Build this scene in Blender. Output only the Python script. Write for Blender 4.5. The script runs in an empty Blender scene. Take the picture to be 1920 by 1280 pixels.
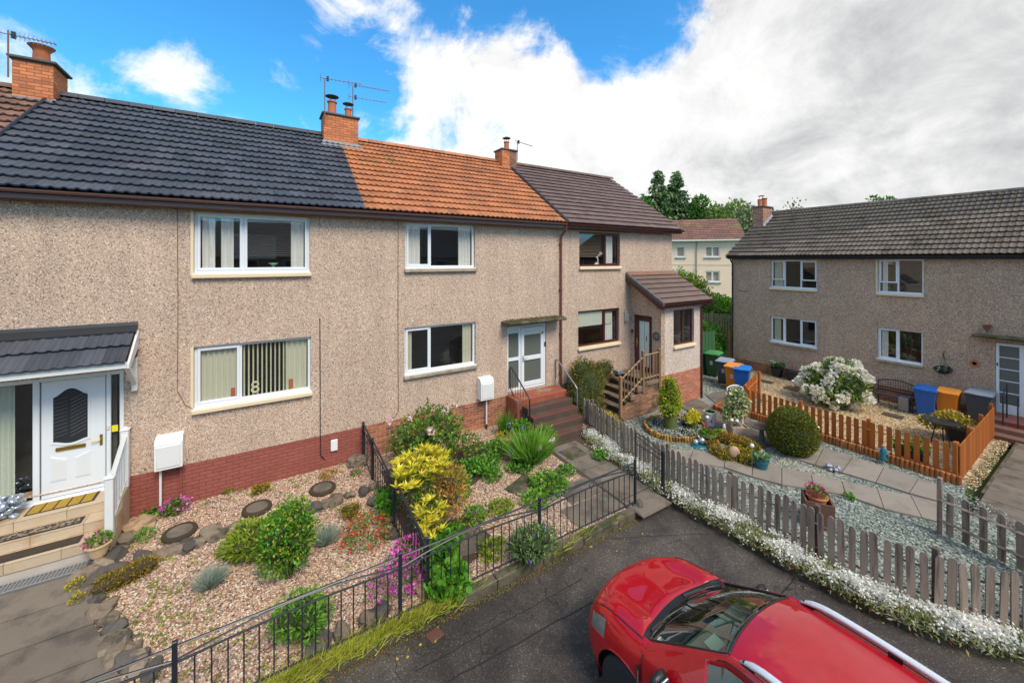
import bpy, math, random
import numpy as np
from mathutils import Vector, Matrix, Euler
random.seed(11); RNG = np.random.default_rng(11)
S = bpy.context.scene; COL = S.collection
R = math.radians
# ------------------------------------------------------------------ camera
CP = np.array((0.0, -10.25, 4.9)); CA, SA = .533, .846; FPX = 745.0; HY = 487.0
cd = bpy.data.cameras.new('camera'); cam = bpy.data.objects.new('camera', cd); COL.objects.link(cam)
cam.location = CP; cam.rotation_euler = (R(90), 0, -math.atan2(CA, SA))
cd.sensor_width = 36; cd.lens = FPX / 1920 * 36; cd.shift_y = -(640 - HY) / 1920; cd.clip_end = 3000; cd.clip_start = .05
S.camera = cam
# ------------------------------------------------------------------ world and sun
SUN_EL, SUN_AZ = 50.0, 176.0        # azimuth from +Y clockwise
w = bpy.data.worlds.new('World'); S.world = w; w.use_nodes = True
N = w.node_tree.nodes; L = w.node_tree.links; N.clear()
def nd(N, t, **k):
    n = N.new(t)
    for a, b in k.items():
        if a[0] == '_': n.inputs[int(a[1:])].default_value = b
        else: setattr(n, a, b)
    return n
def math_(N, L, op, a, b=None, clamp=False):
    n = N.new('ShaderNodeMath'); n.operation = op; n.use_clamp = clamp
    for i, v in enumerate((a, b)):
        if v is None: continue
        if isinstance(v, (int, float)): n.inputs[i].default_value = v
        else: L.new(v, n.inputs[i])
    return n.outputs[0]
def ramp(N, L, fac, stops, interp='LINEAR'):
    n = N.new('ShaderNodeValToRGB'); n.color_ramp.interpolation = interp
    e = n.color_ramp.elements
    while len(e) > 1: e.remove(e[-1])
    for i, (p, c) in enumerate(stops):
        el = e[0] if i == 0 else e.new(p)
        el.position = p; el.color = (*c, 1) if len(c) == 3 else c
    if fac is not None: L.new(fac, n.inputs[0])
    return n.outputs[0]
def mixc(N, L, fac, a, b, mode='MIX'):
    n = N.new('ShaderNodeMix'); n.data_type = 'RGBA'; n.blend_type = mode
    for i, v in ((0, fac), (6, a), (7, b)):
        if isinstance(v, (int, float)): n.inputs[i].default_value = v
        elif isinstance(v, tuple): n.inputs[i].default_value = (*v, 1)
        else: L.new(v, n.inputs[i])
    return n.outputs[2]
sky = nd(N, 'ShaderNodeTexSky', sky_type='NISHITA', sun_disc=False, sun_elevation=R(SUN_EL), sun_rotation=R(SUN_AZ), air_density=1.0, dust_density=.3, ozone_density=3.0)
tc = nd(N, 'ShaderNodeTexCoord')
sep = nd(N, 'ShaderNodeSeparateXYZ'); L.new(tc.outputs['Generated'], sep.inputs[0])
# cloud layer: the direction projected on a flat sheet overhead
zc = math_(N, L, 'ADD', math_(N, L, 'MAXIMUM', sep.outputs[2], 0.0), .22)
px_ = math_(N, L, 'DIVIDE', sep.outputs[0], zc); py_ = math_(N, L, 'DIVIDE', sep.outputs[1], zc)
cmb = nd(N, 'ShaderNodeCombineXYZ'); L.new(px_, cmb.inputs[0]); L.new(py_, cmb.inputs[1])
def noise(N, L, vec, scale, detail=6, rough=.55, dist=0, w3=None):
    n = N.new('ShaderNodeTexNoise'); n.inputs['Scale'].default_value = scale; n.inputs['Detail'].default_value = detail
    n.inputs['Roughness'].default_value = rough; n.inputs['Distortion'].default_value = dist
    if vec is not None: L.new(vec, n.inputs['Vector'])
    return n.outputs[0]
def scaled(N, L, vec, s):
    m = N.new('ShaderNodeMapping'); m.inputs['Scale'].default_value = s; L.new(vec, m.inputs[0]); return m.outputs[0]
def skydir(px, py):
    v = np.array((CA + SA * (px - 960) / FPX, SA - CA * (px - 960) / FPX, (HY - py) / FPX)); return v / np.linalg.norm(v)
n1 = noise(N, L, cmb.outputs[0], 2.4, 9, .62, .35); n2 = noise(N, L, cmb.outputs[0], .75, 4, .5, .3)
n3 = noise(N, L, cmb.outputs[0], 1.5, 7, .55, .5); n4 = noise(N, L, tc.outputs['Generated'], 6.0, 12, .68, .5); n5 = noise(N, L, scaled(N, L, tc.outputs['Generated'], (1.0, 1.0, 2.4)), 3.2, 10, .62, .8)
cov = math_(N, L, 'ADD', math_(N, L, 'ADD', math_(N, L, 'MULTIPLY', n1, .60), math_(N, L, 'MULTIPLY', n5, .75)), math_(N, L, 'MULTIPLY', n4, 1.15))
def blob(px, py, rad, amp, base):
    c = skydir(px, py); vd = nd(N, 'ShaderNodeVectorMath', operation='DOT_PRODUCT'); L.new(tc.outputs['Generated'], vd.inputs[0]); vd.inputs[1].default_value = tuple(c)
    mr = nd(N, 'ShaderNodeMapRange', interpolation_type='SMOOTHSTEP'); mr.inputs[1].default_value = math.cos(R(rad)); mr.inputs[2].default_value = 1.0; mr.inputs[4].default_value = amp
    L.new(vd.outputs['Value'], mr.inputs[0]); return math_(N, L, 'ADD', base, mr.outputs[0])
for b in ((200, 40, 34, -.30), (640, -330, 42, -.20), (520, 130, 10, -.10), (690, 120, 6, -.2), (1210, 55, 11, -.66), (1040, 5, 9, -.46), (880, -10, 7, -.34), (812, 258, 5, -.24), (660, 40, 9, .28), (545, 110, 5, .12), (330, 130, 6, .13), (280, 175, 6, .12), (420, 190, 7, .16), (130, 150, 6, .06), (-40, 190, 10, .30), (500, 280, 16, .12), (640, 240, 9, .14), (455, 65, 2.5, .16),
          (960, 190, 22, .30), (1500, 100, 32, .34), (1900, 200, 45, .3), (1250, 380, 22, .2)):
    cov = blob(*b, cov)
mask = nd(N, 'ShaderNodeMapRange', interpolation_type='SMOOTHSTEP'); mask.inputs[1].default_value = 1.04; mask.inputs[2].default_value = 1.42
L.new(cov, mask.inputs[0])
shade = math_(N, L, 'ADD', math_(N, L, 'MULTIPLY', n3, .9), math_(N, L, 'MULTIPLY', n4, 1.0)); shade = math_(N, L, 'SUBTRACT', shade, .32)
for b in ((930, 190, 26, .30), (450, 100, 26, .45), (1290, 150, 15, .12), (1700, 310, 20, -.12), (1450, 420, 12, .08), (1750, 110, 22, .10)):
    shade = blob(*b, shade)
ccol = ramp(N, L, shade, ((.36, (.24, .245, .25)), (.54, (.32, .322, .325)), (.72, (.41, .41, .41)), (1.0, (.50, .50, .495))))
bl = mixc(N, L, 1.0, sky.outputs[0], (.42, 1.22, 1.55), 'MULTIPLY')
skc = nd(N, 'ShaderNodeVectorMath', operation='SCALE'); L.new(bl, skc.inputs[0]); skc.inputs[3].default_value = .080
fin = mixc(N, L, mask.outputs[0], skc.outputs[0], ccol)
# ground side of the world: dull earth tone below the horizon
gm = nd(N, 'ShaderNodeMapRange'); gm.inputs[1].default_value = -.03; gm.inputs[2].default_value = .0; L.new(sep.outputs[2], gm.inputs[0])
fin = mixc(N, L, gm.outputs[0], (.10, .11, .09), fin)
sc10 = nd(N, 'ShaderNodeVectorMath', operation='SCALE'); L.new(fin, sc10.inputs[0]); sc10.inputs[3].default_value = 10.0
bg = nd(N, 'ShaderNodeBackground', _1=.1); L.new(sc10.outputs[0], bg.inputs[0])
out = nd(N, 'ShaderNodeOutputWorld'); L.new(bg.outputs[0], out.inputs[0])
sl = bpy.data.lights.new('sun', 'SUN'); sl.energy = 1.5; sl.angle = R(24); sl.color = (1, .89, .72)
so = bpy.data.objects.new('sun', sl); COL.objects.link(so)
sd = Vector((math.sin(R(SUN_AZ)) * math.cos(R(SUN_EL)), math.cos(R(SUN_AZ)) * math.cos(R(SUN_EL)), math.sin(R(SUN_EL))))
so.rotation_euler = (-sd).to_track_quat('-Z', 'Y').to_euler()
S.view_settings.view_transform = 'Standard'; S.view_settings.look = 'None'; S.view_settings.gamma = 1; S.view_settings.use_curve_mapping = False
S.view_settings.exposure = 1.16
S.render.engine = 'CYCLES'; S.cycles.max_bounces = 6; S.cycles.transparent_max_bounces = 12; S.cycles.caustics_reflective = False; S.cycles.caustics_refractive = False
S.render.resolution_x = 1024; S.render.resolution_y = 682

# ------------------------------------------------------------------ surveying: where a measured sight line meets a plane
def sight(px, py):
    t = (px - 960) / FPX; return np.array((CA + SA * t, SA - CA * t, -(py - HY) / FPX))
def G(px, py, z=0.0, slope=0.0):            # ground plane z + slope*y
    r = sight(px, py); s = (z + slope * CP[1] - CP[2]) / (r[2] - slope * r[1]); return CP + s * r
def onY(px, py, y=0.0): r = sight(px, py); return CP + r * (y - CP[1]) / r[1]
def onX(px, py, x=20.0): r = sight(px, py); return CP + r * (x - CP[0]) / r[0]
GS = .045                                    # the gardens fall gently towards the road
def H(y): return GS * y
def GG(px, py): return G(px, py, 0, GS)

# ------------------------------------------------------------------ materials
M = {}
def new_mat(name):
    m = bpy.data.materials.new(name); m.use_nodes = True; n = m.node_tree.nodes; n.clear()
    o = n.new('ShaderNodeOutputMaterial'); b = n.new('ShaderNodeBsdfPrincipled'); m.node_tree.links.new(b.outputs[0], o.inputs[0]); M[name] = m
    return m, n, m.node_tree.links, b, o
def pos(N): return N.new('ShaderNodeNewGeometry').outputs['Position']
def vmul(N, L, col, val):
    n = N.new('ShaderNodeVectorMath'); n.operation = 'SCALE'; L.new(col, n.inputs[0])
    if isinstance(val, (int, float)): n.inputs[3].default_value = val
    else: L.new(val, n.inputs[3])
    return n.outputs[0]
def bump(N, L, b, h, strength=.3, dist=.01):
    n = N.new('ShaderNodeBump'); n.inputs['Strength'].default_value = strength; n.inputs['Distance'].default_value = dist
    L.new(h, n.inputs['Height']); L.new(n.outputs[0], b.inputs['Normal'])
def pm(name, col, rough=.6, var=.18, sc=3.0, fine=40.0, fvar=.12, bmp=0.0, metal=0, coat=0, rv=0.0, stretch=(1, 1, 1), second=None, spec=.5, obj=False):
    """plain procedural material: two noise scales, optional per-object value jitter and a second colour in patches"""
    m, N, L, b, o = new_mat(name)
    p = N.new('ShaderNodeTexCoord').outputs['Object'] if obj else pos(N)
    p = scaled(N, L, p, stretch)
    a = noise(N, L, p, sc, 5); f = noise(N, L, p, fine, 3)
    base = N.new('ShaderNodeRGB'); base.outputs[0].default_value = (*col, 1); c = base.outputs[0]
    if second:
        fac = ramp(N, L, noise(N, L, p, second[1], 6, .6), ((second[2], (0, 0, 0)), (second[3], (1, 1, 1)))); c = mixc(N, L, fac, c, second[0])
    k = math_(N, L, 'ADD', math_(N, L, 'MULTIPLY', a, var * 2), math_(N, L, 'MULTIPLY', f, fvar * 2)); k = math_(N, L, 'ADD', k, 1 - var - fvar)
    if rv:
        oi = N.new('ShaderNodeObjectInfo').outputs['Random']; k = math_(N, L, 'MULTIPLY', k, math_(N, L, 'ADD', math_(N, L, 'MULTIPLY', oi, 2 * rv), 1 - rv))
    L.new(vmul(N, L, c, k), b.inputs['Base Color'])
    b.inputs['Roughness'].default_value = rough; b.inputs['Metallic'].default_value = metal; b.inputs['Coat Weight'].default_value = coat; b.inputs['Specular IOR Level'].default_value = spec
    if coat: b.inputs['Coat Roughness'].default_value = .03
    if bmp: bump(N, L, b, f, bmp, .01)
    return m
def tint_mat(name, stops, rough=.6, interp='CONSTANT', transl=0.0, spec=.4, bmp=0):
    """scattered pieces: every piece carries its own random value in the attribute 'tint'"""
    m, N, L, b, o = new_mat(name); at = N.new('ShaderNodeAttribute'); at.attribute_name = 'tint'
    c = ramp(N, L, at.outputs['Fac'], stops, interp); b.inputs['Roughness'].default_value = rough; b.inputs['Specular IOR Level'].default_value = spec
    k = math_(N, L, 'ADD', math_(N, L, 'MULTIPLY', noise(N, L, pos(N), 2.0, 3), .5), .75); c = vmul(N, L, c, k)
    L.new(c, b.inputs['Base Color'])
    if transl:
        t = N.new('ShaderNodeBsdfTranslucent'); L.new(c, t.inputs[0]); mx = N.new('ShaderNodeMixShader'); mx.inputs[0].default_value = transl
        L.new(b.outputs[0], mx.inputs[1]); L.new(t.outputs[0], mx.inputs[2]); L.new(mx.outputs[0], o.inputs[0])
    return m
def voronoi(N, L, vec, scale):
    n = N.new('ShaderNodeTexVoronoi'); n.inputs['Scale'].default_value = scale; L.new(vec, n.inputs['Vector']); return n
def dash(name, stops, dirt=.35, scale=48):
    """pebble-dash render: every chip its own colour, coarse relief, weather stains"""
    m, N, L, b, o = new_mat(name); p = pos(N)
    v = voronoi(N, L, p, scale); s = N.new('ShaderNodeSeparateColor'); L.new(v.outputs['Color'], s.inputs[0])
    c = ramp(N, L, s.outputs[0], stops, 'CONSTANT')
    big = noise(N, L, p, .7, 6, .6); st = noise(N, L, scaled(N, L, p, (3, 3, .35)), 1.0, 5, .65); med = noise(N, L, p, 9, 3)
    k = math_(N, L, 'ADD', math_(N, L, 'MULTIPLY', big, .40), math_(N, L, 'MULTIPLY', st, dirt)); k = math_(N, L, 'ADD', k, math_(N, L, 'MULTIPLY', med, .2)); k = math_(N, L, 'ADD', k, .70 - dirt / 2)
    L.new(vmul(N, L, c, k), b.inputs['Base Color']); b.inputs['Roughness'].default_value = .9; b.inputs['Specular IOR Level'].default_value = .2
    bump(N, L, b, v.outputs['Distance'], .6, .010); return m
dash('dash_terrace', ((0, (.55, .39, .29)), (.22, (.62, .455, .34)), (.42, (.46, .31, .235)), (.56, (.71, .54, .40)), (.74, (.24, .155, .125)), (.83, (.55, .40, .335)), (.95, (.86, .74, .60))), .45, scale=66)
dash('dash_porch', ((0, (.60, .47, .38)), (.22, (.70, .57, .47)), (.5, (.48, .36, .30)), (.65, (.82, .70, .60)), (.85, (.34, .25, .22)), (.93, (.85, .8, .72))), .2, 70)
dash('dash_right', ((0, (.54, .37, .255)), (.25, (.42, .28, .20)), (.48, (.64, .46, .32)), (.64, (.25, .16, .125)), (.78, (.53, .38, .28)), (.93, (.76, .61, .46))), .42, 58)
pm('render_cream', (.90, .68, .50), .9, .12, .8, 30, .08, .2)
def brickm(name, c, j, second=None, rv=.28, bmp=.4): return pm(name, c, .85, .2, 6, 60, .18, bmp, rv=rv, second=second)
brickm('brick_red', (.40, .145, .075), 0, ((.20, .085, .055), 3.0, .48, .66)); brickm('brick_orange', (.62, .20, .075), 0); brickm('brick_brown', (.26, .13, .085), 0)
brickm('brick_painted', (.33, .095, .070), 0, ((.26, .075, .058), 1.5, .5, .8), .07, .4); brickm('brick_porch', (.52, .20, .12), 0, None, .2)
brickm('brick_dirty', (.33, .17, .10), 0, ((.10, .075, .05), 2.6, .45, .62), .3)
pm('mortar', (.56, .48, .40), .95, .2, 5, 60, .15, .4); pm('mortar_dark', (.25, .13, .09), .95, .2, 5, 60, .15, .3); pm('mortar_painted', (.27, .075, .055), .9, .2, 5, 50, .1, .4)
def tilem(name, c, second=None, rv=.15): return pm(name, c, .62, .16, 5, 70, .16, .25, rv=rv, second=second)
tilem('tile_slate', (.062, .070, .088), ((.095, .092, .110), 1.2, .45, .75), .25); tilem('tile_orange', (.50, .185, .075), ((.30, .13, .06), 2.2, .48, .72), .16)
tilem('tile_brown', (.150, .095, .082), ((.20, .14, .12), 2.5, .45, .8), .14); tilem('tile_old', (.155, .118, .088), ((.075, .055, .03), 1.7, .50, .68), .22)
tilem('tile_left', (.24, .125, .085), ((.12, .075, .06), 2, .5, .7), .2); tilem('tile_far', (.23, .11, .075), ((.26, .20, .06), .35, .52, .66), .2); tilem('tile_porch', (.175, .115, .095), None, .08)
pm('lichen', (.52, .42, .03), .9, .2, 10, 60, .2, .3)
pm('deck', (.02, .018, .016), .9); pm('upvc_white', (.80, .82, .84), .35, .04, 2, 30, .02); pm('upvc_brown', (.085, .020, .018), .35, .1, 2, 30, .05); pm('gutter_brown', (.165, .085, .075), .35, .12, 2, 30, .05)
pm('gutter_dark', (.018, .016, .018), .5); pm('pipe_brown', (.19, .065, .04), .5, .15, 2, 30, .1); pm('paint_cream', (.82, .66, .44), .7, .08, 2, 40, .05); pm('sill_stone', (.45, .36, .26), .85, .2, 3, 60, .15, .2, second=((.25, .21, .15), 5, .45, .7))
pm('timber_head', (.52, .34, .12), .8, .15, 3, 40, .1); pm('lead', (.23, .26, .29), .5, .2, 4, 30, .1, .2); pm('terracotta', (.50, .155, .07), .75, .15, 4, 50, .1, .15); pm('slab_dark', (.10, .105, .10), .85, .25, 4, 50, .15, .3)
pm('metal_grey', (.30, .30, .31), .45, .1, metal=.6); pm('metal_black', (.022, .024, .03), .42, .15, 4, 60, .1); pm('metal_zinc', (.52, .54, .56), .4, .1, metal=.7); pm('rust_metal', (.20, .13, .09), .6, .3, 8, 60, .2)
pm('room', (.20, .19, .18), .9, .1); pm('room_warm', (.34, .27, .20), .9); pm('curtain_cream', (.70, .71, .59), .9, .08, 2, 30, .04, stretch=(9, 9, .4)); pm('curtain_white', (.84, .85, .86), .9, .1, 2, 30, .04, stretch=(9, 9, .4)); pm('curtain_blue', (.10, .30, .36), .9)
pm('blind_pale', (.68, .76, .70), .8, .05); pm('blind_slat', (.90, .93, .70), .7, .05); pm('black_plastic', (.012, .012, .013), .4); pm('brass', (.75, .50, .12), .25, .05, metal=1); pm('white_paint', (.78, .78, .76), .45, .06, 3, 40, .03)
pm('yellow_card', (.85, .72, .02), .6, .02); pm('white_plain', (.85, .85, .83), .5, .03); pm('pale_green_obj', (.35, .75, .5), .4, .02); pm('number_cream', (.82, .80, .55), .5, .04)
def glassm(name, boost=1.0, tint=(.9, .95, .93), base=.03):
    m, N, L, b, o = new_mat(name); N.remove(b)
    fr = N.new('ShaderNodeFresnel'); fr.inputs[0].default_value = 1.5; f = math_(N, L, 'ADD', math_(N, L, 'MULTIPLY', fr.outputs[0], boost), base, True); f = math_(N, L, 'MULTIPLY', f, math_(N, L, 'SUBTRACT', 1.0, N.new('ShaderNodeNewGeometry').outputs['Backfacing']))
    g = N.new('ShaderNodeBsdfGlossy'); g.inputs['Roughness'].default_value = .0; g.inputs[0].default_value = (.95, .97, 1, 1); t = N.new('ShaderNodeBsdfTransparent'); t.inputs[0].default_value = (*tint, 1)
    bp = N.new('ShaderNodeBump'); bp.inputs['Strength'].default_value = .02; bp.inputs['Distance'].default_value = .05; L.new(noise(N, L, pos(N), 1.3, 1), bp.inputs['Height']); L.new(bp.outputs[0], g.inputs['Normal'])
    mx = N.new('ShaderNodeMixShader'); L.new(f, mx.inputs[0]); L.new(t.outputs[0], mx.inputs[1]); L.new(g.outputs[0], mx.inputs[2]); L.new(mx.outputs[0], o.inputs[0])
glassm('glass', 1.7, (.95, .94, .91), .03)
pm('glass_frosted', (.13, .14, .12), .25, .2, 30, 200, .15, .4); pm('glass_dark', (.03, .035, .04), .08, .1)

# ------------------------------------------------------------------ mesh builder
def wloc(o):
    v = Vector((0, 0, 0))
    while o is not None: v += o.location; o = o.parent
    return v
class F_:                                    # facade frames: (u along, d outward, z) -> world
    def __init__(s, fn, flip, rz): s.fn = fn; s.flip = flip; s.rz = rz
    def __call__(s, u, d, z): return s.fn(u, d, z)
FT = F_(lambda u, d, z: (u, -d, z), True, 0.0)                       # faces -Y (terrace)
def FTy(y0): return F_(lambda u, d, z: (u, y0 - d, z), True, 0.0)
def FXn(x0): return F_(lambda u, d, z: (x0 - d, -u, z), True, R(-90))  # faces -X, u runs towards -Y
def FXp(x0): return F_(lambda u, d, z: (x0 + d, u, z), True, R(90))    # faces +X, u runs towards +Y
CHK = None
class MB:
    def __init__(s, F=None): s.v = []; s.f = []; s.F = F
    def add(s, vs, fs):
        n = len(s.v)
        if s.F: vs = [s.F(*p) for p in vs]
        s.v += [tuple(p) for p in vs]
        s.f += [tuple(n + i for i in (reversed(q) if (s.F and s.F.flip) else q)) for q in fs]; return s
    def box(s, a, b, c, d, e, f):
        return s.add([(x, y, z) for z in (e, f) for y in (c, d) for x in (a, b)], [(0, 2, 3, 1), (4, 5, 7, 6), (0, 1, 5, 4), (2, 6, 7, 3), (0, 4, 6, 2), (1, 3, 7, 5)])
    def cbox(s, a, b, c, d, e, f, k=.01):      # box with chamfered edges
        lo = (a, c, e); hi = (b, d, f); vs = []; idx = {}
        for sx in (0, 1):
            for sy in (0, 1):
                for sz in (0, 1):
                    base = [hi[i] if q else lo[i] for i, q in enumerate((sx, sy, sz))]
                    for ax in range(3):
                        p = [base[i] + (0 if i == ax else (-k if (sx, sy, sz)[i] else k)) for i in range(3)]
                        idx[(sx, sy, sz, ax)] = len(vs); vs.append(tuple(p))
        fs = []; cen = [(lo[i] + hi[i]) / 2 for i in range(3)]
        def face(ids):
            P = [Vector(vs[i]) for i in ids]; n = (P[1] - P[0]).cross(P[2] - P[1]); m = sum(P, Vector()) / len(P) - Vector(cen)
            fs.append(tuple(ids) if n.dot(m) > 0 else tuple(reversed(ids)))
        for ax in range(3):
            o1, o2 = [i for i in range(3) if i != ax]
            for sd in (0, 1):
                q = []
                for c1, c2 in ((0, 0), (1, 0), (1, 1), (0, 1)):
                    t = [0, 0, 0]; t[ax] = sd; t[o1] = c1; t[o2] = c2; q.append(idx[(*t, ax)])
                face(q)
            for c1 in (0, 1):
                for c2 in (0, 1):
                    t0 = [0, 0, 0]; t0[o1] = c1; t0[o2] = c2; t1 = list(t0); t1[ax] = 1
                    face([idx[(*t0, o1)], idx[(*t1, o1)], idx[(*t1, o2)], idx[(*t0, o2)]])
        for c in ((x, y, z) for x in (0, 1) for y in (0, 1) for z in (0, 1)): face([idx[(*c, 0)], idx[(*c, 1)], idx[(*c, 2)]])
        return s.add(vs, fs)
    def quad(s, *p): return s.add(list(p), [tuple(range(len(p)))])
    def tube(s, pts, r, n=8, caps=True, flat=1.0):
        pts = [Vector(p) for p in pts]; rr = r if isinstance(r, (list, tuple)) else [r] * len(pts); vs = []; up = None
        for i, p in enumerate(pts):
            t = (pts[min(i + 1, len(pts) - 1)] - pts[max(i - 1, 0)]); t.normalize()
            if up is None: up = Vector((0, 0, 1)) if abs(t.z) < .9 else Vector((0, 1, 0))
            a = t.cross(up); a.normalize(); b = a.cross(t); b.normalize(); up = b
            for k in range(n):
                an = 2 * math.pi * k / n; vs.append(p + a * math.cos(an) * rr[i] + b * math.sin(an) * rr[i] * flat)
        fs = [(i * n + k, i * n + (k + 1) % n, (i + 1) * n + (k + 1) % n, (i + 1) * n + k) for i in range(len(pts) - 1) for k in range(n)]
        if caps: fs += [tuple(reversed(range(n))), tuple((len(pts) - 1) * n + k for k in range(n))]
        return s.add(vs, fs)
    def lathe(s, prof, c=(0, 0, 0), n=20, M4=None):
        vs = []; fs = []
        for (r, z) in prof:
            for k in range(n):
                a = 2 * math.pi * k / n; p = Vector((r * math.cos(a), r * math.sin(a), z))
                if M4 is not None: p = M4 @ p
                vs.append((p.x + c[0], p.y + c[1], p.z + c[2]))
        for i in range(len(prof) - 1):
            for k in range(n): fs.append((i * n + k, i * n + (k + 1) % n, (i + 1) * n + (k + 1) % n, (i + 1) * n + k))
        if prof[0][0] > 1e-5: fs.append(tuple(reversed(range(n))))
        if prof[-1][0] > 1e-5: fs.append(tuple((len(prof) - 1) * n + k for k in range(n)))
        return s.add(vs, fs)
    def prism(s, poly, z0, z1):               # poly: list of (x,y); z1 may be a function of (x,y)
        a = sum(poly[i][0] * poly[(i + 1) % len(poly)][1] - poly[(i + 1) % len(poly)][0] * poly[i][1] for i in range(len(poly)))
        if a < 0: poly = poly[::-1]
        n = len(poly); zt = z1 if callable(z1) else (lambda x, y: z1)
        return s.add([(x, y, z0) for x, y in poly] + [(x, y, zt(x, y)) for x, y in poly],
                     [tuple(reversed(range(n))), tuple(range(n, 2 * n))] + [(i, (i + 1) % n, n + (i + 1) % n, n + i) for i in range(n)])
    def extr(s, prof, x0, x1):                # profile in (d,z) swept along u
        n = len(prof)
        return s.add([(x0, d, z) for d, z in prof] + [(x1, d, z) for d, z in prof], [tuple(range(n)), tuple(reversed(range(n, 2 * n)))] + [(i, n + i, n + (i + 1) % n, (i + 1) % n) for i in range(n)])
    def mesh(s, name, m=None, smooth=False):
        me = bpy.data.meshes.new(name); me.from_pydata(s.v, [], s.f)
        if m: me.materials.append(M[m] if isinstance(m, str) else m)
        if smooth: me.polygons.foreach_set('use_smooth', [True] * len(me.polygons))
        return me
    def build(s, name, m, parent=None, local=False, smooth=False, label=None):
        if parent is not None and not local:
            o = wloc(parent); s.v = [(x - o.x, y - o.y, z - o.z) for x, y, z in s.v]
        ob = bpy.data.objects.new(name, s.mesh(name, m, smooth)); COL.objects.link(ob); ob.parent = parent
        if label: ob['label'] = label
        if smooth == 'auto': pass
        return ob
def tag(o, label=None, cat=None, group=None, kind=None):
    if label: o['label'] = label
    if cat: o['category'] = cat
    if group: o['group'] = group
    if kind: o['kind'] = kind
    return o
def thing(name, label, cat, loc=(0, 0, 0), rz=0, group=None):
    o = bpy.data.objects.new(name, None); COL.objects.link(o); o.empty_display_size = .1; o.location = tuple(float(v) for v in loc); o.rotation_euler = (0, 0, rz)
    return tag(o, label, cat, group)
def place(name, me, parent, p, rot=(0, 0, 0), sc=(1, 1, 1)):
    o = bpy.data.objects.new(name, me); COL.objects.link(o); o.parent = parent
    b = wloc(parent) if parent is not None else Vector((0, 0, 0)); o.location = (p[0] - b.x, p[1] - b.y, p[2] - b.z); o.rotation_euler = rot; o.scale = sc; return o
def copy_tree(o, parent=None):
    c = o.copy(); COL.objects.link(c); c.parent = parent
    for ch in list(o.children): copy_tree(ch, c)
    return c
def smooth_by_angle(o, deg=40):
    me = o.data; me.polygons.foreach_set('use_smooth', [True] * len(me.polygons))
    try: me.set_sharp_from_angle(angle=R(deg))
    except Exception: pass
def text_mesh(txt, size, m, depth=.002):
    c = bpy.data.curves.new('t', 'FONT'); c.body = txt; c.size = size; c.extrude = depth; c.align_x = 'CENTER'; c.align_y = 'CENTER'; c.resolution_u = 4
    o = bpy.data.objects.new('t', c); COL.objects.link(o); dg = bpy.context.evaluated_depsgraph_get(); me = bpy.data.meshes.new_from_object(o.evaluated_get(dg))
    bpy.data.objects.remove(o); me.materials.clear(); me.materials.append(M[m]); return me

# ------------------------------------------------------------------ scattering many small pieces into one mesh
def scatter(name, bv, bf, mats, P, m, parent=None, tint=None, kind=None, local=False, smooth=False):
    bv = np.asarray(bv, float); bf = np.asarray(bf, int); n = len(P); nv = len(bv); k = bf.shape[1]
    V = np.einsum('nij,vj->nvi', mats, bv) + np.asarray(P)[:, None, :]
    if parent is not None and not local: V -= np.array(wloc(parent))
    Fc = (bf[None] + (np.arange(n) * nv)[:, None, None]).reshape(-1)
    me = bpy.data.meshes.new(name); me.vertices.add(n * nv); me.vertices.foreach_set('co', V.reshape(-1).astype(np.float32))
    nf = n * len(bf); me.loops.add(nf * k); me.loops.foreach_set('vertex_index', Fc.astype(np.int32))
    me.polygons.add(nf); me.polygons.foreach_set('loop_start', np.arange(nf, dtype=np.int32) * k)
    if smooth: me.polygons.foreach_set('use_smooth', np.ones(nf, dtype=bool))
    t = RNG.random(n) if tint is None else np.asarray(tint)
    at = me.attributes.new('tint', 'FLOAT', 'POINT'); at.data.foreach_set('value', np.repeat(t, nv).astype(np.float32))
    me.update(calc_edges=True); me.materials.append(M[m]); o = bpy.data.objects.new(name, me); COL.objects.link(o); o.parent = parent
    o['kind'] = kind or 'stuff'
    return o
def frames(y, roll=None):                     # rotation matrices whose y axis is the given direction
    y = y / (np.linalg.norm(y, axis=1, keepdims=True) + 1e-9); r = RNG.normal(size=y.shape); x = np.cross(y, r); x /= np.linalg.norm(x, axis=1, keepdims=True) + 1e-9
    z = np.cross(x, y); return np.stack((x, y, z), axis=2)
def rand_rot(n): return frames(RNG.normal(size=(n, 3)))
LEAF = (np.array([(0, 0, 0), (.32, .45, .08), (0, 1, 0), (-.32, .45, .08)]), np.array([(0, 1, 2), (0, 2, 3)]))
LANCE = (np.array([(0, 0, 0), (.14, .4, .03), (0, 1, -.05), (-.14, .4, .03)]), np.array([(0, 1, 2), (0, 2, 3)]))
ROUND = (np.array([(0, 0, 0), (.38, .25, .06), (.38, .72, .02), (0, 1, 0), (-.38, .72, .02), (-.38, .25, .06)]), np.array([(0, 1, 2), (0, 2, 3), (0, 3, 4), (0, 4, 5)]))
BLADE = (np.array([(-.05, 0, 0), (.05, 0, 0), (.035, .55, 0), (-.035, .55, 0), (0, 1, -.12)]), np.array([(0, 1, 2), (0, 2, 3), (3, 2, 4)]))
OCTA = (np.array([(.5, 0, 0), (0, .5, 0), (-.5, 0, 0), (0, -.5, 0), (.08, .05, .32), (0, 0, -.3)]), np.array([(0, 1, 4), (1, 2, 4), (2, 3, 4), (3, 0, 4), (1, 0, 5), (2, 1, 5), (3, 2, 5), (0, 3, 5)]))
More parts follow.
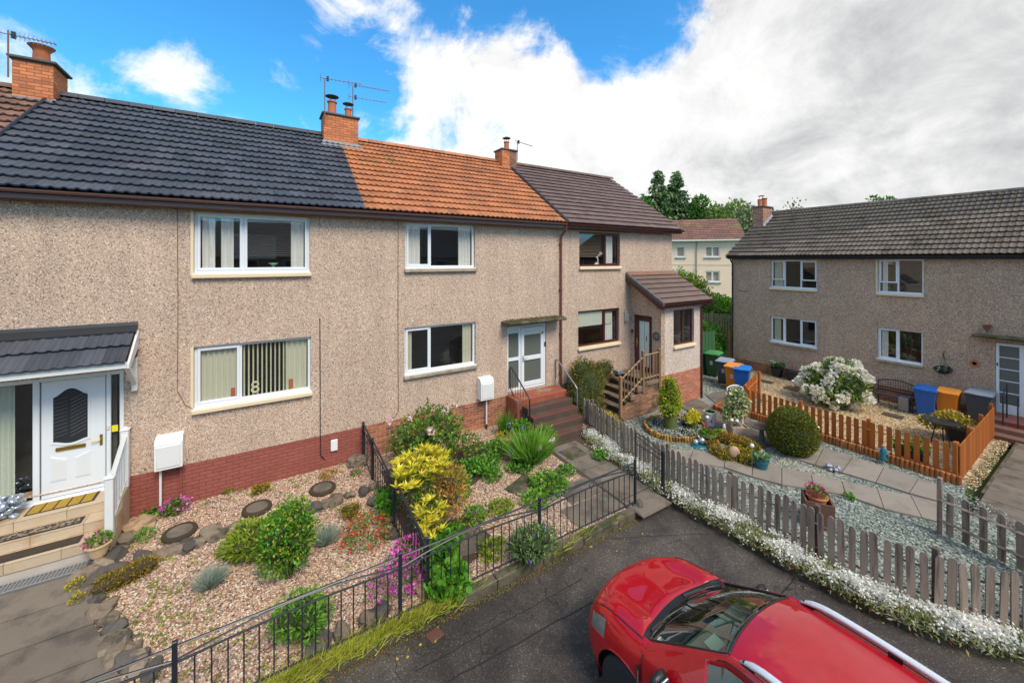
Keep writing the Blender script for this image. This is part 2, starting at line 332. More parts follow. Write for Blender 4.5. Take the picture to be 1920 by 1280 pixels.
def in_poly(P, poly):
    x, y = P[:, 0], P[:, 1]; c = np.zeros(len(P), bool); n = len(poly)
    for i in range(n):
        x1, y1 = poly[i]; x2, y2 = poly[(i + 1) % n]
        c ^= ((y1 > y) != (y2 > y)) & (x < (x2 - x1) * (y - y1) / ((y2 - y1) if y2 != y1 else 1e-9) + x1)
    return c
def poly_pts(poly, n, holes=()):
    a = np.array(poly); lo = a.min(0); hi = a.max(0); P = lo + RNG.random((int(n), 2)) * (hi - lo); k = in_poly(P, poly)
    for h in holes: k &= ~in_poly(P, h)
    return P[k]
def pebbles(name, poly, dens, size, m, zf, holes=(), parent=None, label=None, flat=.55, kind='stuff', cat=None):
    a = np.array(poly); ar = np.prod(a.max(0) - a.min(0)); P = poly_pts(poly, ar * dens, holes); n = len(P)
    z = np.array([zf(x, y) for x, y in P]) if callable(zf) else np.full(n, zf)
    f_ = np.sin(P[:, 0] * 2.1 + 1.3 * np.sin(P[:, 1] * 1.7)) * np.cos(P[:, 1] * 2.6 + np.sin(P[:, 0] * 3.1)) + .4 * np.sin(P[:, 0] * 7.3 + P[:, 1] * 5.1); kp = RNG.random(n) < np.clip(.72 + .5 * f_, .35, 1); P = P[kp]; z = z[kp]; n = len(P)
    s = size * (.55 + .9 * RNG.random(n)); Rm = rand_rot(n) * s[:, None, None]; Rm[:, 2, :] *= flat
    o = scatter(name, OCTA[0], OCTA[1], Rm, np.c_[P, z + s * .12], m, parent, kind=kind)
    if parent is None: tag(o, label, cat or 'gravel')
    return o
def shell_pts(lobes, n, depth=.35, rough=.12, zmin=None):
    """points spread through the outer part of a set of ellipsoid lobes, with their outward directions"""
    L_ = np.array(lobes, float); wgt = (L_[:, 3] * L_[:, 4] + L_[:, 4] * L_[:, 5]); wgt /= wgt.sum(); k = RNG.choice(len(L_), n, p=wgt); d = RNG.normal(size=(n, 3)); d /= np.linalg.norm(d, axis=1, keepdims=True)
    rr = 1 - depth * RNG.random(n) ** 1.6 + rough * (np.sin(d[:, 0] * 7 + k) * np.cos(d[:, 2] * 6 + k * 2) + RNG.normal(size=n) * .4); P = L_[k, :3] + d * L_[k, 3:6] * rr[:, None]
    inside = np.zeros(n, bool)
    for i in range(len(L_)): inside |= (np.arange(len(L_))[k] != i) & ((((P - L_[i, :3]) / L_[i, 3:6]) ** 2).sum(1) < .45)
    ok = ~inside
    if zmin is not None: ok &= P[:, 2] > zmin
    return P[ok], d[ok]
def leaves(name, lobes, n, size, m, parent, leaf=LEAF, depth=.35, rough=.12, zmin=None, up=.35, rnd=.8, kind=None, tint=None, sv=.5):
    P, d = shell_pts(lobes, n, depth, rough, zmin); y = d + RNG.normal(size=d.shape) * rnd + np.array((0, 0, up)); Rm = frames(y) * (size * (1 - sv / 2 + sv * RNG.random(len(P))))[:, None, None]
    return scatter(name, leaf[0], leaf[1], Rm, P, m, parent, tint=tint, kind=kind)
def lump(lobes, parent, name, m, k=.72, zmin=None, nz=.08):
    """added dark solid core that keeps a shrub from being see-through"""
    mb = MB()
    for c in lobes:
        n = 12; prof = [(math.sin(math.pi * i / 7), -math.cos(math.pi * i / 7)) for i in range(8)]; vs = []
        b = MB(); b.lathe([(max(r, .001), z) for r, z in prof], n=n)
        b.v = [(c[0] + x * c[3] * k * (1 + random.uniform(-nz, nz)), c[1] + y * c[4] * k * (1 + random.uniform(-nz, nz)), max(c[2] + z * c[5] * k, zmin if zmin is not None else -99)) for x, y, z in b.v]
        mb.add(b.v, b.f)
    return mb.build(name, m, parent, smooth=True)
# ================================================================== ground, road and far land
def struct(mb, name, m, parent=None, label=None):
    o = mb.build(name, m, parent)
    if parent is None: o['kind'] = 'structure'
    return o
RZ = -.36
# asphalt: dark, fine aggregate, patches and hairline cracks
m, N, L, b, o = new_mat('asphalt'); p = pos(N)
v = voronoi(N, L, p, 95); s = N.new('ShaderNodeSeparateColor'); L.new(v.outputs['Color'], s.inputs[0])
c = ramp(N, L, s.outputs[0], ((0, (.060, .050, .043)), (.4, (.080, .068, .058)), (.75, (.110, .094, .082)), (.965, (.25, .22, .19))), 'CONSTANT')
big = noise(N, L, p, .9, 7, .62, .6); k = ramp(N, L, big, ((.36, (.45, .43, .43)), (.50, (.85, .83, .82)), (.66, (1.35, 1.3, 1.25)))); c = mixc(N, L, 1.0, c, k, 'MULTIPLY')
wv = voronoi(N, L, p, 1.1); wv.feature = 'DISTANCE_TO_EDGE'
wob = N.new('ShaderNodeVectorMath'); wob.operation = 'ADD'; nz = N.new('ShaderNodeTexNoise'); nz.inputs['Scale'].default_value = 3; nz.inputs['Detail'].default_value = 6; L.new(p, nz.inputs['Vector'])
L.new(p, wob.inputs[0]); L.new(vmul(N, L, nz.outputs['Color'], .35), wob.inputs[1]); L.new(wob.outputs[0], wv.inputs['Vector'])
cr = ramp(N, L, wv.outputs['Distance'], ((.0, (.25, .25, .25)), (.009, (1, 1, 1)))); rgt = ramp(N, L, noise(N, L, p, .5, 2), ((.5, (0, 0, 0)), (.56, (1, 1, 1)))); cr = mixc(N, L, rgt, (1., 1., 1.), cr)
c = mixc(N, L, 1.0, c, cr, 'MULTIPLY'); L.new(c, b.inputs['Base Color']); b.inputs['Roughness'].default_value = .78; bump(N, L, b, v.outputs['Distance'], .5, .008)
pm('earth', (.10, .085, .06), .95, .3, 3, 30, .25, .5); pm('grass_ground', (.075, .13, .03), .95, .3, 1, 20, .25, .3)
pm('concrete', (.33, .285, .235), .9, .2, 2, 50, .14, .3, second=((.17, .15, .12), 2.2, .46, .66)); pm('kerb_stone', (.14, .115, .085), .9, .3, 3, 50, .25, .5, second=((.045, .05, .018), 3, .44, .60))
pm('slab_brown', (.19, .155, .12), .9, .2, 2.5, 60, .2, .35, rv=.12, second=((.11, .092, .075), 2.4, .48, .64)); pm('slab_pale', (.29, .245, .20), .9, .15, 2, 60, .18, .3, rv=.1, second=((.22, .18, .14), 2.2, .5, .68))
pm('moss', (.12, .15, .025), .95, .3, 5, 60, .25, .5)

mb = MB(); n = 24
mb.quad((-700, -500, -.62), (900, -500, -.62), (900, 900, -.62), (-700, 900, -.62)); struct(mb, 'ground', 'grass_ground')
KR_ = [(7.5, -4.5), (7.5, -5.3), (7.56, -6.2), (7.58, -7.1), (7.66, -7.9), (7.81, -8.5), (8.06, -9.0), (8.56, -9.46), (9.66, -10.24), (12, -11.4), (30, -13.4), (44, -14)]
struct(MB().prism([(-40, -24), (44, -24)] + KR_[::-1] + [(-40, -4.5)], -.6, RZ), 'road', 'asphalt')
KR = [(7.46, -4.72), (7.42, -5.3), (7.50, -6.2), (7.52, -7.1), (7.60, -7.9), (7.75, -8.5), (8.0, -9.0), (8.5, -9.5), (9.6, -10.3), (12, -11.5), (30, -13.5)]
FL = [(8.2, -1.3), (7.95, -2.5), (7.80, -4.1), (7.82, -5.6), (7.95, -6.6), (7.99, -7.6), (8.12, -8.4), (8.42, -9.0), (8.95, -9.5), (10.1, -10.3), (12.3, -11.1)]

for k, (a_, b_) in enumerate((((800, 1300), (1110, 1128)), ((780, 1258), (1090, 1085)), ((1460, 1120), (1492, 1082)), ((1120, 1010), (1330, 1000)))):
    p_, q_ = G(*a_, RZ), G(*b_, RZ); d_ = (q_ - p_) / np.linalg.norm(q_ - p_); n_ = np.array((-d_[1], d_[0], 0)) * (.012, .007, .01, .006)[k]; pts = [p_ + (q_ - p_) * t / 12 + n_ * random.uniform(-1.2, 1.2) for t in range(13)]; pts = [(*p[:2], RZ + .004) for p in pts]
    MB().add([(x - n_[0], y - n_[1], z) for x, y, z in pts] + [(x + n_[0], y + n_[1], z) for x, y, z in pts], [(i, i + 1, 14 + i, 13 + i) for i in range(12)]).build('tar_joint', 'deck', bpy.data.objects['road'])
# ================================================================== house pieces
def wall(F, parent, u0, u1, z0, z1, openings, m, th=.26, name='wall', topf=None, label=None):
    """rendered wall with real openings and their reveals"""
    us = sorted({u0, u1} | {o[0] for o in openings} | {o[1] for o in openings}); zs = sorted({z0, z1} | {o[2] for o in openings} | {o[3] for o in openings})
    mb = MB(F)
    for i in range(len(us) - 1):
        for j in range(len(zs) - 1):
            a, b, c, d = us[i], us[i + 1], zs[j], zs[j + 1]
            if any(o[0] <= a and b <= o[1] and o[2] <= c and d <= o[3] for o in openings): continue
            mb.quad((a, 0, c), (a, 0, d), (b, 0, d), (b, 0, c))
            mb.quad((a, -th, c), (b, -th, c), (b, -th, d), (a, -th, d))
    for a, b, c, d in openings:
        mb.quad((a, 0, c), (a, -th, c), (a, -th, d), (a, 0, d)); mb.quad((b, 0, c), (b, 0, d), (b, -th, d), (b, -th, c))
        mb.quad((a, 0, d), (a, -th, d), (b, -th, d), (b, 0, d)); mb.quad((a, 0, c), (b, 0, c), (b, -th, c), (a, -th, c))
    mb.quad((u0, 0, z0), (u0, -th, z0), (u0, -th, z1), (u0, 0, z1)); mb.quad((u1, 0, z0), (u1, 0, z1), (u1, -th, z1), (u1, -th, z0))
    mb.quad((u0, 0, z0), (u1, 0, z0), (u1, -th, z0), (u0, -th, z0)); mb.quad((u0, 0, z1), (u0, -th, z1), (u1, -th, z1), (u1, 0, z1))
    return mb.build(name, m, parent, label=label)
BRK = {}
def brick_mesh(m, l=.215, h=.065, t=.03, k=.004):
    key = (m, l, h, t)
    if key not in BRK: BRK[key] = MB().cbox(0, l, 0, t, 0, h, k).mesh('brick', m)
    return BRK[key]
def bricks(parent, F, u0, u1, z0, z1, m, proud=.004, pitch=.225, ph=.075, skip=None, limit=300):
    """single bricks laid in half bond, standing proud of the mortar"""
    me = brick_mesh(m, pitch - .011, ph - .011); rows = int(round((z1 - z0) / ph)); cnt = 0
    for r in range(rows):
        off = (r % 2) * pitch / 2; u = u0 - off
        while u < u1 - .01:
            a, b = max(u, u0), min(u + pitch - .011, u1)
            if b - a > .03 and not (skip and skip((a + b) / 2, z0 + r * ph)):
                p = F(a, proud + random.uniform(-.0015, .0015), z0 + r * ph + .005); cnt += 1
                if cnt <= limit: place('brick', me, parent, p, (0, 0, F.rz), ((b - a) / (pitch - .011), 1, 1))
            u += pitch
    return cnt
def curtain(F, parent, u0, u1, z0, z1, d, m, waves=6, amp=.03, name='curtain'):
    mb = MB(F); n = waves * 6; vs = []; fs = []
    for i in range(n + 1):
        u = u0 + (u1 - u0) * i / n; dd = d + amp * math.sin(i / 6 * 2 * math.pi) + random.uniform(-.004, .004); vs += [(u, dd, z0), (u + random.uniform(-.004, .004), dd * 1.0, z1)]
    fs = [(2 * i, 2 * i + 1, 2 * i + 3, 2 * i + 2) for i in range(n)]; mb.add(vs, fs); return mb.build(name, m, parent, smooth=True)
def window(house, F, u0, u1, z0, z1, panes, fm='upvc_white', sillm='paint_cream', sill_h=.09, head=None, jamb=None, dark='room', curtains=(), fr=.06, depth=.09, label=None, rdepth=2.2, sill_over=.03, sill_d=.09):
    """panes: (fraction0, fraction1, opening sash?, transom height fraction or None)"""
    g = MB(F); db, df = -depth - .05, -depth + .02
    sz = z0 + sill_h; g.cbox(u0, u0 + fr, db, df, sz, z1, .006); g.cbox(u1 - fr, u1, db, df, sz, z1, .006); g.cbox(u0 + fr, u1 - fr, db, df, z1 - fr, z1, .006); g.cbox(u0 + fr, u1 - fr, db, df + .004, sz, sz + fr + .02, .006)
    iu0, iu1 = u0 + fr, u1 - fr; zb, zt = sz + fr + .02, z1 - fr; W = iu1 - iu0
    for k, p in enumerate(panes):
        if k: x = iu0 + p[0] * W; g.box(x - .025, x + .025, db, df - .003, zb, zt)
    wo = g.build('window', fm, house, label=label)
    for k, (a, b, sash, tr) in enumerate(panes):
        x0 = iu0 + a * W + (.025 if k else 0); x1 = iu0 + b * W - (.025 if k < len(panes) - 1 else 0); q = zb, zt
        if sash:
            e = .055; t = MB(F); X0, X1, Z0, Z1 = x0 - .012, x1 + .012, q[0] - .012, q[1] + .012; d0, d1 = df - .01, df + .022
            zz0 = Z0 + ((Z1 - Z0) * tr if tr else 0)
            t.cbox(X0, X0 + e, d0, d1, zz0, Z1, .008); t.cbox(X1 - e, X1, d0, d1, zz0, Z1, .008); t.cbox(X0 + e, X1 - e, d0, d1, Z1 - e, Z1, .008); t.cbox(X0 + e, X1 - e, d0, d1, zz0, zz0 + e, .008)
            t.build('sash', fm, wo); x0 += e - .012; x1 -= e - .012; q = zz0 + e, zt - e + .012
            if tr: MB(F).box(x0 - .03, x1 + .03, -depth - .012, -depth - .004, zb, zz0).build('pane', 'glass', wo)
        MB(F).box(x0 - .004, x1 + .004, -depth - .012, -depth - .004, q[0] - .004, q[1] + .004).build('pane', 'glass', wo)
    if sill_h: MB(F).cbox(u0 - sill_over, u1 + sill_over, -.10, sill_d, z0, sz - .004, .012).build('sill', sillm, wo)
    if sillm == 'paint_cream' or sill_h: MB(F).box(u0 - .01, u1 + .01, -.07, sill_d - .03, sz - .003, sz + .02).build('cill_trim', fm if fm == 'upvc_white' else sillm, wo)
    if head: MB(F).box(u0 - .03, u1 + .03, -.03, .012, z1 + .002, z1 + head).build('head_board', 'timber_head', wo)
    if jamb: MB(F).box(u0 - .05, u0 - .002, -.03, .01, sz - .05, z1 + (head or 0) - .004).build('jamb_board', jamb, wo)
    rm = MB(F); a, b, c, d = u0 - .5, u1 + .5, z0 - .8, z1 + .25; e, f = -.262, -.262 - rdepth
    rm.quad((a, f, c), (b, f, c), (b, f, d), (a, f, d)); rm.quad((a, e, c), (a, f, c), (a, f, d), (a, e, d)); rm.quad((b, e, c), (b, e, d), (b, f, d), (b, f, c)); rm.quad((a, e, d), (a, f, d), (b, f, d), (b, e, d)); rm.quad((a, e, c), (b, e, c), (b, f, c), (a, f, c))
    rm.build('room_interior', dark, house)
    for cu in curtains:
        kind, a, b, c, d = cu[:5]; mm = cu[5]; x0, x1 = iu0 + a * W, iu0 + b * W; q0, q1 = zb + c * (zt - zb) - .03, zb + d * (zt - zb) + .03
        if kind == 'c': curtain(F, wo, x0, x1, q0, q1, -.15, mm, max(2, int((x1 - x0) / .09)), .022)
        elif kind == 'b': MB(F).box(x0, x1, -.125, -.12, q0, q1).build('roller_blind', mm, wo)
        elif kind == 'h':                       # venetian slats
            t = MB(F); z = q0
            while z < q1: t.quad((x0, -.20, z), (x1, -.20, z), (x1, -.215, z + .02), (x0, -.215, z + .02)); z += .05
            t.build('venetian_blind', mm, wo)
        elif kind == 'v':                       # vertical slats seen nearly edge-on
            nn = cu[6]
            for i in range(nn):
                x = x0 + (x1 - x0) * (i + .5) / nn; MB(F).quad((x - .014, -.13, q0), (x + .014, -.16, q0), (x + .014, -.16, q1), (x - .014, -.13, q1)).build('blind_slat', mm, wo)
    return wo
TL = {}
def tile_mesh(kind, m, w=.31, l=.39, style='roll'):
    key = (kind, m, w, l)
    if key in TL: return TL[key]
    mb = MB(); xs = []
    if style == 'roll':
        for rr in (0, .5):
            for t, h in ((0, 0), (.04, .005), (.10, .021), (.17, .026), (.23, .017), (.28, .003), (.40, 0)): xs.append(((rr + t) * w, h))
        xs.append((w * .995, 0))
    else: xs = [(0, 0), (w * .47, 0), (w * .485, .006), (w * .5, .006), (w * .51, 0), (w * .985, 0), (w * .99, -.008)]
    n = len(xs); y0, y1 = 0, l; zb = .056
    vs = [(x, y0, h + zb) for x, h in xs] + [(x, y1, h * .5 + .003) for x, h in xs] + [(x, y0, h + zb - .030) for x, h in xs]
    fs = [(i, i + 1, n + i + 1, n + i) for i in range(n - 1)] + [(2 * n + i, 2 * n + i + 1, i + 1, i) for i in range(n - 1)] + [(0, n, 2 * n), (n - 1, 3 * n - 1, 2 * n - 1)]
    mb.add(vs, fs); TL[key] = mb.mesh('tile', m); return TL[key]
def roof_tiles(roof, m, origin, rz, u0, u1, slope_len, pitch, w=.31, rows=14, style='roll', limit=300, name='tile', skip=None, key=None, stag=False):
    """tiles laid course by course from the eave; local x runs along the eave, local y up the slope"""
    g = slope_len / rows; me = tile_mesh(name, m, w, g + .05, style); cx = Matrix.Rotation(rz, 3, 'Z'); n = int(round((u1 - u0) / w)); w2 = (u1 - u0) / n; items = []
    for r in range(rows):
        for i in range(n):
            if skip and skip(u0 + (i + .5) * w2, r * g): continue
            lx = u0 + i * w2 + (w2 / 2 if (stag and r % 2) else 0)
            if stag and r % 2 and i == n - 1: continue
            p = Vector(origin) + cx @ Vector((lx, math.cos(pitch) * r * g, math.sin(pitch) * r * g)); items.append((p, (Vector(p) - Vector(CP)).length))
    items.sort(key=lambda q: q[1]); rest = items[limit:]
    for p, dd in items[:limit]: place(name, me, roof, p, (pitch + random.uniform(-.006, .006), random.uniform(-.004, .004), rz), (w2 / w, 1, 1))
    if rest:
        bv = np.array([v.co[:] for v in me.vertices]); rot = np.array(Euler((pitch, 0, rz)).to_matrix()); fs = [list(q.vertices) for q in me.polygons]; fs = [q if len(q) == 4 else q + [q[-1]] for q in fs]
        tris = [t for q in me.polygons for t in ([(q.vertices[0], q.vertices[1], q.vertices[2]), (q.vertices[0], q.vertices[2], q.vertices[3])] if len(q.vertices) == 4 else [tuple(q.vertices)])]
        P = np.array([tuple(p) for p, _ in rest]); s_ = np.diag((w2 / w, 1, 1)); scatter('tile_field', bv, tris, np.repeat((rot @ s_)[None], len(P), 0), P, m, roof, kind='stuff')
def ridge_run(roof, m, a, b, r=.125, seg=.45, name='ridge_tile'):
    a, b = Vector(a), Vector(b); n = max(1, int(round((b - a).length / seg))); d = (b - a) / n; ang = math.atan2(d.y, d.x); l = d.length
    me = MB(); prof = [(math.cos(t) * r, math.sin(t) * r) for t in [math.pi * k / 8 for k in range(9)]]; inn = [(y * .8, z * .8) for y, z in prof][::-1]
    pr = prof + inn; q = len(pr); vs = [(0, y, z) for y, z in pr] + [(l - .01, y, z) for y, z in pr]; me.add(vs, [(i, q + i, q + i + 1, i + 1) for i in range(q - 1)] + [tuple(range(q)), tuple(reversed(range(q, 2 * q)))])
    mm = me.mesh(name, m)
    for i in range(n): place(name, mm, roof, a + d * i - Vector((0, 0, r * .55)), (0, 0, ang))
def gutter(F, parent, u0, u1, d, z, m, r=.055, gap=.95, fascia=True, fh=.16, brk=True):
    pts = [(d + r + r * math.cos(t), z - r + r * math.sin(t) + 0) for t in [math.pi + math.pi * k / 8 for k in range(9)]]; pts = [(p[0], p[1]) for p in pts]
    outer = [(d + r + r * math.cos(t), z + r * math.sin(t)) for t in [math.pi + math.pi * k / 8 for k in range(9)]]; inner = [(d + r + .85 * r * math.cos(t), z + .85 * r * math.sin(t)) for t in [2 * math.pi - math.pi * k / 8 for k in range(9)]]
    g = MB(F).extr(outer + inner, u0, u1).build('gutter', m, parent)
    if brk:
        u = math.ceil(u0 / gap) * gap + .01
        while u < u1:
            bb = MB(F); o2 = [(d + r + 1.14 * r * math.cos(t), z + 1.14 * r * math.sin(t)) for t in [math.pi + math.pi * k / 8 for k in range(9)]]; i2 = [(d + r + 1.0 * r * math.cos(t), z + 1.0 * r * math.sin(t)) for t in [2 * math.pi - math.pi * k / 8 for k in range(9)]]
            bb.extr(o2 + i2, u, u + .035).build('gutter_bracket', m, g); u += gap
    if fascia: MB(F).box(u0, u1, d - .025, d - .001, z - fh + .02, z + .03).build('fascia', m, parent); MB(F).box(u0, u1, .001, d - .026, z - fh + .01, z - fh + .028).build('soffit', m, parent)
    return g
def pitched_roof(house, F, u0, u1, z_e, d_e, d_r, z_r, m, deckm='deck', back=True, name='roof'):
    """closed roof deck under the tiles; d_e outwards eave, d_r (negative) ridge"""
    mb = MB(F); k = .07
    mb.extr([(d_e, z_e), (d_r, z_r), (2 * d_r - d_e, z_e), (2 * d_r - d_e, z_e - k), (d_r, z_r - .3), (d_e, z_e - k)], u0, u1)
    return mb.build(name, deckm, house)
POT = [(.135, 0), (.125, .03), (.115, .38), (.14, .40), (.14, .44), (.115, .44), (.105, .30)]
def chimney(roof_parent, x0, x1, y0, y1, zb, zt, bm, mort, capm='slab_dark', faces=('S',), pots=(), label=None, cap_over=.05, split=None, lead_h=None):
    c = MB().box(x0, x1, y0, y1, zb, zt).build('chimney', mort, roof_parent, label=label)
    if 'S' in faces:
        if split: bricks(c, FTy(y0), x0 - .001, split, zb + .1, zt, bm, .003); bricks(c, FTy(y0), split + .005, x1, zb + .1, zt, 'brick_brown', .003)
        else: bricks(c, FTy(y0), x0 - .004, x1 + .004, zb + .1, zt, bm, .003)
    if 'E' in faces: bricks(c, FXp(x1), y0 - .004, y1, zb + .1, zt, bm, .003)
    if 'W' in faces: bricks(c, FXn(x0), -y1, -y0 + .004, zb + .1, zt, bm, .003)
    o = cap_over; MB().cbox(x0 - o, x1 + o, y0 - o, y1 + o, zt, zt + .06, .012).build('capstone', capm, c)
    for (px, py, s, h, cowl) in pots:
        t = MB().lathe([(r * s, z * h) for r, z in POT], (px, py, zt + .06), 18).build('chimney_pot', 'terracotta', c, smooth=False); smooth_by_angle(t)
    return c
def aerial(name, label, base, hgt, booms, group=None):
    t = thing(name, label, 'tv aerial', base, group=group); b = Vector(base); top = b + Vector((0, 0, hgt))
    MB().tube([b, top], .016, 8).build('mast', 'rust_metal', t)
    for (dz, dx, dy, l, n, el, both) in booms:
        d = Vector((dx, dy, 0)).normalized(); s = top + Vector((0, 0, dz)); side = Vector((-d.y, d.x, 0)); mbx = MB().tube([s - d * .12, s + d * l], .011, 6)
        for i in range(n):
            q = s + d * (l * (i + .6) / n)
            if both: q2 = Vector((0, 0, el)); mbx.tube([q - q2, q + q2], .005, 5)
            mbx.tube([q - side * el, q + side * el], .005, 5)
        mbx.build('boom', 'metal_grey', t); MB().box(s.x + d.x * .08 - .03, s.x + d.x * .08 + .03, s.y + d.y * .08 - .03, s.y + d.y * .08 + .03, s.z - .07, s.z + .07).build('dipole_box', 'black_plastic', t)
        r_ = MB(); 
        for k in (-.09, -.03, .03, .09): r_.tube([s - d * .12 + side * -.14 + Vector((0, 0, k)), s - d * .12 + side * .14 + Vector((0, 0, k))], .004, 4)
        r_.build('reflector', 'metal_grey', t)
    return t

# ================================================================== the terrace
EZ, ED = 6.09, .30                             # gutter line
YR, ZRG = 3.5, 8.80                            # ridge
PITCH = math.atan2(ZRG - (EZ + .03), YR + .34); SL = math.hypot(YR + .34, ZRG - EZ - .03)
def shell(h, x0, x1, m, lg=False, rg=False, back=7.0, top=5.93):
    MB().box(x0, x1, back - .25, back, -.3, top).build('rear_wall', m, h)
    for f, x in ((lg, x0), (rg, x1)):
        if f:
            xa, xb = (x, x + .25) if f is lg and x == x0 else (x - .25, x)
            g = MB(); P = [(.27, -.5), (back - .26, -.5), (back - .26, top), (YR, ZRG - .16), (.27, top)]; g.add([(xa, a, c) for a, c in P] + [(xb, a, c) for a, c in P], [tuple(range(5)), tuple(reversed(range(5, 10)))] + [(i, 5 + i, 5 + (i + 1) % 5, (i + 1) % 5) for i in range(5)]); g.build('gable_wall', m, h)
def terrace_roof(h, x0, x1, m, style='roll', w=.31, rows=14, rm=None, verge=False):
    rf = pitched_roof(h, FT, x0 + .002, x1 - .002, EZ - .01, .34, -YR, ZRG - .07, m)
    roof_tiles(rf, m, (0, -.36, EZ + .0), 0, x0, x1, SL + .02, PITCH, w, rows, style)
    ridge_run(rf, rm or m, (x0, YR, ZRG + .06), (x1, YR, ZRG + .06)); return rf

# --- left neighbour, only its roof corner and chimney show
h0 = thing('terraced_house', 'leftmost terraced house, only a corner of its brown tiled roof showing beside the dark roof', 'house', (-7.2, 0, 0))
wall(FT, h0, -10.2, -4.17, -.2, 5.93, [], 'dash_terrace'); shell(h0, -10.2, -4.17, 'dash_terrace', lg=True)
rf0 = pitched_roof(h0, FT, -10.2, -4.172, EZ - .01, .34, -YR, ZRG - .07, 'tile_left')
roof_tiles(rf0, 'tile_left', (0, -.36, EZ), 0, -7.58, -4.17, SL + .02, PITCH, .31, 14); ridge_run(rf0, 'tile_left', (-10.2, YR, ZRG + .06), (-4.17, YR, ZRG + .06))
gutter(FT, h0, -10.2, -4.17, ED, EZ - .02, 'gutter_brown')
c0 = chimney(rf0, -4.66, -4.04, 3.05, 3.85, 8.40, 9.36, 'brick_orange', 'mortar_dark', faces=('S', 'E'), label='brick stack with one wide flared pot', cap_over=.07)
t = MB().lathe([(.16, 0), (.15, .05), (.135, .28), (.15, .33), (.21, .40), (.225, .42), (.20, .43), (.12, .40), (.11, .2)], (-4.33, 3.4, 9.42), 24).build('chimney_pot', 'terracotta', c0); smooth_by_angle(t)
MB().box(-4.72, -3.98, 2.99, 3.048, 8.30, 8.52).build('lead_flashing', 'lead', c0); MB().box(-4.036, -3.98, 2.99, 3.86, 8.30, 8.56).build('lead_flashing', 'lead', c0)
aerial('tv_aerial', 'TV aerial with long boom on the leftmost chimney, above the flared pot', (-4.70, 3.0, 8.9), 1.02, [(-.08, 1, .05, .72, 11, .10, True)])

# --- house with the dark roof
h1 = thing('terraced_house', 'terraced house with dark slate-coloured roof, white panelled front door and figure 8 in the window', 'house', (-1, 0, 0))
OP1 = [(-1.165, .945, 4.52, 5.88), (-1.165, .965, 1.78, 3.13), (-3.92, -2.20, .80, 2.83)]
wall(FT, h1, -4.165, 2.10, .79, 5.93, OP1, 'dash_terrace'); shell(h1, -4.165, 2.1, 'dash_terrace')
bb = MB(FT).box(-2.2, 2.10, -.27, -.012, -.12, .788).build('brick_base', 'mortar_painted', h1, label='brick base painted dull red')
bricks(bb, FT, -2.2, 2.10, -.11, .788, 'brick_painted', -.002, ph=.0748)
rf1 = terrace_roof(h1, -4.17, 2.10, 'tile_slate')
gutter(FT, h1, -4.17, 2.10, ED, EZ - .02, 'gutter_brown')
MB().tube([(-4.17, -.38, EZ + .05), (-4.17, YR, ZRG + .06)], .035, 6).build('verge_strip', 'metal_black', rf1)
c1 = chimney(rf1, 1.60, 2.60, 3.05, 3.70, 8.34, 9.36, 'brick_orange', 'mortar_dark', faces=('S', 'W'), pots=((1.88, 3.38, 1.05, 1.05, 1), (2.36, 3.4, .85, .75, 1)))
MB().add([(1.5, 2.86, 8.36), (2.75, 2.86, 8.36), (2.62, 3.04, 8.56), (1.58, 3.04, 8.56), (1.5, 2.84, 8.33), (2.75, 2.84, 8.33)], [(0, 1, 2, 3), (0, 4, 5, 1)]).build('lead_flashing', 'lead', c1)
MB().box(1.56, 2.66, 3.02, 3.046, 8.30, 8.50).build('lead_flashing', 'lead', c1)
for (x, y, z, r) in ((1.88, 3.38, 9.90, .20), (2.36, 3.4, 9.77, .17)):
    cw = MB(); 
    for a in (0, 2.1, 4.2): cw.tube([(x + .09 * math.cos(a), y + .09 * math.sin(a), z - .02), (x + .10 * math.cos(a), y + .10 * math.sin(a), z + .14)], .008, 5)
    cw.lathe([(r, 0), (r * .98, .012), (r * .5, .05), (.01, .065)], (x, y, z + .13), 20).build('chimney_cowl', 'slab_dark', c1)
aerial('tv_aerial', 'TV aerial with single short boom at the left edge of the twin-pot chimney', (1.62, 2.98, 9.1), 1.30, [(0, 1, -.15, 1.05, 9, .09, False)])
aerial('tv_aerial', 'TV aerial with two booms one above the other, right of the twin-pot chimney', (2.52, 3.5, 9.42), 1.15, [(.04, 1, -.12, 1.15, 14, .06, True), (-.36, 1, -.12, 1.05, 9, .08, False)])

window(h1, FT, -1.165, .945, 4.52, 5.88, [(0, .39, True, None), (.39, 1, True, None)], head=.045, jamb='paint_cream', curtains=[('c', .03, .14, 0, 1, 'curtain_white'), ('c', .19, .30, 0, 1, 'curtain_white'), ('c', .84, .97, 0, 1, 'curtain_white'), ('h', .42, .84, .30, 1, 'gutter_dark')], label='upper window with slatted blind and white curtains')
w1 = window(h1, FT, -1.165, .965, 1.78, 3.13, [(0, .36, True, None), (.36, 1, False, None)], jamb='paint_cream', curtains=[('c', .02, .35, 0, 1, 'curtain_cream'), ('v', .37, .78, 0, 1, 'blind_slat', 10), ('c', .78, .99, 0, 1, 'curtain_cream')], dark='room', label='lower window with vertical blind')
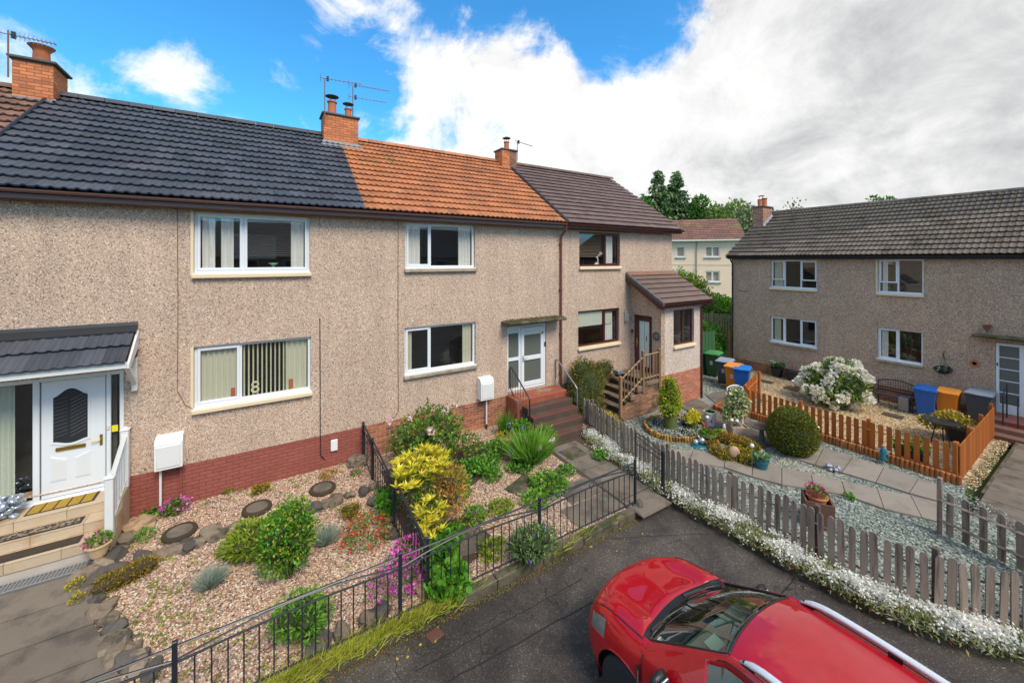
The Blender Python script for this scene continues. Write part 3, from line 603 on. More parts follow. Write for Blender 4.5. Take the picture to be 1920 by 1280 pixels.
# ornaments on the window boards
e = thing('number_ornament', 'cream figure 8 standing on the sill inside the left ground-floor window', 'ornament', (.02, .16, 1.97))
tm = text_mesh('8', .36, 'number_cream', .02); place('figure', tm, e, (-.12, .135, 2.10), (R(90), 0, 0))
e = MB().cbox(-.56, -.48, .13, .17, 1.96, 2.16, .006).build('wooden_block', 'terracotta', None); tag(e, 'small brown block ornament behind the narrow pane of the left ground-floor window', 'ornament')
e = MB().cbox(.53, .61, .13, .17, 1.96, 2.18, .006).build('wooden_block', 'terracotta', None); tag(e, 'small brown block ornament by the right curtain of the left ground-floor window', 'ornament')
e = MB().lathe([(.01, 0), (.04, .01), (.02, .03), (.02, .06), (.10, .12), (.09, .125), (.01, .08)], (.22, .17, 4.70), 16).build('glass_bowl', 'pale_green_obj', None); tag(e, 'pale green footed bowl on the sill inside the upper left window', 'bowl')
e = thing('picture_frame', 'pale rectangular picture frame hung behind the upper left window', 'picture', (.2, 1.5, 5.2)); f = MB(FTy(1.3))
for q in ((-.62, .30, 5.45, 5.52), (-.62, .30, 4.92, 4.99), (-.62, -.56, 4.99, 5.45), (.24, .30, 4.99, 5.45)): f.box(q[0], q[1], 0, .03, q[2], q[3])
f.build('frame', 'curtain_cream', e); MB(FTy(1.31)).box(-.56, .24, 0, .015, 4.99, 5.45).build('picture', 'metal_grey', e)

# cables and joints on the render
def wallcable(h, F, pts, r, m, nm): return MB(F).tube(pts, r, 5).build(nm, m, h)
wallcable(h1, FT, [(-1.42, .012, 5.9), (-1.41, .012, 3.9), (-1.42, .012, 2.3), (-1.30, .012, 2.0), (-1.17, .012, 1.88)], .006, 'rust_metal', 'cable')
wallcable(h1, FT, [(1.15, .014, 3.55), (1.155, .014, 2.0), (1.16, .014, .35), (1.25, .02, .22)], .010, 'metal_black', 'cable')
# front door of that house
DX0, DX1, DZ0, DZ1 = -3.92, -2.20, .62, 2.83
d = MB(FT)
for q in ((DX0, DX0 + .06, DZ0, DZ1), (-3.36, -3.28, DZ0, DZ1), (-2.44, -2.38, DZ0, DZ1), (-2.26, DX1, DZ0, DZ1), (DX0 + .06, -3.36, DZ0, DZ0 + .1), (-3.28, -2.44, DZ0, DZ0 + .07), (-2.38, -2.26, DZ0, DZ0 + .1), (DX0 + .06, -3.36, DZ1 - .07, DZ1), (-3.28, -2.44, DZ1 - .07, DZ1), (-2.38, -2.26, DZ1 - .07, DZ1)): d.cbox(q[0], q[1], -.08, .0, q[2], q[3], .006)
d.cbox(DX0, DX1, .0, .06, DZ0, DZ0 + .05, .008)
df = d.build('door_frame', 'upvc_white', h1)
MB(FT).box(-3.86, -3.36, -.05, -.042, DZ0 + .1, DZ1 - .07).build('side_light', 'glass', df); MB(FT).box(-2.38, -2.26, -.05, -.042, DZ0 + .1, DZ1 - .07).build('side_light', 'glass', df); MB(FT).box(-3.9, -2.22, -.9, -.88, DZ0, DZ1).build('hall_wall', 'glass_frosted', df); curtain(FT, df, -3.86, -3.60, DZ0 + .1, DZ1 - .1, -.12, 'blind_pale', 4, .02); curtain(FT, df, -2.38, -2.32, DZ0 + .1, DZ1 - .1, -.12, 'glass_frosted', 2, .01)
MB(FT).box(-2.375, -2.29, -.041, -.038, 1.68, 1.80).build('notice_card', 'yellow_card', df)
dl = MB(FT).cbox(-3.265, -2.455, -.06, -.02, DZ0 + .08, DZ1 - .08, .008).build('front_door', 'upvc_white', h1, label='white panelled door with arched glazing')
def arch(cx, z0, z1, wd, rise, n=10):
    pts = [(cx - wd, z0)] + [(cx - wd + 2 * wd * i / n, z1 - rise + rise * (math.sin(math.pi * i / n) ** 1.6)) for i in range(n + 1)] + [(cx + wd, z0)]
    low = [(cx + wd - 2 * wd * i / n, z0 - .055 * math.sin(math.pi * i / n) ** 1.6) for i in range(1, n)]; return pts + low
cxd = -2.86
def plate(P, d0, d1, nm, m, par): 
    n = len(P); return MB(FT).add([(a, d0, z) for a, z in P] + [(a, d1, z) for a, z in P], [tuple(range(n)), tuple(reversed(range(n, 2 * n)))] + [(i, n + i, n + (i + 1) % n, (i + 1) % n) for i in range(n)]).build(nm, m, par)
cxd = -2.90; big = arch(cxd, 1.68, 2.60, .215, .14); plate([(cxd + (a - cxd) * 1.17, 2.14 + (z - 2.14) * 1.09) for a, z in big], -.03, -.008, 'glazing_bead', 'upvc_white', dl); plate(big, -.02, -.004, 'pane', 'glass_dark', dl)
ld = MB(FT)                                    # leaded lines over the obscure glass
for i in range(11):
    z = 1.74 + i * .065; ld.tube([(cxd - .0, -.002, z), (cxd + .20, -.002, z + .11)], .003, 4); ld.tube([(cxd - .20, -.002, z + .02), (cxd - .04, -.002, z + .06)], .002, 4)
ld.build('leading', 'metal_grey', dl)
MB(FT).cbox(cxd - .19, cxd + .19, -.02, .0, 1.50, 1.57, .006).build('letter_plate', 'brass', dl); 
for sx in (-1, 1):
    cx = cxd + sx * .155; P = [(cx - .10, .98), (cx + .10, .98), (cx + .10, 1.36 + (.06 if sx > 0 else -.02)), (cx, 1.36 + .02), (cx - .10, 1.36 + (.06 if sx < 0 else -.02))]; plate(P, -.03, -.010, 'door_panel', 'upvc_white', dl)
    plate([(cx + (a - cx) * .85, 1.17 + (z - 1.17) * .9) for a, z in P], -.012, -.006, 'door_panel', 'white_paint', dl)
MB(FT).cbox(-2.53, -2.49, -.02, -.005, 1.48, 1.68, .004).tube([(-2.51, .03, 1.60), (-2.64, .035, 1.59)], .009, 6).tube([(-2.51, -.01, 1.60), (-2.51, .03, 1.60)], .009, 6).build('door_handle', 'brass', dl)
MB(FT).cbox(-2.43, -2.395, .0, .02, 1.75, 1.83, .004).build('door_bell', 'paint_cream', df)
# canopy over that door
cn = MB(FT).extr([(.0, 3.60), (.66, 3.10), (.66, 3.05), (.0, 3.05)], -4.15, -2.02).build('door_canopy', 'deck', h1, label='tiled canopy with white bargeboard')
CPi = math.atan2(.50, .66); me = tile_mesh('canopy_tile', 'tile_slate', .30, .44, 'roll')
for r in range(2):
    for i in range(7):
        y = -.72 + math.cos(CPi) * .40 * r; z = 3.075 + math.sin(CPi) * .40 * r; place('tile', me, cn, (-4.13 + i * .30, y, z), (CPi, 0, 0))
MB(FT).extr([(.0, 3.72), (.02, 3.66), (.06, 3.635), (.16, 3.56), (.16, 3.54), (.0, 3.64)], -4.15, -2.0).build('lead_flashing', 'metal_black', cn)
MB(FT).box(-4.15, -2.02, .661, .69, 2.99, 3.10).build('bargeboard', 'white_paint', cn); MB(FT).box(-4.15, -2.05, .05, .66, 3.0, 3.045).build('soffit', 'white_paint', cn)
MB(FT).extr([(.02, 3.56), (.68, 3.06), (.68, 2.98), (.56, 2.98), (.10, 3.22), (.02, 3.22)], -2.018, -1.985).build('bargeboard', 'white_paint', cn)
g = MB(FT); g.cbox(-2.08, -2.0, .0, .09, 2.42, 3.05, .008); g.add([(-2.075, .09, 2.55), (-2.005, .09, 2.55), (-2.005, .09, 2.65), (-2.075, .09, 2.65), (-2.075, .60, 2.98), (-2.005, .60, 2.98), (-2.005, .50, 2.99), (-2.075, .50, 2.99)], [(0, 3, 2, 1), (4, 5, 6, 7), (0, 4, 7, 3), (1, 2, 6, 5), (0, 1, 5, 4), (3, 7, 6, 2)]); g.build('canopy_bracket', 'white_paint', cn)
MB(FT).cbox(-2.17, -2.10, .0, .05, 2.62, 2.74, .01).build('door_lamp', 'paint_cream', h1)

# --- house with the orange roof
h2 = thing('terraced_house', 'terraced house with orange tiled roof, white glazed door and concrete canopy, middle of the row', 'house', (5.2, 0, 0))
OP2 = [(3.17, 5.20, 4.57, 5.88), (3.15, 5.22, 1.79, 3.12), (6.29, 7.76, .85, 2.90)]
wall(FT, h2, 2.10, 8.30, .79, 5.93, OP2, 'dash_terrace'); shell(h2, 2.1, 8.3, 'dash_terrace')
bb = MB(FT).box(2.10, 8.30, -.27, -.012, -.12, .788).build('brick_base', 'mortar', h2); bricks(bb, FT, 2.10, 6.4, -.11, .788, 'brick_red', -.002, ph=.0748)
rf2 = terrace_roof(h2, 2.10, 8.33, 'tile_orange'); gutter(FT, h2, 2.10, 8.33, ED, EZ - .02, 'gutter_brown')
MB().tube([(8.34, -.38, EZ + .06), (8.34, 3.0, 8.52)], .045, 6).build('verge_strip', 'metal_black', rf2)
sp = RNG.normal(size=(260, 2)) * (.5, .36); P = np.c_[3.15 + sp[:, 0], np.clip(2.35 + sp[:, 1], 1.2, 3.3), np.zeros(260)]; P[:, 2] = EZ + .045 + (P[:, 1] + .36) * math.tan(PITCH)
Rm = rand_rot(260) * (.02 + .05 * RNG.random(260))[:, None, None]; Rm[:, 2, :] *= .3; tint_mat('lichen_bits', ((0, (.55, .45, .03)), (.6, (.42, .40, .05))), .9); scatter('lichen', *OCTA, Rm, P, 'lichen_bits', rf2, kind='stuff')
c2 = chimney(rf2, 7.93, 8.60, 3.05, 3.62, 8.28, 9.20, 'brick_orange', 'mortar_dark', faces=('S', 'W'), pots=((8.3, 3.33, .85, .8, 1),), split=8.27)
MB().add([(7.85, 2.88, 8.35), (8.72, 2.88, 8.35), (8.64, 3.04, 8.50), (7.9, 3.04, 8.50)], [(0, 1, 2, 3)]).box(7.86, 8.66, 3.0, 3.045, 8.3, 8.42).build('lead_flashing', 'lead', c2)
cw = MB()
for a in (0, 2.1, 4.2): cw.tube([(8.3 + .09 * math.cos(a), 3.33 + .09 * math.sin(a), 9.58), (8.3 + .10 * math.cos(a), 3.33 + .1 * math.sin(a), 9.75)], .009, 5)
cw.lathe([(.17, 0), (.165, .012), (.09, .05), (.01, .065)], (8.3, 3.33, 9.75), 18).build('chimney_cowl', 'slab_dark', c2)
aerial('tv_aerial', 'TV aerial on the small single-pot chimney between orange and brown roofs', (8.66, 3.1, 8.85), .78, [(0, 1, .25, .95, 9, .07, False)])
ARGS = dict(sillm='sill_stone')
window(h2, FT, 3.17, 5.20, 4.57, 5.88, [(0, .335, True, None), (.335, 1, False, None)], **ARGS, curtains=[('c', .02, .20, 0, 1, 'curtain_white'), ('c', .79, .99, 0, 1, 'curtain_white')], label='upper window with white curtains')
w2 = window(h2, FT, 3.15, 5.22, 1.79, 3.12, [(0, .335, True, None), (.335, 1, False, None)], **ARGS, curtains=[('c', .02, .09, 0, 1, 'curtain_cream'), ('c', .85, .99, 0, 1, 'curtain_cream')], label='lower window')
wallcable(h2, FT, [(2.98, .012, 5.9), (2.975, .012, 3.6), (2.985, .012, 1.0), (2.9, .012, .86), (2.6, .012, .80)], .008, 'rust_metal', 'cable')
d = MB(FT)                                     # door set: side light left, glazed door right
Z0, Z1 = .87, 2.86
for q in ((6.30, 6.35, Z0, Z1), (6.72, 6.80, Z0, Z1), (7.68, 7.75, Z0, Z1), (6.35, 6.72, Z1 - .06, Z1), (6.80, 7.68, Z1 - .06, Z1), (6.35, 6.72, Z0, Z0 + .09), (6.80, 7.68, Z0, Z0 + .08), (6.35, 6.72, 1.80, 1.90)): d.cbox(q[0], q[1], -.10, -.03, q[2], q[3], .006)
df = d.build('door_frame', 'upvc_white', h2); MB(FT).box(6.35, 6.72, -.075, -.068, Z0 + .09, 1.80).build('side_light', 'glass_frosted', df); MB(FT).box(6.35, 6.72, -.075, -.068, 1.90, Z1 - .06).build('side_light', 'glass_frosted', df)
d = MB(FT); a, b_, c_, e_ = 6.81, 7.67, Z0 + .09, Z1 - .07
for q in ((a, a + .11, c_, e_), (b_ - .11, b_, c_, e_), (a + .11, b_ - .11, e_ - .11, e_), (a + .11, b_ - .11, c_, c_ + .13), (a + .11, b_ - .11, 1.76, 1.89)): d.cbox(q[0], q[1], -.08, -.015, q[2], q[3], .008)
dl = d.build('front_door', 'upvc_white', h2, label='white door with two obscured glass panels'); MB(FT).box(a + .11, b_ - .11, -.06, -.05, c_ + .13, 1.76).build('pane', 'glass_frosted', dl); MB(FT).box(a + .11, b_ - .11, -.06, -.05, 1.89, e_ - .11).build('pane', 'glass_frosted', dl)
MB(FT).box(a + .11, b_ - .11, -.048, -.042, e_ - .24, e_ - .11).build('roller_blind', 'blind_pale', dl); MB(FT).box(6.35, 6.72, -.066, -.06, Z1 - .22, Z1 - .06).build('roller_blind', 'blind_pale', df)
MB(FT).cbox(6.85, 6.89, -.015, .0, 1.72, 1.92, .004).tube([(6.87, .0, 1.85), (6.87, .04, 1.85), (7.0, .045, 1.85)], .010, 6).build('door_handle', 'metal_zinc', dl)
MB(FT).cbox(7.70, 7.745, -.03, .0, 2.12, 2.26, .006).build('door_bell', 'black_plastic', df); MB(FT).cbox(7.58, 7.64, -.015, .0, 2.52, 2.62, .004).build('number_plate', 'brass', dl)
MB(FT).box(6.29, 7.76, -.10, -.03, 2.862, 2.90).build('head_board', 'timber_head', df)
cn = MB(FT).cbox(6.06, 8.24, .0, .48, 2.98, 3.07, .025).build('door_canopy', 'kerb_stone', h2, label='thin mossy concrete canopy slab')
# a mossy skin on the canopy
P = np.c_[6.1 + 2.1 * RNG.random(500), -.46 * RNG.random(500), 3.075 + .02 * RNG.random(500)]; Rm = rand_rot(500) * (.02 + .03 * RNG.random(500))[:, None, None]; tint_mat('moss_bits', ((0, (.13, .12, .03)), (.4, (.22, .10, .04)), (.7, (.09, .10, .03)))); scatter('moss', *OCTA, Rm, P, 'moss_bits', cn, kind='stuff')
dp = MB(FT).tube([(8.33, .33, 6.0), (8.33, .30, 5.86), (8.33, .08, 5.70), (8.33, .06, 5.5), (8.33, .06, .45)], .036, 10).build('downpipe', 'pipe_brown', h2)
for z in (5.4, 3.9, 2.45, 1.2): MB(FT).cbox(8.27, 8.39, .0, .05, z - .02, z + .02, .005).tube([(8.33, .06, z - .05), (8.33, .06, z + .05)], .045, 10).build('pipe_bracket', 'pipe_brown', dp)

# --- end house with the porch
h3 = thing('end_terrace_house', 'end of terrace house with brown roof, dark red window frames and a lean-to porch', 'house', (11.2, 0, 0))
OP3 = [(9.17, 11.16, 4.56, 5.86), (9.12, 11.12, 1.80, 3.14)]
wall(FT, h3, 8.30, 14.18, .79, 5.93, OP3, 'dash_terrace'); shell(h3, 8.3, 14.18, 'dash_terrace', rg=True); MB(FT).box(8.3, 14.18, -.27, -.01, -.42, .788).build('brick_base', 'mortar_dark', h3)
rf3 = pitched_roof(h3, FT, 8.36, 14.36, EZ - .01, .34, -YR, ZRG - .07, 'tile_brown'); roof_tiles(rf3, 'tile_brown', (0, -.36, EZ), 0, 8.36, 14.40, SL + .02, PITCH, .302, 15, 'flat', name='tile')
ridge_run(rf3, 'tile_brown', (8.66, YR, ZRG + .06), (14.40, YR, ZRG + .06)); gutter(FT, h3, 8.36, 14.42, ED, EZ - .02, 'upvc_brown', .06, 1.4, fh=.14)
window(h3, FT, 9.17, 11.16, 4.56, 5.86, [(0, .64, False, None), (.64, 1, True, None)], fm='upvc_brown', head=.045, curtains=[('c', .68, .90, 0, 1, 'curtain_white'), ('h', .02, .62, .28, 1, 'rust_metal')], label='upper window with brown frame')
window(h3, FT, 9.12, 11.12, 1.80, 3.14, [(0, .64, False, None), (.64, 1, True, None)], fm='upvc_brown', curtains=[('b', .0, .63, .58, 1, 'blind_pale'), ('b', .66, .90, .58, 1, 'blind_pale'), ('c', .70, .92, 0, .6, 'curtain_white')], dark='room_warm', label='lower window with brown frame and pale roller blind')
# porch: lean-to with front window and a side door
PY = -1.35
po = wall(FTy(PY), h3, 11.72, 14.12, .87, 3.42, [(12.40, 13.62, 1.72, 3.10)], 'dash_porch', name='porch')
S_ = FXn(11.714)
sw = wall(S_, po, 0.0, 1.353, .87, 3.28, [(.16, .97, .87, 2.88)], 'dash_right', th=.2, name='side_wall'); MB().add([(11.716, -1.35, 3.28), (11.716, 0, 3.28), (11.716, 0, 4.22), (11.92, -1.35, 3.28), (11.92, 0, 3.28), (11.92, 0, 4.22)], [(0, 1, 2), (5, 4, 3), (0, 3, 4, 1), (1, 4, 5, 2), (2, 5, 3, 0)]).build('gable_panel', 'dash_right', po)
MB().box(13.92, 14.12, -1.09, 0, .87, 3.3).build('side_wall', 'dash_porch', po); MB().box(11.72, 14.12, -1.34, 0, -.42, .869).build('brick_base', 'mortar', po)
bb = MB().box(11.70, 14.12, -1.349, -1.341, -.42, .868).build('brick_course_backing', 'mortar', po); bricks(bb, FTy(PY), 11.70, 14.13, -.41, .868, 'brick_porch', .012, ph=.0752)
pr = MB(FT).extr([(0, 4.36), (1.62, 3.40), (1.62, 3.33), (0, 4.28)], 11.50, 14.34).build('porch_roof', 'deck', po)
PP = math.atan2(.96, 1.62); roof_tiles(pr, 'tile_porch', (0, -1.64, 3.395), 0, 11.50, 14.34, math.hypot(1.62, .96) - .12, PP, .315, 6, 'flat', name='tile')
MB(FT).extr([(0.0, 4.46), (.03, 4.44), (.17, 4.335), (.17, 4.32), (0, 4.40)], 11.48, 14.3).build('flashing', 'tile_left', pr)
MB(FT).extr([(0, 4.30), (1.66, 3.33), (1.66, 3.20), (1.50, 3.22), (0, 4.12)], 11.455, 11.50).build('bargeboard', 'upvc_brown', pr)
ng = 7
for i in range(ng):
    t0, t1 = i / ng, (i + 1) / ng; MB(FT).extr([(1.66 * t0, 4.42 - .97 * t0), (1.66 * t1 - .01, 4.41 - .97 * t1), (1.66 * t1 - .01, 4.29 - .97 * t1), (1.66 * t0, 4.30 - .97 * t0)], 11.43, 11.56).build('verge_tile', 'slab_dark', pr)
gutter(FTy(PY), pr, 11.46, 14.36, .25, 3.40, 'upvc_brown', .055, 5, fh=.17, brk=False)
dp = MB(FTy(PY)).tube([(14.24, .27, 3.36), (14.18, .22, 3.22), (14.02, .06, 3.12), (14.02, .05, 2.9), (14.02, .05, -.28)], .036, 8).build('downpipe', 'upvc_brown', po)
window(h3, FTy(PY), 12.40, 13.62, 1.72, 3.10, [(0, .5, False, None), (.5, 1, False, None)], fm='upvc_brown', rdepth=.9, curtains=[('v', .30, .36, .1, 1, 'yellow_card', 1)], label='porch window', dark='room_warm')
d = MB(S_); Z0, Z1 = .875, 2.87
for q in ((.17, .23, Z0, Z1), (.90, .96, Z0, Z1), (.23, .90, Z1 - .07, Z1)): d.cbox(q[0], q[1], -.12, -.04, q[2], q[3], .006)
df = d.build('door_frame', 'upvc_brown', po); d = MB(S_)
for q in ((.24, .36, Z0, Z1 - .08), (.82, .89, Z0, Z1 - .08), (.36, .82, Z1 - .2, Z1 - .08), (.36, .82, Z0, Z0 + .15)): d.cbox(q[0], q[1], -.10, -.03, q[2], q[3], .006)
dl = d.build('front_door', 'upvc_brown', po, label='dark brown door with full height glass'); MB(S_).box(.36, .82, -.08, -.07, Z0 + .15, Z1 - .2).build('pane', 'blind_pale', dl); MB(S_).box(.585, .595, -.07, -.065, Z0 + .15, Z1 - .2).build('glazing_bar', 'metal_grey', dl)
MB(S_).cbox(.28, .315, -.03, -.01, 1.72, 2.02, .004).tube([(.30, .0, 1.87), (.30, .03, 1.87), (.42, .035, 1.87)], .011, 6).build('door_handle', 'brass', dl); MB(S_).cbox(.68, .70, -.07, -.05, 1.95, 2.15, .004).build('letter_plate', 'black_plastic', dl)
MB(S_).cbox(.07, .12, .0, .05, 2.18, 2.32, .008).build('door_bell', 'black_plastic', po)
e = thing('house_plaque', 'round dark house number plaque on the porch side wall right of the brown door', 'sign', (11.70, -1.16, 2.22)); t = MB().lathe([(.001, 0), (.15, 0), (.155, .01), (.15, .022), (.001, .026)], n=24, M4=Matrix.Rotation(R(-90), 4, 'Y'), c=(11.715, -1.16, 2.22)); t.build('disc', 'slab_dark', e); place('numerals', text_mesh('12', .16, 'metal_zinc', .003), e, (11.682, -1.16, 2.22), (R(90), 0, R(-90)))
e = MB(FT).cbox(11.36, 11.46, .0, .12, 2.62, 2.98, .02).cbox(11.38, 11.44, .12, .19, 2.66, 2.92, .01).build('wall_lamp', 'metal_zinc', None); tag(e, 'grey outside lamp in the corner beside the porch roof', 'lamp')
# white reindeer ornament and plant in the windows
dr = MB().tube([(10.02, .16, 4.72), (10.12, .16, 4.76), (10.22, .16, 4.76)], [.03, .05, .03], 8).tube([(10.18, .16, 4.76), (10.19, .16, 4.9), (10.17, .16, 5.0)], [.035, .022, .02], 8).tube([(10.17, .16, 5.0), (10.10, .16, 4.98)], [.025, .012], 6)
for sx in (0, .05): dr.tube([(10.17, .16, 5.02), (10.24 + sx, .16, 5.08), (10.34 + sx, .16, 5.10), (10.38 + sx, .16, 5.18)], .010, 5).tube([(10.28 + sx, .16, 5.09), (10.28 + sx, .16, 5.19)], .009, 5)
dr = dr.build('reindeer_ornament', 'white_plain', None, smooth=True); tag(dr, 'white reindeer ornament with antlers inside the upper brown-framed window', 'ornament')
# ================================================================== house on the right, facing the terrace's gardens
FR = FXn(20.0); RG = -.42                       # u = -y
h4 = thing('semi_detached_house', 'house on the right with mossy brown tiles, three white windows rows and a long low roof facing the orange fence', 'house', (23.5, -6, 0))
h4['label'] = 'long pebble-dashed house on the right with mossy grey-brown roof tiles'
OP4 = [(1.04, 2.86, 3.53, 4.88), (4.83, 6.08, 3.55, 4.92), (1.02, 2.86, 1.03, 2.30), (4.82, 6.06, 1.03, 2.32), (7.72, 8.72, .02, 2.26)]
U0, U1 = -.77, 13.0
wall(FR, h4, U0, U1, .16, 4.98, OP4, 'dash_right')
bb = MB(FR).box(U0, 7.7, -.27, -.012, -.62, .158).build('brick_base', 'mortar', h4); bricks(bb, FR, U0, 7.7, -.45, .158, 'brick_red', -.002, ph=.0752, pitch=.235); MB(FR).box(8.74, U1, -.27, -.012, -.62, .158).build('brick_base', 'mortar', h4)
RE, RR, RD = 5.07, 7.44, 3.5; RP = math.atan2(RR - RE, RD + .30); RSL = math.hypot(RR - RE, RD + .3)
rf4 = pitched_roof(h4, FR, U0 - .12, U1 + .1, RE - .02, .30, -RD, RR - .06, 'tile_old')
roof_tiles(rf4, 'tile_old', (20 - .32, 0, RE), R(-90), U0 - .14, U1 + .1, RSL + .02, RP, .31, 13); ridge_run(rf4, 'tile_old', (20 + RD, -U0 + .14, RR + .06), (20 + RD, -U1, RR + .06), .12)
g = MB(); P = [(20.27, -.6), (26.7, -.6), (26.7, 4.98), (23.5, RR - .14), (20.27, 4.98)]; g.add([(x, y, z) for y in (.77, .52) for x, z in P], [tuple(reversed(range(5))), tuple(range(5, 10))] + [(i, (i + 1) % 5, 5 + (i + 1) % 5, 5 + i) for i in range(5)]); g.build('gable_wall', 'dash_right', h4); MB().box(26.5, 26.75, -13, .5, -.6, 4.98).build('rear_wall', 'dash_right', h4)
MB().add([(20 - .30, .90, RE + .04), (23.5, .90, RR + .04), (23.5, .90, RR - .12), (20 - .30, .90, RE - .10), (20 - .30, .86, RE + .04), (23.5, .86, RR + .04), (23.5, .86, RR - .12), (20 - .30, .86, RE - .10)], [(0, 1, 2, 3), (7, 6, 5, 4), (0, 4, 5, 1), (3, 2, 6, 7), (0, 3, 7, 4)]).build('verge_strip', 'lichen', rf4)
P = np.c_[RNG.random(1500) ** 1.0, RNG.random(1500)]; sl_ = 1 - .9 * P[:, 1] ** .55 * RNG.random(1500); u_ = U0 + P[:, 0] * (U1 - U0); P = np.c_[20 - .3 + (RD + .3) * sl_, -u_, RE + (RR - RE) * sl_ + .055]; Rm = rand_rot(1500) * (.02 + .06 * RNG.random(1500))[:, None, None]; Rm[:, 2, :] *= .5; scatter('roof_moss', *OCTA, Rm, P, 'moss_bits', rf4, kind='stuff')
gutter(FR, h4, U0 - .1, U1, .20, RE - .03, 'gutter_dark', .055, 1.3, fh=.12)
c4 = chimney(rf4, 22.1, 23.0, .30, .80, 6.35, 7.66, 'brick_red', 'mortar', faces=('W', 'S'), pots=((22.32, .55, .85, .85, 0), (22.72, .52, 1.0, 1.05, 0)), cap_over=.07)
MB().box(22.04, 22.095, .24, .86, 6.45, 6.62).build('lead_flashing', 'lead', c4); MB().add([(22.05, .22, 6.60), (23.0, .22, 7.22), (23.0, .29, 7.34), (22.05, .29, 6.74)], [(0, 1, 2, 3)]).build('lead_flashing', 'lead', c4)
for (x, y, z) in ((22.32, .55, 7.95), (22.72, .52, 8.0)): MB().tube([(x - .2, y, z), (x + .2, y, z)], .045, 8).build('pot_lug', 'terracotta', c4)
cw = MB()
for a in (0, 2.1, 4.2): cw.tube([(22.5 + .1 * math.cos(a), .55 + .1 * math.sin(a), 8.10), (22.5 + .1 * math.cos(a), .55 + .1 * math.sin(a), 8.28)], .01, 4)
cw.lathe([(.16, 0), (.15, .02), (.01, .05)], (22.45, .55, 8.27), 16).build('chimney_cowl', 'slab_dark', c4)
A4 = dict(sillm='paint_cream', fr=.05)
window(h4, FR, 1.04, 2.86, 3.53, 4.88, [(0, .30, True, .26), (.30, .67, False, None), (.67, 1, True, .26)], head=.05, **A4, curtains=[('c', .03, .25, 0, 1, 'curtain_cream')], dark='room_warm', label='three light upper window')
window(h4, FR, 4.83, 6.08, 3.55, 4.92, [(0, .45, True, .28), (.45, 1, False, None)], head=.05, jamb='paint_cream', **A4, curtains=[('c', .05, .18, 0, 1, 'curtain_white')], dark='room_warm', label='two light upper window')
window(h4, FR, 1.02, 2.86, 1.03, 2.30, [(0, .31, True, None), (.31, .67, False, None), (.67, 1, True, None)], sillm='sill_stone', fr=.05, curtains=[('c', .04, .20, 0, 1, 'curtain_cream')], label='three light lower window')
window(h4, FR, 4.82, 6.06, 1.03, 2.32, [(0, .47, True, None), (.47, 1, False, None)], sillm='sill_stone', fr=.05, curtains=[('c', .03, .20, 0, 1, 'curtain_white')], label='two light lower window')
d = MB(FR)
for q in ((7.73, 7.80, .02, 2.24), (8.20, 8.30, .02, 2.24), (8.64, 8.71, .02, 2.24), (7.80, 8.20, 2.16, 2.24), (8.30, 8.64, 2.16, 2.24), (7.80, 8.20, .02, .30)): d.cbox(q[0], q[1], -.08, .0, q[2], q[3], .006)
for k in range(1, 5): z = .30 + 1.86 * k / 5; d.box(7.80, 8.20, -.06, -.02, z - .014, z + .014)
df = d.build('door_frame', 'upvc_white', h4)
for k in range(5): z = .30 + 1.86 * k / 5; MB(FR).box(7.80, 8.20, -.05, -.045, z + .014, z + 1.86 / 5 - .014).build('pane', 'glass_frosted', df)
MB(FR).cbox(8.31, 8.63, -.07, -.01, .04, 2.15, .006).build('front_door', 'upvc_white', h4); MB(FR).cbox(8.33, 8.37, -.01, .02, 1.02, 1.16, .004).build('door_lock', 'black_plastic', df); MB(FR).cbox(7.745, 7.775, .0, .02, 1.50, 1.60, .004).build('door_bell', 'black_plastic', df)
MB(FR).cbox(7.28, 9.6, .0, .45, 2.40, 2.49, .025).build('door_canopy', 'kerb_stone', h4, label='dark weathered concrete canopy')
dp = MB(FR).tube([(-.70, .24, 4.95), (-.70, .20, 4.85), (-.70, .06, 4.72), (-.70, .06, -.3)], .035, 8).build('downpipe', 'gutter_dark', h4)
for z in (4.2, 2.6, 1.0): MB(FR).tube([(-.70, .06, z - .04), (-.70, .06, z + .04)], .045, 8).build('pipe_bracket', 'gutter_dark', dp)
wallcable(h4, FR, [(-.5, .01, 3.38), (.1, .012, 3.36)], .007, 'gutter_dark', 'cable'); MB(FR).lathe([(.001, .03), (.06, .03), (.10, .0)], (7.28, .0, 1.47), 12).build('wall_vent', 'terracotta', h4) if False else None
v = thing('wall_vent', 'small round terracotta vent on the right house wall, between the door and the hanging basket', 'vent', (19.98, -7.28, 1.47)); MB().lathe([(.001, 0), (.05, .0), (.06, .06), (.11, .06), (.11, 0)], n=16, M4=Matrix.Rotation(R(-90), 4, 'Y'), c=(19.995, -7.28, 1.47)).build('grille', 'terracotta', v)
v = thing('wall_pot', 'small dark red flower pot on a bracket above the canopy of the right house', 'flower pot', (19.9, -7.56, 2.70)); MB().lathe([(.04, 0), (.07, .02), (.10, .14), (.11, .15), (.001, .13)], (19.88, -7.56, 2.64), 16).build('bowl', 'brick_painted', v); MB().tube([(19.99, -7.56, 2.56), (19.88, -7.56, 2.56), (19.88, -7.56, 2.63)], .01, 5).build('bracket', 'metal_black', v)
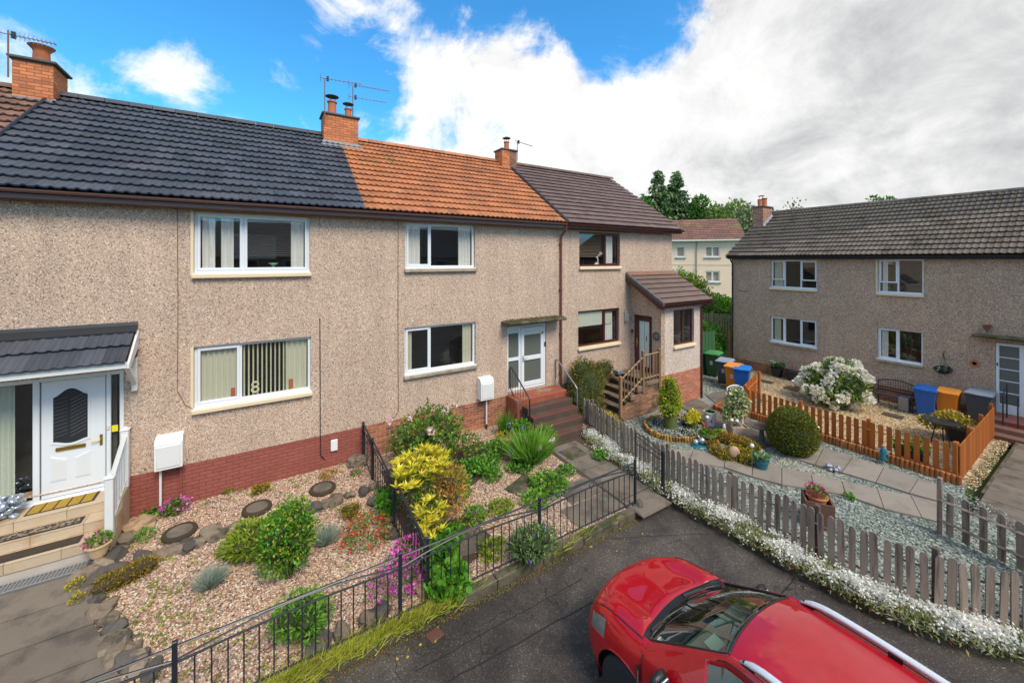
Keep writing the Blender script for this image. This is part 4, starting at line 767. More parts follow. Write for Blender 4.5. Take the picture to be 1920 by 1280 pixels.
# steps and rail at that door
st = thing('door_steps', 'dark red painted door steps of the right house with a black handrail', 'steps', (19.3, -8.4, RG)); pm('red_paint', (.26, .055, .045), .7, .25, 4, 40, .15, .2, second=((.12, .09, .08), 3, .48, .6))
for i, (x, z) in enumerate(((19.1, 0.0), (18.75, -.14), (18.40, -.28))): MB().cbox(x, 19.98 - .0 * i, -11.5, -7.72 + .02 * i, RG - .1, z, .012).build('step', 'red_paint' if i == 0 else 'brick_brown', st)
hr = thing('handrail', 'black handrail on the steps of the right house', 'handrail', (19.3, -8.2, -.1)); MB().tube([(18.95, -8.0, -.1), (18.95, -8.0, .80), (19.6, -8.0, 1.05), (19.6, -8.0, .0)], .018, 6).tube([(18.95, -8.28, -.1), (18.95, -8.28, .82)], .018, 6).build('rail', 'metal_black', hr)

# ================================================================== cream block behind, in the gap
ang = math.atan2(.769, -.64); ox, oy = 40.95, 11.2; ux, uy = -.64, .769; nx, ny = -.769, -.64      # u leftwards along the front, d outwards
FF = F_(lambda u, d, z: (ox + ux * u + nx * d, oy + uy * u + ny * d, z), True, 0)
FF.flip = (ux * ny - uy * nx) < 0
h5 = thing('flat_block', 'cream rendered block with mossy red-brown roof seen through the gap between the houses', 'house', (ox, oy, -1))
OP5 = []
for u0, u1, n in ((2.05, 3.45, 2), (5.35, 6.2, 1), (9.2, 10.6, 2), (12, 12.9, 1)):
    for z0 in (5.15, 2.60, .05): OP5.append((u0, u1, z0, z0 + 1.15))
wall(FF, h5, 0, 15, -1.8, 6.95, OP5, 'render_cream', .3)
MB(FF).box(0, 15, -8, -.31, -1.8, 6.95).build('rear_wall', 'render_cream', h5)
for (a, b_, c_, d_) in OP5:
    if b_ - a > 1: pn = [(0, .5, True, None), (.5, 1, True, None)]
    else: pn = [(0, 1, True, None)]
    wn = window(h5, FF, a, b_, c_, d_, pn, sill_h=.0, fr=.08, rdepth=.8); MB(FF).box(a - .1, b_ + .1, .0, .10, c_ - .13, c_ - .005).build('sill', 'sill_stone', wn)
mb = MB(FF).extr([(.45, 6.95), (-4.0, 9.35), (-8.45, 6.95)], -.3, 15.3); rf5 = mb.build('roof', 'tile_far', h5)
p5 = math.atan2(2.4, 4.45); me = tile_mesh('far', 'tile_far', .6, .62); rot = np.array(Matrix(((ux, -nx, 0), (uy, -ny, 0), (0, 0, 1)))); rx = np.array(Matrix.Rotation(p5, 3, 'X'))
Pn = []; 
for r in range(11):
    for i in range(26): Pn.append(FF(-.3 + i * .6, .5 - math.cos(p5) * .46 * r, 6.97 + math.sin(p5) * .46 * r))
RR5 = rot @ rx; me5 = np.array([v.co[:] for v in me.vertices]); 
for p in Pn:
    o = place('tile', me, rf5, p); o.matrix_basis = Matrix.Translation(o.location) @ Matrix([list(q) for q in RR5]).to_4x4()
MB(FF).box(-.3, 15.3, .46, .56, 6.83, 6.97).build('fascia', 'white_paint', h5)
for u in (4.25, 7.05): MB(FF).tube([(u, .08, 6.9), (u, .08, -1.6)], .05, 6).build('downpipe', 'sill_stone', h5)
MB(FF).box(0, 15, .0, .02, 4.33, 4.37).build('string_course', 'sill_stone', h5)
aerial('tv_aerial', 'small TV aerial on the ridge of the distant cream block', FF(1.2, -3.9, 9.3), 1.0, [(0, 1, -.4, 1.3, 8, .15, False)])

# ================================================================== the row across the road (behind the viewpoint; it shows in the window reflections)
for i in range(3):
    x = -16 + i * 13.0
    hh = thing('opposite_house', ('left', 'middle', 'right')[i] + ' house of the row across the road, dark roof and grey render', 'house', (x + 6, -31, 0)); F2 = F_(lambda u, d, z: (u, -27 + d, z), False, 0)
    MB().box(x, x + 12, -35, -27, -.5, 5.2).build('wall', 'dash_right', hh); MB().add([(x - .2, -26.6, 5.1), (x + 12.2, -26.6, 5.1), (x + 12.2, -31, 8.2), (x - .2, -31, 8.2), (x - .2, -35.4, 5.1), (x + 12.2, -35.4, 5.1)], [(0, 1, 2, 3), (3, 2, 5, 4), (0, 3, 4), (1, 5, 2)]).build('roof', 'tile_slate', hh)
    for u in (x + 1.5, x + 4.5, x + 7.6, x + 9.8):
        for z in (1.2, 3.7): f = MB(F2).box(u, u + 1.3, .0, .05, z, z + 1.2).build('window', 'upvc_white', hh); MB(F2).box(u + .1, u + 1.2, .05, .06, z + .1, z + 1.1).build('pane', 'glass_dark', f)
# ================================================================== materials for planting and stones
tint_mat('gravel_pink', ((0, (.56, .37, .26)), (.2, (.68, .49, .35)), (.36, (.80, .64, .46)), (.52, (.46, .24, .15)), (.62, (.36, .27, .21)), (.73, (.84, .75, .63)), (.84, (.56, .27, .17)), (.92, (.19, .14, .115))), .8)
tint_mat('gravel_gold', ((0, (.55, .38, .20)), (.25, (.68, .50, .28)), (.5, (.80, .66, .44)), (.7, (.38, .24, .12)), (.85, (.88, .80, .62))), .8)
tint_mat('slate_chip', ((0, (.22, .255, .22)), (.25, (.34, .375, .32)), (.45, (.12, .14, .125)), (.6, (.44, .46, .39)), (.78, (.25, .30, .245)), (.93, (.66, .64, .55))), .65)
tint_mat('gravel_grey', ((0, (.36, .34, .28)), (.3, (.48, .45, .38)), (.6, (.25, .25, .21)), (.8, (.60, .58, .50))), .85)
dash('bed_pink', ((0, (.46, .31, .22)), (.22, (.22, .15, .11)), (.40, (.56, .40, .29)), (.56, (.34, .18, .12)), (.70, (.12, .09, .07)), (.80, (.68, .55, .42)), (.93, (.28, .22, .17))), .3, 34); dash('bed_slate', ((0, (.17, .20, .175)), (.25, (.27, .30, .26)), (.45, (.09, .105, .095)), (.62, (.36, .38, .32)), (.78, (.20, .24, .20)), (.94, (.48, .47, .40))), .3, 24); dash('bed_gold', ((0, (.48, .33, .17)), (.3, (.30, .19, .10)), (.5, (.60, .44, .25)), (.7, (.20, .13, .07)), (.85, (.72, .58, .38))), .3, 24); dash('bed_grey', ((0, (.30, .28, .22)), (.3, (.20, .19, .15)), (.5, (.40, .37, .30)), (.75, (.14, .13, .10)), (.9, (.52, .49, .40))), .3, 26)
pm('soil', (.075, .052, .035), .95, .3, 4, 40, .3, .6)
pm('rock', (.23, .175, .125), .9, .25, 4, 30, .3, .5, rv=.25, second=((.10, .085, .06), 5, .5, .62)); pm('rock_dark', (.095, .083, .072), .9, .3, 4, 30, .3, .5, rv=.2); pm('sandstone', (.40, .27, .16), .9, .2, 4, 30, .2, .4, rv=.2)
LV = lambda *cs: tuple((i / len(cs), c) for i, c in enumerate(cs))
def lm(name, *cs, **k): tint_mat(name, LV(*cs), k.pop('rough', .5), 'CONSTANT', k.pop('transl', .28), **k)
lm('leaf_green', (.07, .20, .02), (.11, .28, .025), (.16, .36, .035), (.05, .13, .015), (.20, .40, .05)); lm('leaf_dark', (.020, .055, .014), (.032, .085, .02), (.05, .12, .025), (.015, .038, .01)); lm('leaf_holly', (.07, .24, .012), (.10, .32, .018), (.16, .40, .03), (.04, .14, .01), (.24, .44, .05), (.07, .20, .015), (.14, .36, .03), (.45, .42, .05), rough=.3)
lm('leaf_lime', (.22, .32, .025), (.30, .38, .03), (.14, .24, .02), (.36, .42, .05)); lm('leaf_gold', (.42, .36, .02), (.55, .45, .03), (.28, .26, .02), (.62, .50, .05)); lm('leaf_yellow', (.80, .66, .03), (.90, .76, .05), (.62, .55, .03), (.95, .85, .15), (.45, .45, .03))
lm('leaf_orange', (.62, .30, .06), (.55, .18, .04), (.35, .30, .05), (.20, .22, .03), (.70, .42, .12)); lm('leaf_fescue', (.30, .38, .33), (.40, .48, .40), (.22, .30, .26), (.50, .52, .38), rough=.7); lm('leaf_heath', (.38, .26, .02), (.50, .33, .03), (.20, .17, .015), (.28, .24, .02))
lm('leaf_rose', (.08, .20, .02), (.12, .27, .03), (.18, .34, .04), (.24, .09, .04), (.06, .15, .02), (.14, .28, .03), (.26, .36, .05)); lm('leaf_vine', (.09, .27, .02), (.14, .36, .03), (.20, .43, .045), (.06, .19, .015)); lm('leaf_strap', (.14, .34, .03), (.20, .42, .04), (.09, .24, .02), (.28, .48, .07))
lm('leaf_box', (.14, .18, .018), (.22, .25, .028), (.08, .105, .013), (.30, .31, .035), (.20, .14, .02)); lm('leaf_yew', (.15, .16, .025), (.23, .23, .035), (.08, .09, .016), (.32, .29, .05), (.19, .12, .03)); lm('leaf_conifer', (.34, .42, .02), (.46, .52, .03), (.20, .29, .015), (.56, .58, .06))
lm('leaf_variegated', (.65, .66, .38), (.30, .38, .12), (.78, .76, .50), (.12, .20, .05), (.50, .52, .22)); lm('leaf_silver', (.40, .43, .27), (.52, .55, .38), (.26, .32, .14), (.34, .38, .14), (.42, .36, .12)); lm('leaf_hosta', (.16, .30, .10), (.62, .66, .42), (.10, .22, .07), (.20, .36, .14)); lm('leaf_rhodo', (.08, .17, .02), (.14, .26, .03), (.20, .32, .04), (.34, .38, .06))
lm('leaf_campanula', (.13, .22, .06), (.20, .30, .10), (.08, .15, .04), (.28, .36, .16)); lm('grass_dry', (.55, .60, .05), (.70, .70, .08), (.38, .46, .04), (.72, .64, .18), (.30, .32, .04)); lm('grass_green', (.10, .20, .02), (.15, .27, .03), (.07, .14, .015))
def fm_(name, *cs): tint_mat(name, LV(*cs), .6, 'CONSTANT', .3)
fm_('petal_white', (.95, .94, .88), (.88, .87, .80), (.97, .96, .92)); fm_('petal_cream', (.92, .88, .74), (.96, .93, .84), (.85, .78, .58), (.97, .96, .90)); fm_('petal_magenta', (.78, .06, .52), (.88, .16, .66), (.65, .04, .42), (.92, .35, .75)); fm_('petal_pink', (.85, .28, .50), (.92, .45, .62), (.75, .15, .35))
fm_('petal_red', (.80, .035, .025), (.90, .10, .04), (.62, .02, .03)); fm_('petal_rose', (.95, .78, .76), (.97, .86, .82), (.92, .64, .62)); fm_('petal_blue', (.20, .16, .72), (.30, .22, .80), (.12, .10, .50)); fm_('petal_crimson', (.62, .02, .16), (.75, .05, .25), (.45, .01, .10))
pm('stem', (.10, .065, .035), .9, .2); pm('stem_green', (.12, .20, .04), .8, .2); pm('core_green', (.040, .058, .016), .95, .3); pm('dark_brown', (.060, .042, .025), .95, .3)  # last two: dark fills of the added shrub cores, brown also on bark
pm('fence_black', (.020, .024, .034), .38, .12, 4, 60, .1); pm('fence_grey', (.33, .255, .20), .85, .22, 3, 30, .16, .35, rv=.22, stretch=(6, 6, .5), second=((.15, .115, .09), 2.5, .5, .66)); pm('post_grey', (.15, .105, .075), .9, .3, 5, 40, .25, .4, rv=.2)
pm('fence_orange', (.42, .115, .014), .7, .2, 3, 30, .16, .2, rv=.22, stretch=(5, 5, .6)); pm('log_orange', (.40, .135, .035), .75, .2, 3, 30, .15, .3, rv=.25); pm('log_gold', (.46, .25, .06), .8, .25, 5, 30, .2, .3, rv=.3, second=((.15, .07, .025), 6, .5, .6))
pm('timber_rail', (.27, .15, .08), .85, .25, 3, 30, .15, .3, rv=.2, stretch=(4, 4, .8)); pm('timber_pale', (.34, .22, .13), .85, .2, 3, 30, .15, .2, stretch=(3, 3, 1))
pm('step_red', (.33, .085, .045), .8, .2, 4, 40, .15, .3, second=((.30, .22, .15), 2.2, .52, .62)); pm('step_brown', (.125, .048, .036), .85, .25, 4, 40, .2, .3, second=((.10, .075, .05), 3, .5, .62)); pm('step_stone', (.25, .18, .12), .9, .25, 3, 40, .2, .3, second=((.09, .065, .04), 3, .48, .62)); pm('step_riser', (.085, .062, .045), .9, .3, 3, 40, .2, .3)
pm('tile_sand', (.60, .46, .31), .55, .1, 2, 20, .05, .05, rv=.10, second=((.42, .24, .11), 2.0, .52, .72)); pm('mat_gold', (.50, .32, .04), .8, .15); pm('mat_dark', (.045, .038, .034), .9, .3, 20, 120, .4, .5); pm('mat_pattern', (.34, .26, .18), .9, .4, 30, 90, .3, .5, second=((.05, .04, .035), 22, .46, .52))
pm('pot_terracotta', (.62, .24, .09), .75, .12, 4, 50, .1); pm('pot_cream', (.72, .50, .30), .7, .1); pm('pot_green', (.13, .16, .035), .6, .2); pm('pot_teal', (.02, .16, .22), .35, .1); pm('pot_white', (.62, .65, .60), .5, .1); pm('pot_black', (.025, .028, .035), .45, .15); pm('wood_planter', (.155, .075, .055), .85, .2, 4, 40, .15, .2, stretch=(1, 1, 5)); pm('wood_box_edge', (.42, .33, .26), .85, .2)
pm('stone_carved', (.50, .32, .21), .9, .15, 5, 50, .12, .3); pm('silver', (.50, .55, .62), .25, .15, metal=.7); pm('mirror_ball', (.85, .85, .82), .2, .05, metal=.2)

ROCKS = []
def ico(sub=2):
    import bmesh
    bm = bmesh.new(); bmesh.ops.create_icosphere(bm, subdivisions=sub, radius=1); return bm
for i in range(6):
    bm = ico(2); ph = random.random() * 9
    for v in bm.verts:
        c = v.co; k = 1 + .22 * math.sin(c.x * 2.3 + ph) * math.cos(c.y * 2.9 + ph * 2) + .13 * math.sin(c.z * 5 + c.x * 4 + ph) + random.uniform(-.13, .10); v.co = c * k
    ROCKS.append(bm)
def rock_mesh(i, m):
    me = bpy.data.meshes.new('rock'); ROCKS[i % 6].to_mesh(me); me.materials.append(M[m]); return me
RM = {(i, m): rock_mesh(i, m) for i in range(6) for m in ('rock', 'rock_dark', 'sandstone')}
def rocks(parent, items, zf=H):
    for k, (x, y, s, m) in enumerate(items):
        s *= 1.08; place('rock', RM[(k * 5 + 1) % 6, m], parent, (x, y, zf(y) + s * .25), (random.uniform(-.3, .3), random.uniform(-.3, .3), random.uniform(0, 6.3)), (s * random.uniform(.9, 1.25), s * random.uniform(.7, .95), s * random.uniform(.5, .72)))

# ================================================================== garden ground of the two left houses
PTH1 = [(-5.2, -.3), (-2.15, -.3), (-2.35, -1.55), (-2.05, -2.6), (-1.75, -3.3), (-1.30, -4.15), (-1.15, -4.62), (-5.2, -4.62)]
G1 = [(-2.10, 0), (2.06, 0), (2.06, -4.60), (-1.15, -4.60), (-1.30, -4.15), (-1.75, -3.3), (-2.05, -2.6), (-2.35, -1.55), (-2.2, -1.1)]
G2 = [(2.16, 0), (6.30, 0), (6.30, -4.60), (2.16, -4.60)]
def sheet(name, poly, m, zf, z0=-.6, lab=None):
    return struct(MB().prism(poly, z0, lambda x, y: zf(y)), name, m)
sheet('garden_bed', [(-2.2, .05), (2.11, .05), (2.11, -4.60), (-2.2, -4.60)], 'bed_pink', H)
sheet('garden_bed', [(2.112, .05), (6.32, .05), (6.32, -4.60), (2.112, -4.60)], 'bed_pink', H)
P2W = [(6.322, .05), (8.9, .05), (8.62, -1.0), (8.15, -2.5), (7.95, -4.0), (7.9, -4.70), (6.322, -4.70)]
sheet('garden_bed', P2W, 'soil', H)
p1 = sheet('path', [(-5.2, .05), (-2.205, .05), (-2.205, -1.5), (-1.95, -2.6), (-1.6, -3.4), (-1.2, -4.60), (-5.2, -4.60)], 'soil', lambda y: .10 + .065 * y)
m_sl = {}
def slab(parent, x0, x1, y0, y1, zf, m, th=.05, rz=0, cx=None):
    zc = zf((y0 + y1) / 2); me = MB().cbox(x0 - (x0 + x1) / 2, x1 - (x0 + x1) / 2, y0 - (y0 + y1) / 2, y1 - (y0 + y1) / 2, -th, 0, .010).mesh('paving_slab', m)
    return place('paving_slab', me, parent, ((x0 + x1) / 2, (y0 + y1) / 2, zc + th * .55 + random.uniform(-.004, .004)), (math.atan(zf(1) - zf(0)), 0, rz))
y = -1.42; k = 0; z1f = lambda y: .10 + .065 * y
while y > -4.5:
    xr = np.interp(-y, [1.4, 1.5, 2.6, 3.3, 4.15, 4.7], [-2.20, -2.25, -1.95, -1.62, -1.25, -1.15]) ; fx_ = lambda v: np.interp(-v, [1.4, 1.5, 2.6, 3.3, 4.15, 4.7], [-2.20, -2.25, -1.95, -1.62, -1.25, -1.15]); MB().prism([(-4.2, y - .60), (fx_(y - .6), y - .60), (fx_(y - .012), y - .012), (-4.2, y - .012)], -.4, lambda u, v: z1f(v) + .028 + .006 * (k % 2)).build('paving_slab', 'slab_brown', p1); slab(p1, -5.2, -4.22, y - .60, y - .012, z1f, 'slab_brown'); y -= .615; k += 1
gr = thing('drain_grate', 'grey metal drain grate in the path at the foot of the sandstone steps', 'drain grate', (-2.9, -1.28, .05))
g = MB().box(-3.45, -2.36, -1.39, -1.36, .015, .045).box(-3.45, -2.36, -1.17, -1.145, .015, .045)
for i in range(24): x = -3.45 + i * .046; g.box(x, x + .012, -1.36, -1.17, .02, .04)
for y_ in (-1.31, -1.265, -1.22): g.box(-3.45, -2.36, y_ - .005, y_ + .005, .022, .038)
g.build('grating', 'metal_zinc', gr)

# gravel
H1h = lambda x, y: H(y)
RB = [(-2.4, -1.0), (-1.85, -1.0), (-1.75, -1.9), (-1.5, -2.6), (-1.2, -3.4), (-.95, -4.6), (-2.2, -4.6)]
pebbles('gravel', G1, 2100, .033, 'gravel_pink', H1h, label='pink and cream gravel covering the left front garden')
S2A = [(3.5, -1.7), (6.2, -1.7), (6.2, -3.0), (4.7, -3.6), (3.4, -3.0)]
pebbles('gravel', [(2.3, -.05), (6.2, -.05), (6.25, -4.55), (2.2, -4.55)], 1500, .032, 'gravel_pink', H1h, holes=([(2.4, -.9), (5.0, -.9), (4.9, -1.9), (3.2, -2.6), (2.3, -2.9)], [(2.3, -3.2), (3.3, -3.0), (3.5, -4.1), (2.3, -4.4)]), label='pinkish grey gravel in the overgrown garden of the orange-roofed house')
struct(MB().prism([(2.35, -.8), (5.1, -.7), (5.0, -1.7), (4.2, -2.2), (3.3, -2.6), (2.6, -3.1), (3.4, -3.1), (3.6, -4.0), (2.5, -4.4), (2.2, -3.2)], -.3, lambda x, y: H(y) + .012), 'soil_bed', 'soil')

# rockery border
rk = thing('rockery_border', 'line of rough brown stones curving through the pink gravel and down the path edge', 'rockery', (-1.5, -1.6, -.05))
its = []
for px, py, s, m in ((250, 1005, .14, 'rock'), (287, 1046, .12, 'rock'), (338, 1030, .12, 'rock'), (420, 1000, .14, 'rock'), (455, 990, .13, 'rock_dark'), (570, 958, .13, 'rock_dark'), (610, 948, .13, 'rock'), (195, 1142, .12, 'rock'), (170, 1100, .13, 'rock_dark'), (230, 1205, .12, 'rock_dark'), (245, 1225, .12, 'rock'), (205, 1225, .12, 'rock'), (262, 1240, .12, 'rock_dark'), (262, 990, .20, 'sandstone'), (236, 1016, .15, 'rock'), (205, 1050, .17, 'rock_dark'), (222, 1035, .13, 'rock'), (190, 1072, .20, 'rock'), (215, 1068, .15, 'rock_dark'), (154, 1092, .17, 'rock'), (168, 1112, .15, 'rock'), (183, 1082, .14, 'rock_dark'), (273, 1052, .16, 'rock_dark'), (300, 1043, .15, 'rock'), (326, 1034, .14, 'rock'), (352, 1027, .14, 'rock_dark'), (374, 1018, .11, 'rock'), (398, 1005, .19, 'rock'), (441, 995, .15, 'rock'), (468, 985, .12, 'rock_dark'), (551, 962, .13, 'rock'), (590, 955, .15, 'rock_dark'), (628, 942, .16, 'rock'), (655, 930, .12, 'rock'), (682, 925, .15, 'rock_dark'), (700, 915, .12, 'rock'),
                     (176, 1130, .12, 'rock_dark'), (186, 1155, .15, 'rock'), (205, 1165, .12, 'rock'), (214, 1182, .12, 'rock_dark'), (208, 1205, .13, 'rock'), (222, 1222, .13, 'rock'), (240, 1243, .15, 'rock_dark'), (255, 1252, .13, 'rock'), (215, 1245, .12, 'rock'), (285, 1262, .12, 'rock_dark'), (728, 975, .15, 'rock'), (735, 1005, .13, 'rock_dark'), (752, 1045, .15, 'rock'), (765, 1080, .14, 'rock'), (672, 868, .22, 'rock'), (790, 1105, .16, 'sandstone'), (705, 945, .14, 'rock_dark'), (640, 1190, .14, 'rock'), (600, 1210, .16, 'rock_dark'), (690, 1165, .13, 'rock'), (715, 1150, .12, 'rock_dark')):
    g_ = GG(px, py); its.append((g_[0], g_[1], s, m))
rocks(rk, its)
# log-slice stepping stones
for (px, py, lab) in ((337, 1000, 'round log-slice stepping stone nearest the entrance steps'), (482, 955, 'middle one of the three round log-slice stepping stones, behind the juniper'), (605, 918, 'round log-slice stepping stone furthest right, near the small white vent')):
    g_ = GG(px, py); t = thing('stepping_stone', lab, 'stepping stone', (g_[0], g_[1], H(g_[1])), group='log-slice stepping stones'); zz = H(g_[1])
    MB().lathe([(.25, -.05), (.262, .03), (.25, .062), (.20, .068), (.185, .052), (.001, .052)], (g_[0], g_[1], zz), 22).build('bark_rim', 'dark_brown', t); MB().lathe([(.19, .05), (.185, .058), (.12, .062), (.06, .06), (.001, .063)], (g_[0], g_[1], zz), 22).build('cut_face', 'slab_brown', t)

# ================================================================== entrance steps of the left house
st = thing('entrance_steps', 'three sandstone tiled steps in front of the white panelled door', 'steps', (-3.4, -.5, 0))
STP = [(-.50, .66), (-.80, .495), (-1.13, .33)]
MB().box(-5.2, -2.13, -.485, -.012, -.1, .648).box(-5.2, -2.13, -.785, -.486, -.1, .483).box(-5.2, -2.13, -1.115, -.786, -.1, .318).build('step_core', 'mortar', st)
for k, (ye, z) in enumerate(STP):
    yb = (0 - .014) if k == 0 else STP[k - 1][0] - .002; off = (.0, .28, .12)[k]; x = -5.2 + off - .6
    while x < -2.13:
        a, b_ = max(x, -5.2), min(x + .594, -2.13)
        if b_ - a > .05:
            MB().cbox(a, b_, ye - .012, yb, z - .012, z, .004).build('step_tile', 'tile_sand', st); MB().cbox(a, b_, ye - .002, ye + .014, z - .165, z - .014, .003).build('riser_tile', 'tile_sand', st)
        x += .6
MB().box(-2.128, -2.115, -1.13, -.012, -.1, .31).box(-2.128, -2.115, -.80, -.012, .31, .48).box(-2.128, -2.115, -.5, -.012, .48, .648).build('side_tile', 'tile_sand', st)
e = thing('door_mat', 'black rubber doormat with golden ribbed strips at the white front door', 'doormat', (-3.0, -.2, .665)); c1_, c2_ = (-3.32, -2.50)
MB().cbox(-3.33, -2.50, -.40, -.06, .662, .672, .003).build('backing', 'mat_dark', e); g = MB()
for i in range(5):
    for j in range(7): g.box(-3.30 + i * .158, -3.165 + i * .158, -.385 + j * .045, -.36 + j * .045, .673, .680)
g.build('ribs', 'mat_gold', e)
e = MB().cbox(-3.52, -2.56, -.775, -.56, .498, .507, .003).build('step_mat', 'mat_dark', None); tag(e, 'beige and black scroll-patterned mat on the middle sandstone step', 'mat'); MB().box(-3.48, -2.60, -.745, -.59, .508, .510).build('pattern', 'mat_pattern', e)
e = MB().cbox(-3.55, -2.50, -1.085, -.86, .333, .343, .003).build('step_mat', 'mat_dark', None); tag(e, 'dark speckled mat on the lowest sandstone step', 'mat'); MB().box(-3.52, -2.53, -1.06, -.885, .344, .346).build('pattern', 'dark_brown', e)
# white balustrade
bl_ = thing('balustrade', 'white plastic stair balustrade right of the white front door', 'balustrade', (-2.14, -.5, .4))
def newel(par, x, y, z0, z1, s=.05, m='white_paint', nm='newel_post', cap=True):
    b_ = MB().cbox(x - s, x + s, y - s, y + s, z0, z1, .008)
    if cap: b_.cbox(x - s * 1.25, x + s * 1.25, y - s * 1.25, y + s * 1.25, z1, z1 + .025, .006).add([(x - s, y - s, z1 + .025), (x + s, y - s, z1 + .025), (x + s, y + s, z1 + .025), (x - s, y + s, z1 + .025), (x, y, z1 + .07)], [(0, 1, 4), (1, 2, 4), (2, 3, 4), (3, 0, 4)])
    return b_.build(nm, m, par)
newel(bl_, -2.16, -1.0, .25, 1.24, .055); newel(bl_, -2.16, -.10, .66, 1.72, .055)
MB().tube([(-2.16, -.95, 1.17), (-2.16, -.15, 1.62)], .035, 4).build('handrail', 'white_paint', bl_); MB().tube([(-2.16, -.95, .42), (-2.16, -.15, .80)], .028, 4).build('bottom_rail', 'white_paint', bl_)
for i in range(5): yy = -.85 + i * .15; zz = .47 + (yy + .95) * .475; MB().cbox(-2.178, -2.142, yy - .018, yy + .018, zz - .05, zz + .73, .004).build('spindle', 'white_paint', bl_)
# grey lumpy ornament by the door
e = thing('pebble_ornament', 'silver grey ornament heaped like shiny cobbles beside the white front door', 'ornament', (-3.52, -.32, .66))
for i in range(34):
    a = random.random() * 6.28; r = .16 * math.sqrt(random.random()); zz = .70 + .30 * (i / 34); place('cobble', RM[i % 6, 'rock'] if False else None or bpy.data.meshes.get('cob') or (lambda me: (setattr(me, 'name', 'cob'), me)[1])(MB().lathe([(.001, -.05), (.05, -.03), (.066, 0), (.05, .03), (.001, .05)], n=10).mesh('cob', 'silver', True)), e, (-3.54 + r * math.cos(a), -.28 + r * math.sin(a), zz), (random.uniform(-1, 1), random.uniform(-1, 1), a), (1.2, .9, .8))
# meters
def meter(x, w_, z0, z1, lab, polx):
    e = thing('meter_box', lab, 'meter box', (x, -.12, 0)); MB(FT).add([(x, 0, z0), (x + w_, 0, z0), (x + w_, 0, z1 + .02), (x, 0, z1 + .02), (x, .24, z0), (x + w_, .24, z0), (x + w_, .24, z1 - .10), (x, .24, z1 - .10), (x, .18, z1), (x + w_, .18, z1)], [(4, 5, 6, 7), (7, 6, 9, 8), (8, 9, 2, 3), (0, 4, 7, 8, 3), (1, 2, 9, 6, 5), (0, 1, 5, 4)]).build('housing', 'white_plain', e)
    MB(FT).cbox(x + .03, x + w_ - .03, .235, .255, z0 + .04, z1 - .14, .008).build('cover', 'white_paint', e); MB(FT).tube([(polx, .10, z0), (polx, .10, .05)], .022, 8).build('pipe', 'white_paint', e); MB(FT).tube([(polx, .10, .14), (polx, .10, -.05)], .03, 8).build('pipe_foot', 'metal_black', e); return e
meter(-1.73, .42, .87, 1.46, 'large white meter box on a thin pipe against the left painted brick base', -1.66); e = meter(5.27, .42, .89, 1.49, 'white meter box on a thin pipe beside the red steps of the orange-roofed house', 5.52)
MB(FT).tube([(-1.36, .05, .85), (-1.36, .05, -.02)], .016, 6).build('pipe', 'brick_painted', bpy.data.objects['meter_box'])
e = thing('wall_vent', 'small white square vent cover on the painted brick base near the black side fence', 'vent cover', (1.45, -.02, .5)); MB(FT).cbox(1.38, 1.53, .0, .05, .38, .64, .008).build('cover', 'white_plain', e); MB(FT).cbox(1.37, 1.54, .0, .03, .655, .72, .004).build('grille', 'brick_painted', e)

# ================================================================== steps and handrails of the middle house
st = thing('entrance_steps', 'red painted concrete steps leading up to the white glazed door', 'steps', (7.2, -.7, 0))
MB().cbox(6.25, 8.12, -.62, -.012, -.1, .83, .02).build('landing', 'step_red', st)
for i in range(4): z = .83 - .178 * (i + 1); MB().cbox(6.42, 8.10 - .02 * i, -.62 - .285 * (i + 1), -.622 - .285 * i, -.25, z, .015).build('step', 'step_brown', st)
[MB().box(6.43, 8.03, -.628 - .285 * (i + 1), -.6215 - .285 * (i + 1), -.25, .83 - .178 * (i + 1) - .04).build('riser', 'step_riser', st) for i in range(4)]; MB().cbox(6.25, 6.41, -1.2, -.624, -.2, .30, .015).build('cheek_wall', 'step_brown', st)
for x, lab in ((6.37, 'grey tubular handrail left of the red steps, with thin bars'), (8.13, 'grey tubular handrail right of the red steps, beside the big shrub')):
    e = thing('handrail', lab, 'handrail', (x, -.5, .5)); A = (x, -.05, .98); top = (x, -.06, 1.66); B = (x, -1.02, 1.02); C_ = (x, -1.06, .90); D = (x, -1.08, .05); E_ = (x, -1.0, .30)
    MB().tube([top, (x, -.14, 1.64), (x, -.98, 1.06), (x, -1.06, .98), (x, -1.07, .86), (x, -1.08, .0)], .021, 8).tube([top, (x, -.02, 1.58), (x, -.04, 1.04), (x, -.12, .92), (x, -1.05, .22)], .018, 8).build('rail', 'metal_grey' if x > 7 else 'timber_head', e) if x > 7 else MB().tube([top, (x, -.14, 1.64), (x, -.98, 1.06), (x, -1.06, .98), (x, -1.07, .86), (x, -1.08, .10)], .020, 8).tube([top, (x, -.02, 1.58), (x, -.04, 1.04), (x, -.12, .92), (x, -1.05, .22)], .018, 8).build('rail', 'metal_black', e)
    for i in range(6): yy = -.18 - .14 * i; zt = 1.62 + (yy + .14) * .69; zb = .90 + (yy + .12) * .75; MB().tube([(x, yy, zb), (x, yy, zt)], .006, 5).build('bar', 'metal_black', e)
